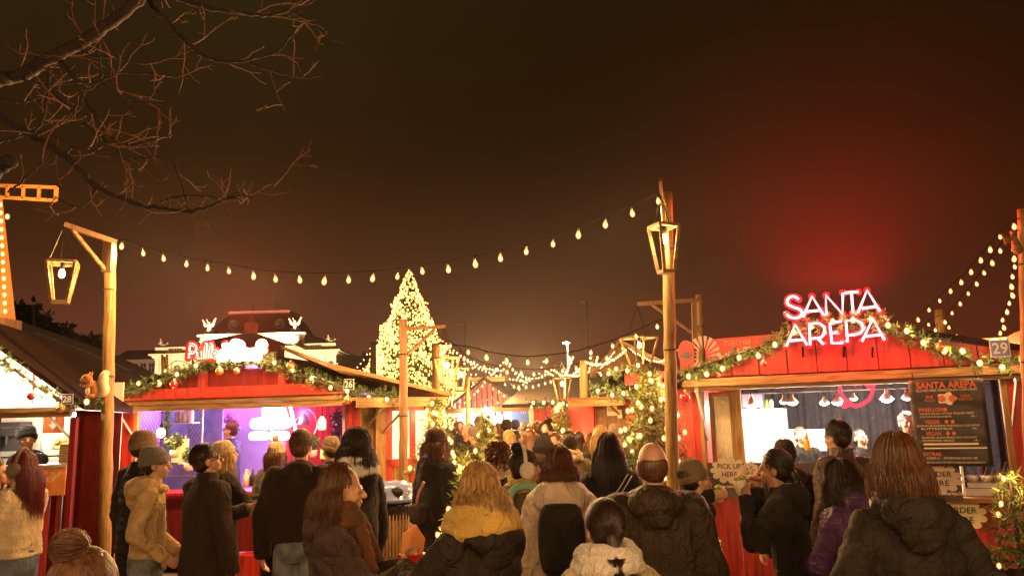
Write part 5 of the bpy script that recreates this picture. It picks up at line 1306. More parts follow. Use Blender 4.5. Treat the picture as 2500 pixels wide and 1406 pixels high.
for i, pts in enumerate(LT):
    P = smooth_path([F26.P(*cv2(*p), .27) for p in pts], 4); m1 = MB(); rr = .020 if i < 5 else .042; m1.tube(P, rr, 10); m1.build('letter_tube', ncore if i < 5 else nhot, pb, True)
    if i < 5:
        m1 = MB(); m1.tube([p+F26.n*.018 for p in P], .0105, 6); m1.build('letter_core', mat('dark_red_inlay', (.30, .012, .012), .4), pb, True)
m1 = MB()
for x in (470, 550, 630): m1.bar(F26.P(x, 872, .15), F26.P(x, 895, .0), .02, .02)
m1.build('bracket', metal_d, pb)
for x, e in ((470, 2), (530, 3), (570, 13), (600, 16), (632, 16)): light(F26.P(x, 852, .38), e, (1, .16, .06), .06)
upglow(F26.P(600, 838, .45), GLOW26, (1, .10, .04))  # added spot feeding the warm glow above the script
mist(F26.P(595, 845, .3), 4.0, MIST26, 'thin mist glowing round the script name of stall 26')
pl_ = MB(); frp(pl_, F26, [(U(596), F26.uz(596, 899)[1]), (U(632), F26.uz(632, 899)[1]), (U(616), F26.uz(616, 890)[1])], .02, .02); tag(pl_.build('violet_light', glow('violet_lamp', (.45, .08, 1), 5, True), None), 'small violet light glowing behind the garland of stall 26', 'light')

# annex to the right of stall 26
A = gnd(862, 10.35); B = gnd(1108, 11.2); FA = Fr(A, B); UA = lambda x, o=0, y=1050: FA.uz(x, y, o)[0]
an = thing('market_stall', 'annex with glowing red framed windows and a wide wooden flap right of stall 26', 'stall', FA.A, 'market stalls')
m1 = MB(); FA.box(m1, UA(868, .5), UA(1046, .5), .50, .54, 2.10, 2.22); FA.box(m1, UA(868, .5), UA(1090, .5), .0, .499, 2.19, 2.225); FA.box(m1, UA(1048, .45), UA(1092, .45), .30, .36, 2.06, 2.19); m1.build('flap', wood_h, an)
m1 = MB(); m1.hexa([FA.p(-.5, .30, 2.62), FA.p(UA(1095), .12, 2.24), FA.p(UA(1095), -1.5, 2.24), FA.p(-.5, -1.5, 3.0), FA.p(-.5, .30, 2.67), FA.p(UA(1095), .12, 2.29), FA.p(UA(1095), -1.5, 2.29), FA.p(-.5, -1.5, 3.05)]); m1.build('roof', wood('ochre_boards', (.30, .16, .04), (.16, .075, .02), (.7, .7, 6)), an)
m1 = MB(); FA.box(m1, -.05, .04, -.04, .05, 0, 2.2)
for xa, xb in ((940, 955), (1000, 1012), (1046, 1056)): FA.box(m1, UA(xa), UA(xb), -.03, .03, 0, 2.18)
FA.box(m1, UA(940), UA(1056), -.03, .03, 1.32, 1.42); FA.box(m1, UA(940), UA(1056), -.031, .031, 2.06, 2.19); m1.build('red_frame', red_bright, an)
m1 = MB(); FA.box(m1, UA(915), UA(939), -.06, .04, 0, 2.18); FA.box(m1, .045, .09, -.05, .04, 0, 2.18); m1.build('post', wood_v, an)
m1 = MB(); 
for i in range(12): FA.box(m1, UA(940)+(UA(1056)-UA(940))*i/12+.003, UA(940)+(UA(1056)-UA(940))*(i+1)/12-.003, -.028, .0, .1, 1.32)
FA.box(m1, .09, UA(915), -.05, -.01, 0, 1.1); m1.build('lower_boards', wood_v, an)
cream_l = glow('lit_cream_blind', (1, .72, .34), 1.25, True)
for xa, xb in ((955, 1000), (1012, 1046)): m1 = MB(); FA.box(m1, UA(xa), UA(xb), -.02, -.01, 1.42, 2.06); m1.build('lit_window', cream_l, an)
m1 = MB(); FA.box(m1, .10, UA(914), -.02, -.012, 1.12, 2.1); m1.build('glass_pane', mat('reflective_pane', (.30, .18, .08), .08, .6, var=.5, vs=8), an)
m1 = MB(); FA.box(m1, -.02, UA(1100), -2.6, -2.55, 0, 2.3); FA.box(m1, UA(1056), UA(1062), -2.5, -.04, 0, 2.2); m1.build('wall', red_paint, an)
def prop2(a_, b_, label): m_ = MB(); m_.bar(a_, b_, .022, .022); tag(m_.build('awning_strut', metal_l, None), label, 'strut', 'metal struts propping the stall flaps')
prop2(FA.P(944, 985, .48), FA.P(897, 1040, .0), 'metal strut in front of the dark reflective pane of the annex'); prop2(FA.P(990, 995, .48), FA.P(930, 1062, .0), 'metal strut crossing the left lit window of the annex')
light(FA.p(1.0, .28, 2.0), 8, (1, .6, .25), .05); light(FA.p(.9, 1.0, 2.6), 10, (1, .6, .25), .05)

# =================================================================== stall 28 (left edge)
A = gnd(-160, 8.0); B = gnd(178, 8.3); F28 = Fr(A, B); U8 = lambda x, o=0, y=1050: F28.uz(x, y, o)[0]
s28 = thing('market_stall', 'stall 28 with a bright white gable and an orange counter front', 'stall', F28.A, 'market stalls')
uE = U8(176); zE = 2.12; sl = (F28.uz(0, 868)[1]-F28.uz(172, 985)[1])/(U8(172)-U8(0)); uT = 0.9*0+U8(-150); zT = zE+.05+sl*(uE-uT)
m1 = MB(); F28.box(m1, U8(-300), uE+.02, .0, .16, zE-.02, zE+.03); F28.box(m1, U8(-300), uE, .02, .12, zE-.07, zE-.022); m1.build('front_beam', wood_h, s28)
m1 = MB(); m1.prism([(uT-2.2, zE+.04), (uE, zE+.04), (uT, zT)], F28.p(0, -.35, 0), F28.u, V((0, 0, 1)), F28.n, .03); m1.build('gable_panel', mat('white_gable', (.80, .70, .58), .6), s28)
m1 = MB(); m1.hexa([F28.p(uT, .10, zT+.02), F28.p(uE+.12, .10, zE), F28.p(uE+.12, -2.2, zE), F28.p(uT, -2.2, zT+.02), F28.p(uT, .10, zT+.08), F28.p(uE+.12, .10, zE+.06), F28.p(uE+.12, -2.2, zE+.06), F28.p(uT, -2.2, zT+.08)])
m1.hexa([F28.p(uT-2.2, .10, zE), F28.p(uT, .10, zT+.02), F28.p(uT, -2.2, zT+.02), F28.p(uT-2.2, -2.2, zE), F28.p(uT-2.2, .10, zE+.06), F28.p(uT, .10, zT+.08), F28.p(uT, -2.2, zT+.08), F28.p(uT-2.2, -2.2, zE+.06)]); m1.build('roof', roof_felt, s28)
m1 = MB(); F28.box(m1, U8(172), U8(186), -.08, .03, 0, zE-.08); m1.build('corner_post', maroon, s28)
orp = mat('orange_counter_board', (.62, .20, .04), .45, var=.25, vs=5)
m1 = MB(); F28.box(m1, U8(-200), U8(172), .04, .07, F28.uz(100, 1210, .05)[1], F28.uz(100, 1141, .05)[1]); m1.build('counter_front', orp, s28)
m1 = MB(); rg = random.Random(9)
for i in range(12):
    u = U8(rg.uniform(60, 165)); z = F28.uz(100, rg.uniform(1150, 1195), .05)[1]; r8 = rg.uniform(.012, .035); frp(m1, F28, [(u+r8*math.cos(t)*(1+.3*math.cos(5*t)), z+r8*math.sin(t)*(1+.3*math.cos(5*t))) for t in [6.283*k/20 for k in range(20)]], .071, .002)
m1.build('printed_flower', mat('pale_orange_print', (.78, .42, .16), .5), s28)
m1 = MB(); F28.box(m1, U8(-200), U8(172), -.5, .10, F28.uz(100, 1141, .05)[1]+.002, F28.uz(100, 1141, .05)[1]+.03); m1.build('counter', metal_l, s28)
m1 = MB()
for xa, xb in ((-200, -60), (-58, 60), (62, 135), (150, 163)): F28.box(m1, U8(xa), U8(xb)-.01, -.03, .0, 0, F28.uz(100, 1210, .05)[1])
m1.build('front_boards', red_paint, s28)
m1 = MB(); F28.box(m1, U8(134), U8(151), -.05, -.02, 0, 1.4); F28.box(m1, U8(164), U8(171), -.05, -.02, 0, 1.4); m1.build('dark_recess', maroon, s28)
m1 = MB(); F28.box(m1, U8(-200), U8(176), -2.2, -2.15, 0, zE+.4); m1.build('back_wall', mat('meat_poster_wall', (.78, .45, .35), .5, col2=(.70, .62, .52), vs=9), s28)
m1 = MB(); F28.box(m1, U8(176), U8(180), -2.1, -.1, 0, zE); m1.build('side_wall', mat('dark_maroon', (.030, .004, .002), .95, spec=0), s28)  # one even maroon, darkened because purple spill brightened this wall
m1 = MB(); F28.box(m1, U8(-200), U8(176), -2.1, -.1, .12, .2); m1.build('floor', wood_h, s28)
m1 = MB(); F28.box(m1, U8(-150, -1.6), U8(170, -1.6), -2.1, -1.6, 1.62, 1.68); F28.box(m1, U8(-150, -1.6), U8(170, -1.6), -2.1, -1.62, .2, 1.6); m1.build('back_counter', metal_l, s28)
lgx = U8(44)
m1 = MB(); F28.box(m1, lgx, lgx+.02, -.33, -.30, zE+.1, zE+.42); m1.build('gable_batten', red_paint, s28)
light(F28.p(U8(60), -.7, 2.0), 60, (1, .80, .58), .08); light(F28.p(U8(-40), -1.2, 2.0), 40, (1, .80, .58), .08); light(F28.p(U8(40), -.12, zE+.22), 14, (1, .85, .62), .05); light(F28.p(U8(-60), -.12, zE+.35), 18, (1, .85, .62), .05)
tb = thing('strip_light', 'white strip light inside the roof of stall 28', 'light', F28.p(U8(40), -.6, zE-.03)); b_ = MB(); b_.tube([F28.p(U8(-60), -.6, zE-.04), F28.p(U8(150), -.6, zE-.04)], .018, 8); b_.build('tube', whitel, tb, True); b_ = MB(); F28.box(b_, U8(-62), U8(152), -.63, -.57, zE-.015, zE+.01); b_.build('housing', white_p, tb)
asg = thing('arrow_sign', 'orange sign with a white arrow pointing down inside stall 28', 'sign', F28.P(128, 1055, -.25)); m1 = MB(); ua_, z1_ = F28.uz(107, 1006, -.25); ub_, z0_ = F28.uz(154, 1056, -.25); F28.box(m1, ua_, ub_, -.27, -.25, z0_, z1_); m1.build('board', mat('orange_sign', (.65, .16, .03), .5), asg)
uc_ = (ua_+ub_)/2; zc_ = (z0_+z1_)/2; m1 = MB(); frp(m1, F28, [(uc_-.016, zc_+.075), (uc_-.016, zc_-.02), (uc_-.045, zc_-.02), (uc_, zc_-.075), (uc_+.045, zc_-.02), (uc_+.016, zc_-.02), (uc_+.016, zc_+.075)], -.249, .004); m1.build('arrow', white_p, asg)
prop2(F28.P(104, 1000, .10), F28.P(172, 1070, .0), 'dark metal strut crossing the orange arrow sign')
for i, (x, y, w3, m_, lb, nm) in enumerate(((120, 1068, .10, white_p, 'white plastic tub on the back counter of stall 28', 'tub'), (32, 1062, .14, black_p, 'black coffee machine on the back counter of stall 28', 'coffee_machine'), (150, 1062, .08, bread_m, 'heap of bread rolls in a dish at the back of stall 28', 'bread_dish'))):
    P = F28.P(x, y, -1.8); P.z = 1.68; b_ = MB(); 
    if nm == 'coffee_machine': b_.box(P+V((0, 0, .14)), (.34, .28, .28)); b_.box(P+V((0, -.16, .22)), (.30, .08, .08)); b_.tube([P+V((.05, -.2, .18)), P+V((.05, -.2, .08))], .015, 8); b_.box(P+V((0, 0, .32)), (.30, .24, .06))
    elif nm == 'tub': b_.lathe([(w3*.8, 0), (w3, .12), (w3*1.08, .125), (w3*1.08, .14), (w3*.9, .141)], P, 20)
    else:
        b_.lathe([(w3*.7, 0), (w3*1.1, .05), (w3, .05)], P, 18)
        for q in range(7): b_.ell(P+V((.05*math.cos(q), .05*math.sin(q*1.3), .06+.01*q)), (.045, .03, .025), 10, 6)
    tag(b_.build(nm, m_, None, nm != 'coffee_machine'), lb, nm.replace('_', ' '))
mn = thing('menu_card', 'framed wooden menu card standing at the right end of the orange counter', 'menu', F28.P(160, 1138, -.1)); m1 = MB(); F28.box(m1, U8(148, -.1), U8(171, -.1), -.12, -.10, F28.uz(1, 1139, -.1)[1], F28.uz(1, 1088, -.1)[1]); m1.build('card', mat('kraft_card', (.66, .44, .20), .6), mn)
m1 = MB()
for q in range(7): F28.box(m1, U8(150, -.1), U8(168-2*(q % 3), -.1), -.098, -.096, F28.uz(1, 1130-6*q, -.1)[1], F28.uz(1, 1130-6*q, -.1)[1]+.006)
m1.build('printed_lines', ink, mn)
GL = [(-60, 822), (0, 872), (40, 905), (80, 935), (120, 960), (160, 985), (180, 996)]
r_, b1 = garland('green fir garland with bulbs down the bright gable edge of stall 28', gp(F28, GL, .17), .085, 620, 21, 8, group='fir garlands on the stall gables')
for p in b1: light(p+V((0, -.05, 0)), 1.6, (1, .6, .25), .03)
r_, b1 = garland('short dark fir sprig under the squirrel figure', gp(F28, [(186, 985), (215, 978), (250, 984)], .10), .07, 500, 22, 1, group='fir garlands on the stall gables')
bauble('red ball against the white gable of stall 28', F28.P(76, 967, .28), ball_red, .042); bauble('brownish gold ball at the right end of the stall 28 garland', F28.P(147, 998, .28), ball_gold, .040)
plate('enamel plate reading 28 beside the squirrel figure', F28.P(165, 974, .22), F28, '28', .105, mat('blue_enamel', (.05, .05, .16), .3), enam)
# squirrel
sq = thing('squirrel_figure', 'brown toy squirrel holding a nut on the corner of the stall roof', 'figurine', F28.P(228, 975, .2)); P0 = F28.P(222, 975, .2); ux = F28.u; ny = F28.n
fur = mat('squirrel_fur', (.42, .16, .045), .8, bump=.6, bs=90, var=.2); furl = mat('squirrel_cream', (.72, .55, .38), .8, bump=.5, bs=90)
def S(x, y, z): return P0+ux*x+ny*y+V((0, 0, z))
b_ = MB(); b_.ell(S(.02, 0, .10), (.062, .055, .095), 14, 10); b_.ell(S(-.045, .02, .215), (.055, .050, .048), 14, 10); b_.ell(S(-.085, .035, .200), (.025, .025, .020), 10, 8); b_.rcone(S(-.02, .02, .18), S(0, 0, .12), .04, .05)
for q in (-1, 1): b_.rcone(S(-.02+.015*q, .02*q+.01, .25), S(-.012+.02*q, .03*q, .285), .016, .006, 8); b_.rcone(S(-.01, .045*q, .14), S(-.07, .03*q+.02, .135), .016, .012, 8); b_.ell(S(0, .05*q, .03), (.05, .022, .022), 10, 6)
me = remesh(b_, .006, 2); me.transform(Matrix.Translation(-wloc(sq))); add_mesh(me, 'body', fur, sq)
b_ = MB(); b_.tube(smooth_path([S(.06, 0, .03), S(.12, 0, .08), S(.105, 0, .17), S(.12, 0, .255), S(.165, 0, .27)], 4), [.02, .03, .04, .046, .05, .052, .053, .053, .053, .053, .052, .05, .046, .04, .033, .024, .01], 12); b_.build('tail', furl, sq, True)
b_ = MB(); b_.ell(S(-.082, .035, .150), (.022, .022, .026), 10, 8); b_.ell(S(-.06, .062, .225), (.014, .009, .014), 8, 6); b_.build('nut', mat('dark_nut', (.06, .025, .012), .35), sq, True)
b_ = MB(); b_.ell(S(-.065, .045, .225), (.024, .022, .018), 10, 8); b_.ell(S(-.02, .03, .09), (.03, .03, .05), 10, 8); b_.build('pale_face', furl, sq, True)
# ------------------------------------------------------------------ posts, lanterns, strings
Pb = gnd(251, 8.5); Pt = at(271, 588, 8.5); PO = post('tall wooden lamp post with a side arm between stalls 28 and 26', Pb, Pt)
ar = PO; m1 = MB(); m1.bar(at(284, 592, 8.45), at(156, 548, 8.1), .055, .05); m1.build('arm', wood_old, ar); m1 = MB(); m1.bar(at(258, 660, 8.42), at(178, 562, 8.15), .04, .03); m1.build('brace', white_p if False else wood_h, ar); m1 = MB(); m1.box(at(265, 625, 8.44), (.10, .08, .36)); m1.build('clamp', wood_old, ar)
lantern('tapered wooden lantern hanging by chains from the tall left post', at(153, 642, 8.1), .98, 26, at(156, 552, 8.1))
Pb = gnd(1652, 7.4); Pt = at(1627, 472, 7.4); PO = post('tallest wooden lamp post at the left corner of stall 29', Pb, Pt, .060)
m1 = MB(); m1.bar(at(1612, 440, 6.95), at(1622, 545, 7.3), .03, .045); m1.build('arm', wood_old, PO)
lantern('tapered wooden lantern high on the tallest post left of stall 29', at(1620, 553, 6.9), .98, 34, at(1613, 480, 6.95), .74)
Pb = gnd(1722, 13.2); Pt = at(1707, 720, 13.2); PO = post('shorter wooden lamp post with an arm behind the left corner of stall 29', Pb, Pt, .075)
ar = PO; m1 = MB(); m1.bar(at(1706, 732, 13.1), at(1556, 742, 13.1), .07, .06); m1.bar(at(1694, 738, 13.0), at(1697, 845, 13.0), .08, .06); m1.build('arm', wood_old, ar); m1 = MB(); m1.bar(at(1690, 812, 13.1), at(1592, 744, 13.1), .045, .04); m1.build('brace', wood_old, ar)
lantern('bright wooden lantern with hexagonal glass left of the tallest post', at(1560, 824, 12.6), 1.05, 60, at(1556, 746, 13.1), 1.55)
Pb = gnd(985, 9.9); Pt = at(985, 780, 9.9); PO = post('thin bark covered post in front of the annex windows', Pb, Pt, .055, m=wood('bark_pine', (.26, .13, .05), (.13, .06, .025)))
ar = PO; m1 = MB(); m1.bar(at(985, 803, 9.9), at(1085, 797, 10.6), .04, .045); m1.build('arm', wood_old, ar); m1 = MB(); m1.bar(at(995, 865, 9.9), at(1060, 805, 10.4), .03, .035); m1.build('brace', wood_old, ar)
lantern('largest bright lantern in front of the lower right of the great lit tree', at(1091, 874, 10.4), .82, 45, at(1085, 797, 10.6), 1.15)
lantern('second bright lantern right of the great lit tree', at(1124, 898, 14.0), .95, 50, at(1124, 850, 14.0))
lantern('small bright lantern low beside the garlanded fir gable', at(1098, 954, 13.0), .62, 30, at(1098, 935, 13.0))
lantern('slim bright lantern on a thin rod before the far red wall', at(1372, 922, 13.5), .88, 45, at(1372, 885, 13.5))
for px, y0, Y, lb, rr in ((1064, 838, 16, 'wooden post in front of the right flank of the great lit tree', .085), (1425, 880, 15, 'yellowish wooden post before the far red wall', .08), (1141, 918, 19, 'grey wooden post left of the red gable with bulbs', .06), (1236, 868, 24, 'wooden post carrying bulbs above the red gable', .10), (1448, 868, 20, 'wooden post at the rafters of the far right hut', .08), (1326, 908, 28, 'short post far back in the middle of the lights', .10), (1359, 890, 24, 'far post left of the slim lantern', .10), (911, 835, 34, 'bare wooden post left of the great lit tree', .14), (402, 866, 13.0, 'short post with bulbs behind the left slope of stall 26', .06), (2296, 757, 10.5, 'post rising behind the right garland of stall 29', .07)):
    Pb = gnd(px+2, Y); Pt = at(px, y0, Y); post(lb, Pb, Pt, rr, bands=False)
Pb = gnd(2530, 7.0); Pt = at(2497, 512, 7.0); post('tall wooden post at the right edge carrying many light strings', Pb, Pt, .052)
fig = thing('wooden_figure', 'small carved angel figure fixed to the post at the right edge', 'ornament', at(2474, 588, 7.0)); m1 = MB(); p = at(2474, 575, 6.9); m1.ell(p+V((0, 0, .03)), .025, 10, 8); m1.rcone(p, p+V((.02, 0, -.13)), .022, .045); m1.prism([(0, 0), (-.10, .05), (-.08, -.06)], p+V((0, 0, -.03)), V((1, 0, 0)), V((0, 0, 1)), V((0, 1, 0)), .01); m1.build('body', wood_h, fig, True)

GRP = 'strings of warm bulbs across the market'
ML = [(298,603),(349,620),(399,632),(456,646),(507,657),(558,665),(619,674),(672,681),(731,683),(793,684),(851,684),(911,681),(971,675),(1030,664),(1094,656),(1159,645),(1221,630),(1285,614),(1350,595),(1412,571),(1478,549),(1542,520),(1606,492)]
pts = [at(x, y-9, 8.5+(7.4-8.5)*((x-271)/1350)) for x, y in ML]
string('long string of pear bulbs from the left post to the tallest post', pts, 'big', GRP, ends=(at(274, 592, 8.5), at(1618, 478, 7.4)))
for p in pts: light(p+V((0, 0, -.10)), LB, (1, .56, .2), .035, name='bulb_light')
for i, (S_, Ya, Yb, e0, lb) in enumerate((
    ([(2475,552),(2440,578),(2417,607),(2394,633),(2370,661),(2346,686),(2320,709),(2293,734),(2268,757),(2240,779)], 7.0, 9.5, (2488,535), 'upper slanting string of bulbs on the right'),
    ([(2478,580),(2441,611),(2421,639),(2401,666),(2383,692),(2363,717),(2343,742),(2324,764),(2306,786)], 7.0, 10.4, (2488,560), 'lower slanting string of bulbs on the right'),
    ([(2475,605),(2476,628),(2476,651),(2471,674),(2468,697),(2469,717),(2464,739),(2458,760),(2448,779),(2449,797),(2442,811)], 7.0, 8.2, (2490,585), 'nearly vertical string of bulbs at the right edge'),
    ([(2266,793),(2283,807),(2304,786),(2316,800),(2335,820)], 10.4, 10.6, (2296,770), 'short drooping string of bulbs round the post behind the garland'))):
    n_ = len(S_); string(lb, [at(x, y-5, Ya+(Yb-Ya)*k/(n_-1)) for k, (x, y) in enumerate(S_)], 'big', GRP, ends=(at(*e0, Ya), None), scl=.72, cable=.004)
def S2(S_, Y, lb, kind='big', scl=.9, ends=(None, None), Yb=None):
    n_ = len(S_); return string(lb, [at(x, y-6, Y+((Yb or Y)-Y)*k/max(n_-1, 1)) for k, (x, y) in enumerate(S_)], kind, GRP, ends=ends, scl=scl, cable=.006)
S2([(1143,859),(1187,870),(1236,879),(1288,882),(1335,880),(1389,873),(1443,860),(1495,843),(1552,820),(1604,796)], 11, 'string of large pear bulbs in the middle distance', scl=1.05, ends=(at(1068, 838, 11), at(1640, 775, 9)))
S2([(1100,844),(1133,875),(1157,887),(1182,896),(1210,904),(1237,908),(1272,911),(1303,913),(1339,911),(1372,906),(1407,899),(1444,889),(1482,874),(1520,852)], 15, 'second string of pear bulbs lower in the middle distance', scl=1.1, ends=(at(1066, 842, 15.5), None))
S2([(1233,941),(1254,944),(1267,946),(1285,946),(1301,945),(1315,942),(1331,938),(1344,934)], 17, 'short string of bulbs in front of the dark far roof', scl=1.0)
S2([(1123,995),(1135,985),(1147,975),(1158,964),(1167,955),(1178,945)], 19.8, 'bulbs up the left edge of the far red gable', scl=1.1)
S2([(1184,935),(1197,942),(1204,950),(1218,958),(1231,967),(1245,975),(1253,981),(1262,987),(1276,995)], 19.8, 'bulbs down the right edge of the far red gable', scl=1.1)
S2([(1298,993),(1316,993),(1338,991),(1361,988),(1386,991),(1409,992)], 18.0, 'row of bulbs under the garland of the far red wall', scl=1.0)
S2([(1385,990),(1409,991),(1422,990),(1434,990),(1446,990),(1460,993),(1472,991),(1492,988),(1507,990),(1519,991)], 11.5, 'row of small bulbs under the wooden flap of the right hut', scl=.62)
S2([(402,870),(404,905),(430,890),(455,896),(470,902)], 12.8, 'few bulbs behind the left slope of stall 26', scl=.7)
# tiny dense strings
TS = [((1100,850,20),(1240,880,24),.9,20,'extra tiny bulbs looping from the great lit tree to the far post'), ((1240,890,22),(1350,900,22),.35,18,'extra tiny bulbs below the large pear bulbs'), ((1350,900,20),(1445,868,18),.3,18,'extra tiny bulbs between the slim lantern and the hut'), ((1130,880,26),(1500,880,26),2.4,60,'widest sagging string of tiny bulbs across the centre'), ((1085,835,22),(1240,905,26),.25,26,'tiny bulbs dipping right from the great lit tree'), ((1120,868,24),(1320,925,26),.3,30,'tiny bulbs crossing above the red gable'), ((1150,890,26),(1330,875,30),1.6,34,'tiny bulbs in a deep sag above the red gable'),
 ((1240,868,24),(1110,900,22),.5,20,'tiny bulbs from the far post towards the great lit tree'), ((1236,870,24),(1450,880,22),1.3,42,'tiny bulbs in a long dip across the centre'), ((1270,925,25),(1425,890,20),.4,34,'tiny bulbs rising right to the yellowish post'),
 ((1300,935,26),(1470,895,22),.5,34,'lowest rising line of tiny bulbs in the centre'), ((1330,905,28),(1500,862,20),.4,40,'tiny bulbs rising right towards the hut rafters'), ((1425,882,15),(1530,850,12.5),.15,26,'closely spaced tiny bulbs right of the yellowish post'),
 ((1460,870,20),(1440,935,20),0,12,'hanging curtain of tiny bulbs left of the hut rafters'), ((1448,868,20),(1475,935,20),0,12,'second hanging curtain of tiny bulbs at the hut rafters'), ((1515,828,16),(1455,902,16),.1,20,'tiny bulbs along the left rafter of the far right hut'), ((1517,828,16),(1625,880,14),.15,24,'tiny bulbs along the right rafter of the far right hut'),
 ((820,882,40),(908,842,36),.8,16,'distant tiny bulbs left of the great lit tree'), ((822,900,38),(910,850,34),1.6,26,'second distant string left of the great lit tree'), ((830,915,30),(940,905,34),.5,28,'third distant string low left of the great lit tree'), ((905,838,34),(935,870,40),.3,9,'short distant string at the bare post'), ((1150,945,22),(1225,925,22),-.1,22,'tight cluster of tiny bulbs over the red gable peak'), ((1160,925,23),(1290,945,24),.2,26,'tiny bulbs running low over the red gable'), ((1380,915,19),(1400,870,19),0,10,'tiny bulbs climbing beside the slim lantern')]
for a_, b_, sg_, n_, lb in TS:
    string(lb, catenary(at(*a_), at(*b_), sg_, n_*.8), 'far', GRP, cable=.003, scl=.62 if a_[2] > 18 else .42)
for px, py, Y, e in ((1180, 880, 16, 130), (1300, 900, 18, 160), (1420, 895, 14, 110), (1240, 950, 18.5, 90), (1180, 1000, 18.5, 90), (1340, 1000, 16.8, 30), (1460, 960, 10.8, 18), (1250, 960, 12, 70), (1350, 960, 9.5, 40), (1150, 960, 10, 40)): light(at(px, py, Y), e, (1, .56, .2), .1)  # added point lights among the strings, brightening the far crowd
# added bulb string behind the viewpoint, lighting the backs of the crowd
pp = catenary(V((-6, -2.0, 4.0)), V((6.5, -1.2, 4.0)), .5, 18)
string('string of pear bulbs over the near end of the alley', pp, 'big', GRP, ends=(V((-6.2, -2, 4.1)), V((6.7, -1.2, 4.1))))
for p in pp[::2]: light(p+V((0, 0, -.10)), LBACK, (1, .58, .24), .05, name='bulb_light')  # added lamps on the unseen string, filling in the near backs

# ------------------------------------------------------------------ great Christmas tree
bt_ = at(1000, 960, 50); bt_.z = .2; top_ = at(999, 658, 50)
Ht = top_.z-bt_.z; ct = thing('christmas_tree', 'great fir tree covered in golden lights in the centre', 'christmas tree', bt_)
fo, tr_ = MB(), MB(); tips = conifer(fo, tr_, bt_, Ht-.5, 4.5, 700, .05, 6, .22, 5, .05, 1.15, .09, .45)
fo.build('foliage', pine_n, ct); tr_.build('trunk', bark, ct)
rg = random.Random(2); big = MB(); vis = 0
Rt = lambda z: 4.8*(1-(z/Ht))**1.0*(1+.09*math.sin(z*4.2))+.06
cnt = 0
while cnt < 9500:
    z = Ht*(1-math.sqrt(rg.random()))+.02; az = rg.uniform(0, 6.283); rr = Rt(z)*rg.uniform(.80, 1.02)*(1+.09*math.sin(az*7+z*3))
    p = bt_+V((math.cos(az)*rr, math.sin(az)*rr, z)); s = rg.uniform(.024, .062)
    cnt += 1
    if math.sin(az) < -.25 and vis < 100 and cnt % 9 == 0: put(shared_bulb('far'), 'bulb', p, ct, s*22); vis += 1
    else: big.ell(p, (s, s, s*1.5), 5, 3)
lo = big.build('tree_lights', bulb_t, ct, True); lo['kind'] = 'stuff'
for z, e in ((2, 700), (5, 600), (8, 300)): 
    for az in (-150, -90, -30): light(bt_+V((math.cos(R(az))*(Rt(z)+.7), math.sin(R(az))*(Rt(z)+.7), z)), e/2, (1, .62, .22), .3)

# ------------------------------------------------------------------ small lit firs
def small_fir(label, px, y0, y1, Y, r, n, seed, nb, pot=None, lp=6, dens=.38):
    b0 = at(px, y1, Y); t0 = at(px, y0, Y); rr = thing('fir_tree', label, 'fir tree', b0, 'small lit fir trees')
    f_, w_ = MB(), MB(); tips = conifer(f_, w_, b0, t0.z-b0.z, r, n, .12, 9, .075, seed, .04, .75, .013, dens); f_.build('foliage', pine_n2, rr); w_.build('trunk', bark, rr)
    rg = random.Random(seed)
    cand = [p for p in tips if p.y < b0.y+.1]; rg.shuffle(cand)
    for p in cand[:nb]: put(shared_bulb('fairy'), 'bulb', p+V((0, -.03, 0)), rr, .95*Y/8)
    for p in cand[:lp]: light(p+V((0, -.08, 0)), 5, (1, .58, .2), .03)
    return rr
pine_n2 = mat('fir_needles_light', (.13, .135, .025), .55, col2=(.05, .065, .012), vs=9)
small_fir('wide lit fir tree between the right hut and the tallest post', 1608, 905, 1330, 8.3, .62, 120, 31, 75, lp=10)
small_fir('lit fir tree in front of the annex windows', 1068, 975, 1300, 9.4, .46, 70, 32, 60, lp=8, dens=.28)
small_fir('low lit fir tree behind the blonde person', 1150, 1090, 1330, 6.6, .22, 36, 33, 40, dens=.28)
small_fir('bare looking little fir above the crowd', 1373, 985, 1200, 11.5, .42, 46, 34, 6)
small_fir('dim little lit fir in the middle of the crowd', 1190, 1010, 1200, 10.2, .30, 36, 35, 18)
small_fir('lit potted fir at the right edge in front of stall 29', 2494, 1150, 1400, 5.6, .24, 22, 36, 9, lp=1, dens=.3)
pt = thing('planter', 'dark glossy planter on a wicker foot under the fir at the right edge', 'planter', gnd(2482, 5.6)); pg = gnd(2482, 5.6); m1 = MB(); m1.lathe([(.14, .35), (.22, .72), (.25, .74), (.25, .78), (.21, .78), (.20, .70)], pg, 22); m1.build('pot', mat('glossy_black_pot', (.03, .022, .02), .2), pt, True)
m1 = MB(); m1.lathe([(.17, 0), (.19, .36), (.14, .361)], pg, 22); m1.build('stand', mat('dark_wicker', (.16, .10, .06), .6, bump=1, bs=80), pt, True)

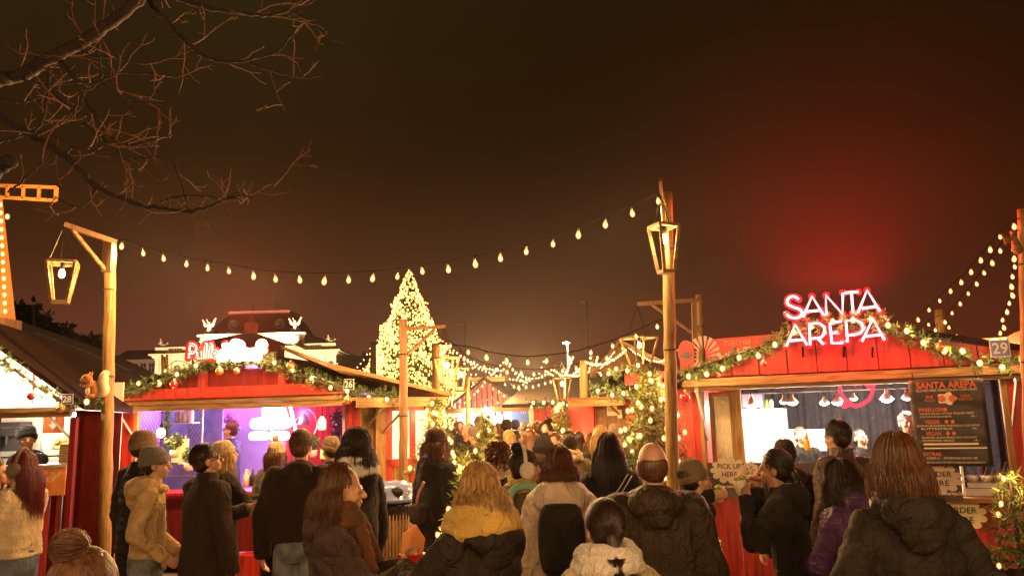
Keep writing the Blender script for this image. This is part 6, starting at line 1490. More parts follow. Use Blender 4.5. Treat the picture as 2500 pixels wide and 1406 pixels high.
# ------------------------------------------------------------------ bin
bp = gnd(960, 8.6); bn_ = thing('litter_bin', 'wicker litter bin with a domed blue lid', 'litter bin', bp); zt_ = at(960, 1212, 8.6).z
wick = mat('wicker', (.34, .17, .06), .55, bump=1.0, bs=30, col2=(.14, .06, .02), vs=20, stretch=(30, 30, 1))
m1 = MB(); n_ = 40; prof = [(.19, .02), (.205, .2), (.215, zt_-.12)]
for i in range(n_):
    t = 6.283*i/n_; m1.tube([bp+V((math.cos(t)*r_, math.sin(t)*r_, z)) for r_, z in prof], .016, 6)
m1.lathe([(.195, .02), (.21, .2), (.20, zt_-.12)], bp, 24); m1.build('basket', wick, bn_, True)
m1 = MB(); m1.lathe([(.225, zt_-.22), (.235, zt_-.10), (.22, zt_-.03), (.20, zt_-.05)], bp, 30); me = m1.build('bin_liner', mat('black_bin_bag', (.02, .018, .02), .15, bump=1, bs=30), bn_, True)
m1 = MB(); m1.lathe([(.235, zt_-.05), (.25, zt_-.04), (.25, zt_-.01), (.23, zt_), (.225, zt_+.06), (.19, zt_+.13), (.11, zt_+.165), (.01, zt_+.17)], bp, 30); m1.build('lid', mat('blue_lid', (.16, .20, .42), .25, coat=.5, var=.05), bn_, True)
m1 = MB(); o_ = bp+V((.07, -.20, zt_+.065)); m1.ell(o_, (.07, .03, .058), 16, 10); m1.build('opening', black_p, bn_, True)
m1 = MB()
for s in (-1, 1): m1.lathe([(.014, 0), (.014, .01), (.004, .012)], bp+V((.07+s*.10, -.20+.02*abs(s), zt_+.04)), 8, V((0, -1, 0)))
m1.build('bolt', metal_l, bn_)
m1 = MB(); m1.tube([bp+V((.24, -.02, zt_-.02)), bp+V((.30, -.02, 0))], .018, 8); m1.build('leg', wood_v, bn_, True)

# ------------------------------------------------------------------ far stalls
A = gnd(1075, 20); B = gnd(1300, 19.6); FC = Fr(A, B); UC = lambda x, o=0, y=1000: FC.uz(x, y, o)[0]
cs_ = thing('market_stall', 'far stall with a slatted red gable outlined in bulbs and a blinding white opening', 'stall', FC.A, 'market stalls')
zE_ = FC.uz(1200, 1000)[1]; zA_ = FC.uz(1186, 930)[1]
m1 = MB(); FC.box(m1, UC(1080), UC(1292), 0, .10, zE_-.06, zE_+.06); FC.box(m1, UC(1152), UC(1235), .0, .06, FC.uz(1, 968)[1]-.06, FC.uz(1, 968)[1]+.06); m1.build('front_beam', wood_h, cs_)
m1 = MB(); u_ = UC(1100)
while u_ < UC(1275):
    zt__ = zE_+.06+(zA_-zE_-.06)*max(0, 1-abs(u_+.06-UC(1186))/(UC(1186)-UC(1098)))
    if zt__ > zE_+.1: FC.box(m1, u_, u_+.085, -.04, 0, zE_+.06, zt__)
    u_ += .14
m1.build('gable_slats', red_paint, cs_)
m1 = MB()
for ub in (UC(1090), UC(1285)): m1.hexa([FC.p(UC(1186), .12, zA_+.03), FC.p(ub, .12, zE_+.02), FC.p(ub, -3, zE_+.02), FC.p(UC(1186), -3, zA_+.03), FC.p(UC(1186), .12, zA_+.10), FC.p(ub, .12, zE_+.09), FC.p(ub, -3, zE_+.09), FC.p(UC(1186), -3, zA_+.10)])
m1.build('roof', roof_felt, cs_)
m1 = MB(); FC.box(m1, UC(1080), UC(1238), -1.6, -1.55, 0, zE_); m1.build('back_wall', mat('bright_back_wall', (.85, .82, .78), .5, var=.03), cs_)
m1 = MB(); FC.box(m1, UC(1238), UC(1292), -.6, -.55, 0, zE_); m1.build('blue_panel', mat('blue_panel', (.06, .16, .48), .5, var=.1), cs_)
m1 = MB(); FC.box(m1, UC(1268), UC(1292), -.5, -.46, 0, zE_); m1.build('pale_pillar', mat('pale_pillar', (.72, .62, .46), .6), cs_) if False else None
m1 = MB(); FC.box(m1, UC(1082), UC(1238), -.5, .1, .95, 1.02); FC.box(m1, UC(1082), UC(1290), -.04, 0, 0, .95); m1.build('counter', red_paint, cs_)
m1 = MB(); frp(m1, FC, [(UC(1250), 2.25), (UC(1268), 2.22), (UC(1284), 2.26), (UC(1272), 2.38), (UC(1266), 2.60), (UC(1263), 2.60), (UC(1262), 2.36)], -.545, .01); m1.build('panel_print', white_p, cs_)
m1 = MB(); tl(m1, FC, 'UNI', 1283, 1003, -.54, .16, .25); m1.build('panel_letters', white_p, cs_)
m1 = MB(); rg = random.Random(4)
for i in range(10):
    x = 1165+rg.uniform(0, 68); m1.tube([FC.P(x, 1002, -.3), FC.P(x+rg.uniform(-3, 3), 1010+rg.uniform(0, 25), -.3)], .02, 5)
m1.build('hanging_utensils', metal_d, cs_)
for x in (1141, 1187, 1110, 1220): light(FC.P(x, 1006, -.5), 70, (1, .93, .84), .08)
for x in (1141, 1187):
    r = thing('spot_lamp', 'dazzling white spot lamp in the far stall opening, %s' % ('left one' if x < 1150 else 'right one'), 'lamp', FC.P(x, 1000, .1)); b_ = MB(); b_.ell(FC.P(x, 1000, .15), (.07, .07, .06), 12, 8); b_.build('bulb', glow('hot_spot', (1, .95, .9), 60, True), r, True); b_ = MB(); b_.bar(FC.P(x, 1000, .15), FC.P(x, 992, .05), .03, .03); b_.build('arm', metal_d, r)
A = gnd(1295, 18.3); B = gnd(1535, 17.5); FD = Fr(A, B); UD = lambda x, o=0, y=1000: FD.uz(x, y, o)[0]
ds = thing('market_stall', 'far closed stall with red board walls and a long dark roof', 'stall', FD.A, 'market stalls')
m1 = MB(); u_ = UD(1303); zt__ = FD.uz(1350, 992)[1]
while u_ < UD(1500): FD.box(m1, u_, u_+.30, -.03, .0 if int(u_*3) % 2 else .012, 0, zt__); u_ += .31
m1.build('wall', red_bright, ds)
m1 = MB(); m1.hexa([FD.p(UD(1235), .25, zt__), FD.p(UD(1530), .25, zt__), FD.p(UD(1500), -1.6, FD.uz(1400, 938)[1]+.1), FD.p(UD(1250), -1.6, FD.uz(1300, 936)[1]+.1), FD.p(UD(1235), .25, zt__+.08), FD.p(UD(1530), .25, zt__+.08), FD.p(UD(1500), -1.6, FD.uz(1400, 938)[1]+.2), FD.p(UD(1250), -1.6, FD.uz(1300, 936)[1]+.2)]); m1.build('roof', mat('brown_roof', (.020, .007, .004), .85, var=.2), ds)
m1 = MB(); FD.box(m1, UD(1292), UD(1303), -.05, .03, 0, zt__); m1.build('pale_pillar', mat('pale_pillar', (.72, .62, .46), .6), ds)
r_, b1 = garland('fir garland along the eave of the far closed stall', gp(FD, [(1290, 984), (1330, 982), (1370, 982), (1410, 985)], .4), .14, 420, 41, 5, group='fir garlands on the stall gables', nl=.09, wd=.02, bulb_r=1.3)
# right hut (dark roof, poster wall)
A = gnd(1385, 11.6); B = gnd(1690, 10.6); FE = Fr(A, B); UE = lambda x, o=0, y=1000: FE.uz(x, y, o)[0]
es = thing('market_stall', 'dark roofed hut with red walls behind the wide lit fir', 'stall', FE.A, 'market stalls')
zf = FE.uz(1450, 975)[1]
m1 = MB(); FE.box(m1, UE(1388, .4), UE(1525, .4), .0, .42, zf-.03, zf+.0); FE.box(m1, UE(1388, .4), UE(1525, .4), .36, .42, zf-.10, zf-.031); m1.build('flap', wood_h, es)
m1 = MB(); FE.box(m1, UE(1376, .4), UE(1520, .4), -.0, .44, zf+.003, zf+.02); m1.build('red_lip', red_bright, es)
m1 = MB(); FE.box(m1, UE(1530), UE(1560), -.05, .02, 0, zf+.35); FE.box(m1, UE(1560), UE(1700), -.06, .0, 0, zf+.35); FE.box(m1, UE(1440), UE(1450), -.03, .02, 0, zf-.04); FE.box(m1, UE(1385), UE(1440), -.05, -.02, 0, zf-.04); m1.build('wall', red_bright, es)
m1 = MB(); FE.box(m1, UE(1450), UE(1530), -.08, -.05, 0, zf-.04); m1.build('door_panel', wood_old, es)
m1 = MB(); m1.hexa([FE.p(UE(1452), .15, zf+.10), FE.p(UE(1720), .15, zf+.10), FE.p(UE(1720), -2.2, zf+.1), FE.p(UE(1452), -2.2, zf+.1), FE.p(UE(1500), -.3, FE.uz(1500, 903)[1]), FE.p(UE(1650), -.3, FE.uz(1600, 903)[1]), FE.p(UE(1650), -1.7, FE.uz(1600, 903)[1]), FE.p(UE(1500), -1.7, FE.uz(1500, 903)[1])]); m1.build('roof', roof_felt, es)
r_, b1 = garland('leafy bright garland over the flap of the dark roofed hut', gp(FE, [(1440, 960), (1480, 958), (1530, 958), (1580, 960), (1620, 940), (1640, 935)], .45), .13, 560, 42, 6, group='fir garlands on the stall gables', nl=.08, wd=.018)
r_, b3 = garland('sloping garland along the left roof edge of the dark roofed hut', gp(FE, [(1470, 925), (1495, 912), (1530, 900), (1570, 896)], .2), .09, 500, 43, 4, group='fir garlands on the stall gables')
for p in b1+b3: light(p+V((0, -.06, 0)), 2.4, (1, .55, .2), .03)
pst = mat('poster_paper', (.70, .50, .28), .6, var=.06)
for (x0, y0, x1, y1, txt, lb) in ((1481, 988, 1507, 1014, 'MARKT', 'cream poster with a line of print on the hut wall'), (1507, 1000, 1519, 1020, '', 'small yellow notice beside the cream poster')):
    r = thing('poster', lb, 'poster', FE.P(x0, y1, .03)); ua_, z1_ = FE.uz(x0, y0, .03); ub_, z0_ = FE.uz(x1, y1, .03); b_ = MB(); FE.box(b_, ua_, ub_, .025, .03, z0_, z1_); b_.build('paper', pst, r)
    if txt: b_ = MB(); tl(b_, FE, txt, 0, 0, .034, .06, (ub_-ua_)*.75, (ua_+ub_)/2, (z0_+z1_)/2); b_.build('lettering', ink, r)
prop2(FE.P(1475, 975, .38), FE.P(1512, 1012, .02), 'metal strut leading to the cream poster')
# hut rafters with lights
hr = thing('open_gable', 'open timber gable outlined with tiny bulbs beside the bright lantern', 'gable', gnd(1515, 16)); m1 = MB(); m1.bar(at(1515, 832, 16), at(1452, 906, 16), .10, .08); m1.bar(at(1515, 832, 16), at(1640, 892, 14), .10, .08); m1.build('rafter', wood_h, hr); m1 = MB(); m1.bar(at(1515, 832, 16), gnd(1517, 16), .10, .10); m1.build('post', wood_old, hr)
m1 = MB(); m1.poly([at(1515, 838, 16.1), at(1456, 908, 16.1), at(1600, 915, 15)]); m1.build('cladding', wood_old, hr)
# red banner behind stall 29
bz = thing('banner', 'red banner reading ZURCHER WEIHNACHT behind the left garland of stall 29', 'banner', at(1800, 900, 12)); o0 = at(1722, 918, 12); o1 = at(1905, 930, 11.4); FB = Fr(o0, o1); m1 = MB()
ua_ = FB.uz(1655, 860)[0]; ub_ = FB.uz(1905, 860)[0]; FB.box(m1, FB.uz(1722, 860)[0], ub_, -.04, 0, FB.uz(1800, 935)[1], FB.uz(1800, 823)[1]); m1.build('cloth', mat('coral_banner', (.62, .05, .04), .6, var=.05), bz)
m1 = MB(); tl(m1, FB, 'ZÜRCHER', 1800, 836, .01, .11, .42); m1.build('small_lettering', mat('faded_cream', (.80, .34, .24), .6), bz)
m1 = MB()
for i, ch in enumerate('WEIHNACHT'):
    t = i/8; x = 1716+t*108; y = 906-46*math.sin(t*1.25)-6; u_, z_ = FB.uz(x, y, .01); text_into(m1, ch, .17, FB.p(u_, .01, z_-.06), (FB.u+V((0, 0, .45*(1-t)))).normalized(), (V((0, 0, 1))-FB.u*.45*(1-t)).normalized(), .002, 'CENTER', None, .003)
m1.build('arched_lettering', cream_ink, bz)
nd = thing('nutcracker_disc', 'round red painted figure board with dark eyes left of the red banner', 'figure board', FB.P(1680, 900, .0)); m1 = MB(); u_, z_ = FB.uz(1675, 862, .05); frp(m1, FB, [(u_+.13*math.cos(t), z_+.20*math.sin(t)) for t in [6.283*i/28 for i in range(28)]], .0, .05); frp(m1, FB, [(u_-.10, z_-.50), (u_+.10, z_-.50), (u_+.12, z_-.12), (u_-.12, z_-.12)], -.02, .05); m1.build('board', mat('coral_board', (.60, .06, .05), .5), nd)
m1 = MB(); frp(m1, FB, [(u_+.09*math.cos(t), z_-.04+.045*math.sin(t)) for t in [6.283*i/20 for i in range(20)]], .052, .01); m1.build('dark_mask', black_p, nd)
m1 = MB(); u2_, z2_ = FB.uz(1722, 868, -.06)
for q in range(18):
    t = 6.283*q/18; frp(m1, FB, [(u2_+.08*math.cos(t-.1), z2_+.10*math.sin(t-.1)), (u2_+.27*math.cos(t-.12), z2_+.30*math.sin(t-.12)), (u2_+.27*math.cos(t+.10), z2_+.30*math.sin(t+.10))], .005, .02)
m1.build('rosette', mat('pale_rosette', (.72, .42, .34), .5), nd)
light(at(1740, 905, 10.6), 10, (1, .35, .2), .05); light(FE.P(1600, 985, 1.2), 12, (1, .55, .22), .05)
# right far sign
sgn = thing('lit_sign', 'row of glowing bulb letters TOLL behind the plate reading 29', 'sign', at(2440, 865, 9.5)); F9 = Fr(at(2395, 860, 9.5), at(2500, 860, 9.2)); m1 = MB(); F9.box(m1, F9.uz(2386, 1)[0]*0-.05, .62, -.05, -.02, F9.uz(2440, 862)[1], F9.uz(2440, 823)[1]); m1.build('board', orange_pap, sgn)
m1 = MB(); tl(m1, F9, 'TOLL', 2438, 842, .0, .20, .46, bold=.012); m1.build('letters', glow('sign_letters', (1, .6, .2), 9, True), sgn)
ors = thing('round_sign', 'round orange red sign reading AUS cut off by the right edge', 'sign', at(2495, 860, 9.0)); m1 = MB(); u_, z_ = F9.uz(2508, 848, .1); frp(m1, F9, [(u_+.24*math.cos(t), z_+.20*math.sin(t)) for t in [6.283*i/28 for i in range(28)]], .1, .03); m1.build('board', mat('orange_red_board', (.62, .14, .05), .5), ors)
m1 = MB(); tl(m1, F9, 'AUS', 0, 0, .134, .10, .15, u_-.10, z_+.03); m1.build('lettering', white_p, ors)
light(at(2440, 842, 9.0), 10, (1, .55, .2), .05)

mist(at(1240, 925, 18), 7.5, .010, 'faint golden haze hanging among the lights between the far stalls')  # added mist for warm halos round the far lamps
# ------------------------------------------------------------------ opera house
OY = 125; FO = Fr(gnd(373, OY), gnd(825, OY)); UO = lambda x, o=0, y=900: FO.uz(x, y, o)[0]; ZO = lambda y, o=0, x=600: FO.uz(x, y, o)[1]
stone = mat('pale_limestone', (.62, .50, .36), .75, var=.10, vs=1.2, bump=.3, bs=4)
dome_m = mat('dome_slate', (.34, .05, .025), .7, var=.2, vs=.6)
op = thing('opera_house', 'pale neo-baroque opera house with a dark dome and statues behind stall 26', 'opera house', FO.A)
ua_, ub_ = UO(378), UO(820); zc_ = ZO(859); z2 = ZO(843)
m1 = MB(); FO.box(m1, ua_, ub_, -18, 0, 0, zc_-.9); m1.build('wall', stone, op)
m1 = MB(); FO.box(m1, ua_-.8, ub_+.8, -18, .8, zc_-.25, zc_); FO.box(m1, ua_-.4, ub_+.4, -18, .4, zc_-.6, zc_-.25); FO.box(m1, ua_-.1, ub_+.1, -18, .15, zc_-.9, zc_-.6)
u_ = ua_
while u_ < ub_: FO.box(m1, u_, u_+.3, .4, .62, zc_-.52, zc_-.26); u_ += .6
m1.build('cornice', stone, op)
m1 = MB()
for a0, b0 in ((378, 410), (445, 462), (500, 520), (690, 742), (785, 820)): FO.box(m1, UO(a0), UO(b0), -.5, .2, zc_, z2-.2)
FO.box(m1, ua_, ub_, -.5, .35, z2-.2, z2); u_ = ua_
while u_ < ub_: m1.lathe([(.10, 0), (.14, .35), (.08, .8)], FO.p(u_, -.1, zc_), 6); u_ += .42
m1.build('balustrade', stone, op)
# windows / pilasters
m1 = MB(); mw = MB()
for i, x in enumerate((395, 425, 455, 485, 515, 545, 575, 605, 635, 665, 745, 775, 800)):
    FO.box(m1, UO(x)-.75, UO(x)-.35, 0, .25, 0, zc_-.9); u_ = UO(x)+.45; zt_ = zc_-1.8
    pl = [(u_-.5, zt_-3.2), (u_+.5, zt_-3.2)]+[(u_+.5*math.cos(t), zt_-.5+.5*math.sin(t)) for t in [math.pi*k/8 for k in range(9)]]; frp(mw, FO, pl, .01, .05)
m1.build('pilaster', stone, op); mw.build('window', mat('opera_window', (.10, .06, .04), .3), op)
# pediment at right and left
for xa, xb, xm in ((676, 746, 711), (470, 540, 505)):
    m1 = MB(); m1.prism([(UO(xa), zc_+.1), (UO(xb), zc_+.1), (UO(xm), ZO(841))], FO.p(0, .0, 0), FO.u, V((0, 0, 1)), FO.n, 1.4); m1.build('pediment', stone, op)
    m1 = MB(); m1.prism([(UO(xa)+1, zc_+.3), (UO(xb)-1, zc_+.3), (UO(xm), ZO(844))], FO.p(0, 1.41, 0), FO.u, V((0, 0, 1)), FO.n, .1); m1.build('tympanum', stone, op)
# attic block
m1 = MB(); FO.box(m1, UO(478), UO(738), -14, -1, z2-1, ZO(818)); FO.box(m1, UO(474), UO(742), -14.4, -.5, ZO(818), ZO(813)); 
for xa in (497, 712): FO.box(m1, UO(xa-17), UO(xa+17), -3, -.3, z2, ZO(829)); FO.box(m1, UO(xa-13), UO(xa+13), -2.6, -.4, ZO(829), ZO(822))
m1.build('attic', stone, op)
m1 = MB(); prof = [(492, 813), (497, 800), (507, 783), (520, 768), (533, 757)]; cx = 607
rows = []
for x, y in prof:
    hw = UO(cx)-UO(x); hd_ = hw*.75; zz_ = ZO(y); rows.append([FO.p(UO(cx)+sx_*hw, -7.5+sy*hd_*.8, zz_) for sx_, sy in ((-1, 1), (1, 1), (1, -1), (-1, -1))])
for r0, r1 in zip(rows, rows[1:]):
    for i in range(4): m1.poly([r0[i], r0[(i+1) % 4], r1[(i+1) % 4], r1[i]])
m1.poly(rows[-1]); m1.build('dome', dome_m, op)
m1 = MB(); hw = UO(cx)-UO(533); FO.box(m1, UO(cx)-hw-.3, UO(cx)+hw+.3, -7.5-hw*.6-.3, -7.5+hw*.6+.3, ZO(756), ZO(750)); 
for i in range(22): FO.box(m1, UO(cx)-hw+hw*2*i/22, UO(cx)-hw+hw*2*i/22+.08, -7.5+hw*.6, -7.5+hw*.6+.1, ZO(750), ZO(747))
m1.build('roof_crest', mat('crest_metal', (.45, .22, .18), .5), op)
for x in (548, 665):
    m1 = MB(); yy = -7.5+ (UO(cx)-UO(505))*.6; m1.lathe([(.9, 0), (.9, .25), (.6, .3), (.55, .1)], FO.p(UO(x), yy, ZO(787)), 16, FO.n); m1.build('round_dormer', stone, op, True)
for x in (573, 637): m1 = MB(); m1.tube([FO.p(UO(x), -7.5, ZO(750)), FO.p(UO(x), -7.5, ZO(720))], .10, 6); m1.build('flagpole', white_p, op)
def statue(label, x, ybase, hpx, wings, o):
    z0_ = ZO(ybase, o); k = (ZO(ybase-hpx, o)-z0_); c0 = FO.p(UO(x), o, z0_); r = thing('statue', label, 'statue', c0, 'stone statue groups on the opera house roof'); b_ = MB()
    def q(u, z, w_=0): return c0+FO.u*u*k+FO.n*w_*k+V((0, 0, z*k))
    b_.box(q(0, .06), (.5*k, .35*k, .12*k))
    if wings:
        b_.rcone(q(0, .12), q(.02, .55), .16*k, .09*k); b_.rcone(q(.02, .55), q(.0, .72), .09*k, .055*k); b_.ell(q(0, .78), .055*k, 10, 8); b_.rcone(q(.0, .66), q(-.12, .95), .03*k, .02*k)
        for s, t in ((-1, .92), (1, .98)):
            b_.tube([q(0, .6), q(s*.18, .72), q(s*.30, t), q(s*.33, t+.02)], [.05*k, .06*k, .04*k, .01*k], 8); b_.tube([q(s*.05, .6), q(s*.2, .65), q(s*.27, .8)], [.04*k, .05*k, .01*k], 8)
        for s in (-1, 1): b_.rcone(q(s*.2, .1), q(s*.18, .30), .09*k, .05*k); b_.ell(q(s*.18, .38), .045*k, 8, 6); b_.rcone(q(s*.18, .28), q(s*.30, .16), .04*k, .03*k)
    else:
        b_.ell(q(.05, .22), (.38*k, .15*k, .14*k), 12, 8); b_.rcone(q(-.15, .25), q(-.22, .6), .10*k, .06*k); b_.ell(q(-.23, .74), .07*k, 10, 8); b_.rcone(q(-.2, .55), q(-.05, .45), .04*k, .03*k); b_.rcone(q(.2, .28), q(.45, .12), .09*k, .04*k); b_.rcone(q(-.22, .55), q(-.40, .35), .04*k, .03*k); b_.ell(q(.38, .4), .07*k, 8, 6); b_.rcone(q(.36, .3), q(.38, .15), .06*k, .07*k)
    me = remesh(b_, k*.013, 1); me.transform(Matrix.Translation(-c0)); add_mesh(me, 'figures', stone, r); return r
statue('reclining stone group on the left corner of the opera house', 394, 844, 28, False, -.2); statue('reclining stone group on the right corner of the opera house', 806, 844, 27, False, -.2)
statue('winged stone group left of the opera dome', 497, 826, 52, True, -1.5); statue('winged stone group right of the opera dome', 712, 826, 50, True, -1.5)
for x, e in ((400, 5200), (470, 5200), (690, 5600), (740, 5600), (800, 5200)): light(FO.p(UO(x), 13, 1.0), e*OP, (1, .66, .37), .4, 'SPOT', 'floodlight', FO.p(UO(x), 0, 8.5)).data.spot_size = R(95)
for x in (520, 690): l_ = light(FO.p(UO(x), 1.0, ZO(838)), 2600*OP, (1, .50, .30), .3, 'SPOT', 'roof_floodlight', FO.p(UO(x), -5, ZO(790))); l_.data.spot_size = R(120)

def plain_building(label, xs_, y0, y1, Y, wallm, roofm, nrow, ncol, lit=(), roof_h=2.5, gable=False, depth=14):
    fr = Fr(gnd(xs_[0], Y), gnd(xs_[1], Y)); L_ = fr.L; zt_ = fr.uz((xs_[0]+xs_[1])/2, y1)[1]; r = thing('building', label, 'building', fr.A); m_ = MB(); fr.box(m_, 0, L_, -depth, 0, 0, zt_); m_.build('wall', wallm, r)
    zr_ = fr.uz((xs_[0]+xs_[1])/2, y0)[1]; m_ = MB()
    if gable: m_.prism([(0, zt_), (L_, zt_)]+[(L_/2+L_*.30*math.cos(t), zt_+(zr_-zt_)*math.sin(t)) for t in [math.pi*k/8 for k in range(9)]], fr.p(0, -.4, 0), fr.u, V((0, 0, 1)), fr.n, .4); m_.build('gable', wallm, r)
    else: m_.hexa([fr.p(-.5, .5, zt_), fr.p(L_+.5, .5, zt_), fr.p(L_+.5, -depth, zt_), fr.p(-.5, -depth, zt_), fr.p(1, -2.5, zr_), fr.p(L_-1, -2.5, zr_), fr.p(L_-1, -depth+2, zr_), fr.p(1, -depth+2, zr_)]); m_.build('roof', roofm, r)
    hz_ = 3.2
    for j in range(nrow):
        for i in range(ncol):
            u_ = L_*(i+.5)/ncol; z_ = zt_-1.6-j*hz_
            if z_ < 1.5: continue
            m_ = MB(); fr.box(m_, u_-.55, u_+.55, -.1, .06, z_-.85, z_+.85); w_ = m_.build('window', lit_w if (i, j) in lit else dark_w, r)
            m_ = MB(); framed(fr, m_, u_-.62, u_+.62, z_-.92, z_+.92, .061, .10, .04); fr.box(m_, u_-.04, u_+.04, .061, .10, z_-.8, z_+.8); fr.box(m_, u_-.5, u_+.5, .061, .10, z_-.04, z_+.04); m_.build('window_frame', wallm, w_)
    return r
dark_w = mat('dark_window', (.05, .04, .05), .25); lit_w = glow('lit_window', (1, .62, .30), 1.3, False)
wl = mat('pinkish_render', (.42, .30, .27), .8, var=.06, vs=.8); wl2 = mat('grey_render', (.26, .20, .18), .8, var=.06, vs=.8); rf2 = mat('brown_tile_roof', (.13, .055, .05), .85, var=.15)
plain_building('pinkish four storey building with a brown roof left of the opera house', (268, 372), 852, 878, 150, wl, rf2, 3, 5)
plain_building('dim grey building with lit windows right of the opera house', (824, 930), 866, 893, 165, wl2, rf2, 3, 6, ((0, 0), (2, 0), (3, 1)))
plain_building('small rounded gable house in front of the dim grey building', (868, 908), 858, 890, 160, wl2, rf2, 1, 2, (), gable=True)
plain_building('low dark building far behind the left roofs', (90, 275), 868, 893, 190, wl2, rf2, 2, 9)
# distant tree mass
rg = random.Random(8)
def crown(label, px, py, w_, h_, Y):
    c0 = at(px, py, Y); r = thing('tree', label, 'tree', V((c0.x, c0.y, 0)), 'dark distant trees behind the left roofs'); b_ = MB(); k = Y/F
    for i in range(1500):
        d = V((rg.gauss(0, 1), rg.gauss(0, 1), rg.gauss(0, 1))).normalized()*rg.random()**.35; q = c0+V((d.x*w_*k/2, d.y*w_*k/2, d.z*h_*k/2))*(1+.25*math.sin(d.x*7+d.z*5)); s = .5; t = V((rg.gauss(0, 1), rg.gauss(0, 1), rg.gauss(0, 1))).normalized()*s; u_ = t.cross(d).normalized()*s*.6
        b_.af((b_.av(q), b_.av(q+t+u_), b_.av(q+t*2), b_.av(q+t-u_)))
    b_.build('crown', mat('night_foliage', (.05, .045, .04), .8), r); b_ = MB(); b_.tube([V((c0.x, c0.y, 0)), c0], [.5, .2], 8); b_.build('trunk', bark, r)
crown('tallest dark tree far behind the windmill', 60, 800, 95, 110, 90); crown('rounded dark tree far right of the windmill', 120, 830, 110, 80, 90); crown('low dark tree at the end of the left tree line', 200, 855, 110, 60, 95)
# dark roofs behind the left stall
dh = thing('market_hut', 'large dark brown roofed hut behind stall 28', 'hut', gnd(120, 14)); FH = Fr(gnd(-250, 13.0), gnd(352, 13.5)); m1 = MB(); zz_ = [FH.uz(x, y)[1] for x, y in ((352, 936), (175, 855), (40, 812), (-250, 700))]
m1.prism([(FH.uz(352, 936)[0], zz_[0]), (FH.uz(178, 852)[0], zz_[1]), (FH.uz(40, 808)[0], zz_[2]+.1), (FH.uz(-250, 720)[0], zz_[3]), (FH.uz(-250, 720)[0], 1.5), (FH.uz(352, 936)[0], zz_[0]-.1)], FH.p(0, 0, 0), FH.u, V((0, 0, 1)), FH.n*-1, 3.0); m1.build('roof', mat('dark_brown_roof', (.05, .018, .012), .85, var=.2, vs=1.5), dh)
m1 = MB(); FH.box(m1, .2, FH.L-.3, -2.9, -.1, 0, 2.3); m1.build('wall', maroon, dh)
w_ = MB(); w_.tube(smooth_path([at(88, 812, 12.8), at(200, 855, 12.6), at(320, 905, 12.4)], 4), .008, 4); tag(w_.build('stay_wire', metal_l, None), 'thin pale wire running down over the dark roof on the left', 'wire')
# windmill pyramid
wm = thing('windmill_tower', 'orange tapered windmill tower with a line of bulbs and lattice sails at the left edge', 'windmill', at(-30, 780, 11)); ob = mat('orange_plaster', (.70, .27, .06), .6, var=.12, vs=2)
m1 = MB(); pa, pb_ = at(-45, 480, 11), at(-45, 782, 11); 
def hexring(c, r_): return [c+V((math.cos(t)*r_, math.sin(t)*r_, 0)) for t in [6.283*i/8+.39 for i in range(8)]]
m1.loft([hexring(pb_, .42), hexring(pa, .26)]); m1.build('tower', ob, wm)
m1 = MB(); m1.loft([hexring(pb_-V((0, 0, .30)), .50), hexring(pb_+V((0, 0, .0)), .50)]); m1.build('base', wood_old, wm)
m1 = MB(); m1.loft([hexring(pa, .30), hexring(pa+V((0, 0, .25)), .05)]); m1.build('cap', wood_old, wm)
m1 = MB(); a0, a1, b0, b1 = at(-160, 448, 10.4), at(138, 458, 10.4), at(-160, 472, 10.4), at(136, 490, 10.4)
m1.bar(a0, a1, .04, .04); m1.bar(b0, b1, .04, .04); m1.bar(a1, b1, .04, .04)
for t in (.3, .45, .6, .73, .86): m1.bar(a0.lerp(a1, t), b0.lerp(b1, t), .03, .04)
m1.build('sail', mat('orange_lath', (.72, .32, .07), .5), wm)
m1 = MB(); m1.bar(at(-60, 600, 10.5), at(-60, 330, 10.5), .05, .05); m1.build('upright_sail', wood_h, wm)
for i in range(14): put(shared_bulb('far'), 'bulb', at(1+i*.9, 500+i*20, 10.55), wm, .55)
put(shared_bulb('far'), 'bulb', at(18, 529, 10.3), wm, .6)
light(at(30, 620, 10.2), 18, (1, .5, .15), .1); light(at(40, 470, 9.9), 10, (1, .5, .15), .1)
wmr = thing('tower_base', 'dark timber plinth on the roof below the orange windmill', 'plinth', at(-20, 830, 11)); m1 = MB(); m1.loft([hexring(at(-10, 905, 11.6), .30), hexring(at(-30, 832, 11), .48)]); m1.build('box', wood_old, wmr); m1 = MB(); m1.bar(at(-80, 822, 10.6), at(82, 838, 10.6), .05, .03); m1.build('ledge', wood_h, wmr)
# red pavilion peak in front of the opera
pv_ = thing('pavilion', 'dark red pavilion roof with a square turret behind the glowing name', 'pavilion', gnd(612, 22)); Y = 22; c0 = at(612, 838, Y); k = Y/F; m1 = MB(); m1.loft([[V((c0.x+sx_*82*k, Y+sy*82*k, c0.z)) for sx_, sy in ((-1,-1),(1,-1),(1,1),(-1,1))], [V((c0.x+sx_*12*k, Y+sy*12*k, c0.z+24*k)) for sx_, sy in ((-1,-1),(1,-1),(1,1),(-1,1))]]); m1.build('roof', mat('pavilion_red', (.35, .04, .025), .7), pv_)
m1 = MB(); m1.box(V((c0.x, Y, c0.z+35*k)), (24*k, 24*k, 28*k)); m1.build('turret', mat('pavilion_red', (.35, .04, .025), .7), pv_); m1 = MB(); m1.lathe([(14*k, 49*k), (3*k, 58*k), (1*k, 76*k)], V((c0.x, Y, c0.z)), 8); m1.build('spire', mat('pavilion_red', (.35, .04, .025), .7), pv_)
m1 = MB(); m1.box(V((c0.x, Y, c0.z/2)), (130*k, 130*k, c0.z-.02)); m1.build('wall', maroon, pv_)
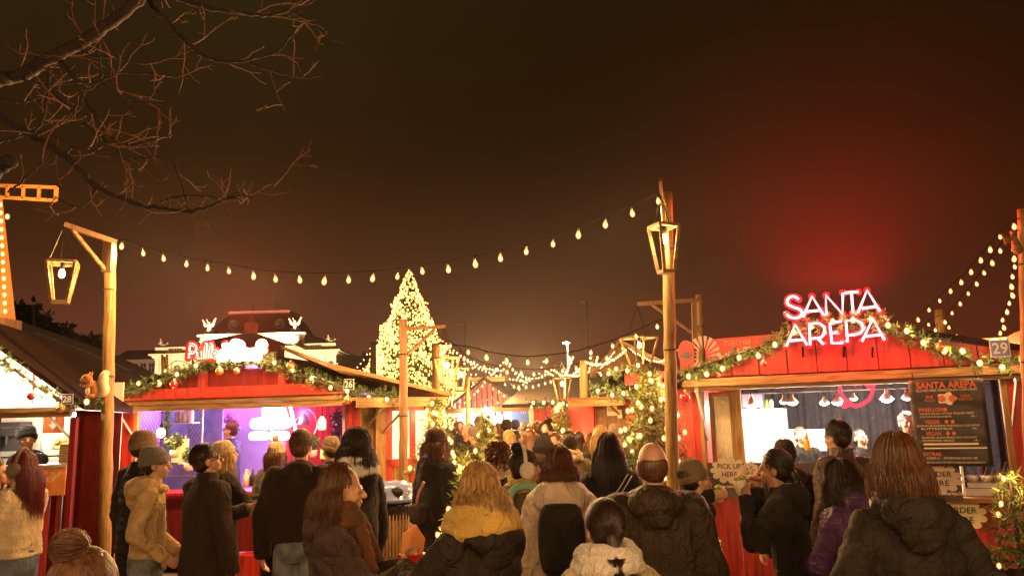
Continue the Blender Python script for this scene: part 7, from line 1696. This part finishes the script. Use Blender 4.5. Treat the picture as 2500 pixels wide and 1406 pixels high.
# street lamps
def street(label, px, y0, Y, arm, lit=False):
    b0 = gnd(px+2, Y); t0 = at(px, y0, Y); r = thing('street_lamp', label, 'street lamp', b0, 'tall street lamps beyond the market'); k = Y/F; m_ = MB(); m_.tube([b0, t0], [3.4*k, 2.4*k], 8); m_.tube([t0, t0+V((arm*k, 0, 2*k))], 1.8*k, 6); m_.build('pole', mat('galvanised', (.30, .22, .17), .5, .3), r, True)
    m_ = MB(); m_.ell(t0+V((arm*k, 0, 1*k)), (8*k, 5*k, 2.4*k), 12, 6); m_.build('lamp_head', glow('cold_street_lamp', (.80, 1, .78), 55, True) if lit else mat('galvanised', (1, 1, 1)), r, True)
    if lit: light(t0+V((arm*k, -1, -1)), 400, (.8, 1, .8), .4)
street('unlit street lamp far left behind the dark roofs', 82, 745, 80, 18); street('unlit slim street lamp right of the great lit tree', 1135, 787, 70, -14); street('tall unlit street lamp above the far red wall', 1432, 737, 60, -8); street('street lamp shining cold white in the distance', 1386, 838, 95, -4, True)

# ------------------------------------------------------------------ bare tree overhead (top left)
tree = thing('bare_tree', 'leafless tree whose dark branches reach in at the top left', 'tree', V((-6.2, 4.4, 0)))
twig_m = mat('lit_twig_bark', (.17, .07, .03), .7, col2=(.10, .04, .02), vs=9, bump=.5, bs=60)  # orange lamp light on the twigs is put into this colour
brm, twm = MB(), MB(); rg = random.Random(17)
def branch(pts, r0, r1, kids=6, depth=0, Y0=5.2, Y1=5.0, wob=.05):
    n_ = len(pts); P = smooth_path([at(x, y, Y0+(Y1-Y0)*i/(n_-1)+rg.uniform(-wob, wob)) for i, (x, y) in enumerate(pts)], 6); P = [p+V((rg.gauss(0, .004), rg.gauss(0, .004), rg.gauss(0, .004)))*(1 if 0 < i < len(P)-1 else 0) for i, p in enumerate(P)]
    m_ = len(P); brm.tube(P, [(r0+(r1-r0)*(i/(m_-1))**.8)*rg.uniform(.90, 1.10) for i in range(m_)], 8)
    for k in range(max(1, int(kids*.85))):
        i = int(m_*(.12+.86*(k+rg.random())/max(1, int(kids*.85)))); i = min(i, m_-2); twig(P[i], (P[i+1]-P[i]).normalized(), rg.uniform(.16, .42), rg.uniform(.0035, .0065), 1 if k % 2 else 2)
def twig(p, d, L_, r_, depth):
    ax = V((rg.gauss(0, .6), rg.gauss(0, .6), rg.gauss(0, 1))).normalized(); d = (d+ax*.95).normalized(); pts = [p]; n_ = 7
    curl_ = V((rg.uniform(-.2, .2), rg.uniform(-.15, .15), rg.uniform(-.05, .35)))
    for i in range(n_):
        d = (d+curl_*.3+V((rg.gauss(0, .16), rg.gauss(0, .16), rg.gauss(0, .16)))).normalized(); pts.append(pts[-1]+d*L_/n_)
    twm.tube(pts, [max(r_*(1-.6*i/n_), .0020) for i in range(n_+1)], 5)
    for i in range(2, n_, 2): twm.ell(pts[i], max(r_*1.4, .004)*.8, 5, 3)
    if depth > 0:
        for k in range(rg.choice((1, 1, 2))): twig(pts[rg.randint(2, n_-1)], d, L_*rg.uniform(.35, .6), r_*.6, depth-1)
branch([(-60, 228), (0, 198), (60, 180), (110, 150), (165, 122), (215, 95), (262, 62), (310, 25), (345, -5), (400, -60)], .052, .036, 12)
branch([(362, 4), (385, 30), (412, 52), (440, 90), (462, 110), (492, 135), (540, 152), (590, 150), (640, 138), (680, 124), (705, 95), (740, 62)], .021, .006, 9)
branch([(600, 148), (640, 165), (690, 182), (740, 190), (790, 188)], .008, .003, 4)
branch([(420, -10), (470, 10), (530, 24), (600, 35), (662, 38), (715, 20), (775, -4)], .021, .007, 6)
branch([(700, 24), (735, 40), (770, 62), (805, 95), (845, 108)], .007, .003, 3)
branch([(-40, 262), (20, 298), (75, 330), (140, 368), (195, 415), (240, 458), (290, 482), (340, 500), (400, 512), (455, 516), (500, 508), (545, 490), (590, 478), (620, 482)], .028, .007, 14)
branch([(395, 492), (440, 480), (490, 478), (540, 484), (585, 470), (598, 458)], .009, .003, 5)
branch([(150, 152), (180, 190), (205, 240), (235, 285), (258, 320), (280, 345), (310, 355), (345, 350), (420, 328)], .020, .006, 9)
branch([(120, 168), (118, 215), (112, 260), (98, 305), (78, 330)], .011, .007, 4)
branch([(50, 192), (110, 208), (180, 202), (240, 200), (300, 178), (345, 182), (400, 184), (475, 196)], .011, .003, 8)
branch([(235, 95), (240, 130), (246, 175), (252, 205), (290, 225), (330, 250), (395, 256)], .012, .003, 7)
branch([(192, 118), (225, 138), (280, 142), (330, 155), (368, 156)], .010, .004, 4)
branch([(118, 212), (150, 245), (185, 278), (215, 298)], .008, .003, 4)
branch([(205, 300), (235, 330), (262, 345), (300, 375), (340, 388), (395, 383)], .009, .004, 5)
branch([(95, 322), (150, 340), (180, 362), (220, 360), (270, 352)], .007, .003, 4)
branch([(155, 376), (182, 362), (230, 370), (280, 362), (302, 325)], .007, .003, 3)
branch([(0, 348), (40, 335), (60, 330)], .010, .006, 2)
branch([(0, 240), (50, 252), (90, 240), (118, 225)], .008, .004, 3)
branch([(20, 470), (60, 440), (100, 400), (118, 372)], .007, .004, 3)
branch([(-30, 440), (0, 410), (30, 392)], .05, .042, 1, Y0=4.6, Y1=4.6)
branch([(235, 460), (215, 495), (185, 505), (150, 490), (118, 470)], .007, .003, 3)
branch([(425, 395), (432, 420), (448, 470), (460, 515)], .008, .004, 5)
branch([(285, 368), (310, 392), (350, 385), (380, 384), (430, 398)], .007, .004, 4)
branch([(648, 412), (655, 455), (690, 450), (732, 425)], .004, .002, 2)
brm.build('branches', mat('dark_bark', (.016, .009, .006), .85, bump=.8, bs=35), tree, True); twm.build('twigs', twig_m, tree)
m1 = MB(); m1.tube(smooth_path([V((-6.2, 4.4, -.1)), V((-6.1, 4.4, 2)), V((-5.9, 4.6, 3.6)), at(-300, 330, 5.2), at(-60, 228, 5.2)], 4), [.34, .31, .29, .27, .25, .24, .22, .21, .19, .17, .15, .13, .11, .09, .07, .06, .052], 14); m1.build('trunk', bark, tree, True)
m1 = MB(); m1.tube(smooth_path([V((-6.1, 4.4, 1.8)), at(-300, 420, 4.6), at(-30, 440, 4.6)], 4), [.2, .18, .16, .14, .12, .10, .08, .06, .05], 10); m1.tube(smooth_path([at(-300, 330, 5.2), at(-150, 200, 5.2), at(-40, 262, 5.2)], 4), [.12, .11, .09, .08, .07, .06, .05, .04, .03], 10); m1.build('bough', bark, tree, True)

for o in list(COL.objects):
    if o.type == 'MESH' and o.parent and o.name.split('.')[0] in ('corner_panel', 'side_wall', 'post', 'red_post', 'cloud', 'bracket', 'lantern_bar', 'gable_frame', 'pediment', 'wire_band', 'dark_recess', 'cord', 'bolt', 'attic', 'printed_flower', 'pale_face'): split_islands(o)
# ------------------------------------------------------------------ world, haze, render settings
w = bpy.data.worlds.new('World'); sc.world = w; w.use_nodes = True
nt = w.node_tree; N = nt.nodes; L = nt.links
for n in list(N): N.remove(n)
out = N.new('ShaderNodeOutputWorld'); bg = N.new('ShaderNodeBackground'); L.new(bg.outputs[0], out.inputs[0])
tc = N.new('ShaderNodeTexCoord'); sx = N.new('ShaderNodeSeparateXYZ'); L.new(tc.outputs['Generated'], sx.inputs[0])
rp = N.new('ShaderNodeValToRGB'); L.new(sx.outputs['Z'], rp.inputs[0])
els = rp.color_ramp.elements
els[0].position = 0.0; els[0].color = (.094, .026, .013, 1)
els[1].position = .50; els[1].color = (.0150, .0085, .0021, 1)
for p_, c_ in ((.09, (.078, .0205, .0092, 1)), (.2, (.036, .0112, .0032, 1)), (.32, (.0185, .0075, .0017, 1))):
    e = els.new(p_); e.color = c_
nz = N.new('ShaderNodeTexNoise'); nz.inputs['Scale'].default_value = 2.2; nz.inputs['Detail'].default_value = 4; L.new(tc.outputs['Generated'], nz.inputs['Vector'])
mr = N.new('ShaderNodeMapRange'); mr.inputs[1].default_value = .3; mr.inputs[2].default_value = .7; mr.inputs[3].default_value = .88; mr.inputs[4].default_value = 1.14; L.new(nz.outputs['Fac'], mr.inputs[0])
vm = N.new('ShaderNodeVectorMath'); vm.operation = 'SCALE'; L.new(rp.outputs[0], vm.inputs[0]); L.new(mr.outputs[0], vm.inputs['Scale'])
mx_ = N.new('ShaderNodeMapRange'); mx_.inputs[1].default_value = -.35; mx_.inputs[2].default_value = .35; L.new(sx.outputs['X'], mx_.inputs[0])
tn = N.new('ShaderNodeMix'); tn.data_type = 'RGBA'; tn.inputs['A'].default_value = (1.05, 1.08, 1.15, 1); tn.inputs['B'].default_value = (.72, .50, .42, 1); L.new(mx_.outputs[0], tn.inputs['Factor'])
vt = N.new('ShaderNodeVectorMath'); vt.operation = 'MULTIPLY'; L.new(vm.outputs[0], vt.inputs[0]); L.new(tn.outputs['Result'], vt.inputs[1]); L.new(vt.outputs[0], bg.inputs[0]); bg.inputs[1].default_value = SKY
if HAZE:
    hb = MB(); hb.box((0, 85, 17), (260, 230, 36))
    hz = hb.build('haze', mat('dummy', (1, 1, 1)), None); tag(hz, kind='stuff')
    hm = bpy.data.materials.new('haze_air'); hm.use_nodes = True; n2 = hm.node_tree.nodes
    n2.remove(n2['Principled BSDF']); pv = n2.new('ShaderNodeVolumePrincipled'); pv.inputs['Density'].default_value = HAZE; pv.inputs['Color'].default_value = (.9, .9, .9, 1); pv.inputs['Anisotropy'].default_value = .1
    hm.node_tree.links.new(pv.outputs[0], n2['Material Output'].inputs['Volume'])
    hz.data.materials.clear(); hz.data.materials.append(hm)
s_ = sc
s_.view_settings.view_transform = 'Standard'; s_.view_settings.look = 'None'; s_.view_settings.gamma = 1; s_.view_settings.exposure = EXPO
c = s_.cycles
c.use_denoising = True; c.denoiser = 'OPENIMAGEDENOISE'
c.max_bounces = 6; c.diffuse_bounces = 3; c.glossy_bounces = 3; c.transmission_bounces = 4; c.volume_bounces = 0; c.transparent_max_bounces = 8
c.sample_clamp_indirect = 3.0; c.sample_clamp_direct = 0; c.blur_glossy = 1.0
c.caustics_reflective = False; c.caustics_refractive = False
c.use_light_tree = True
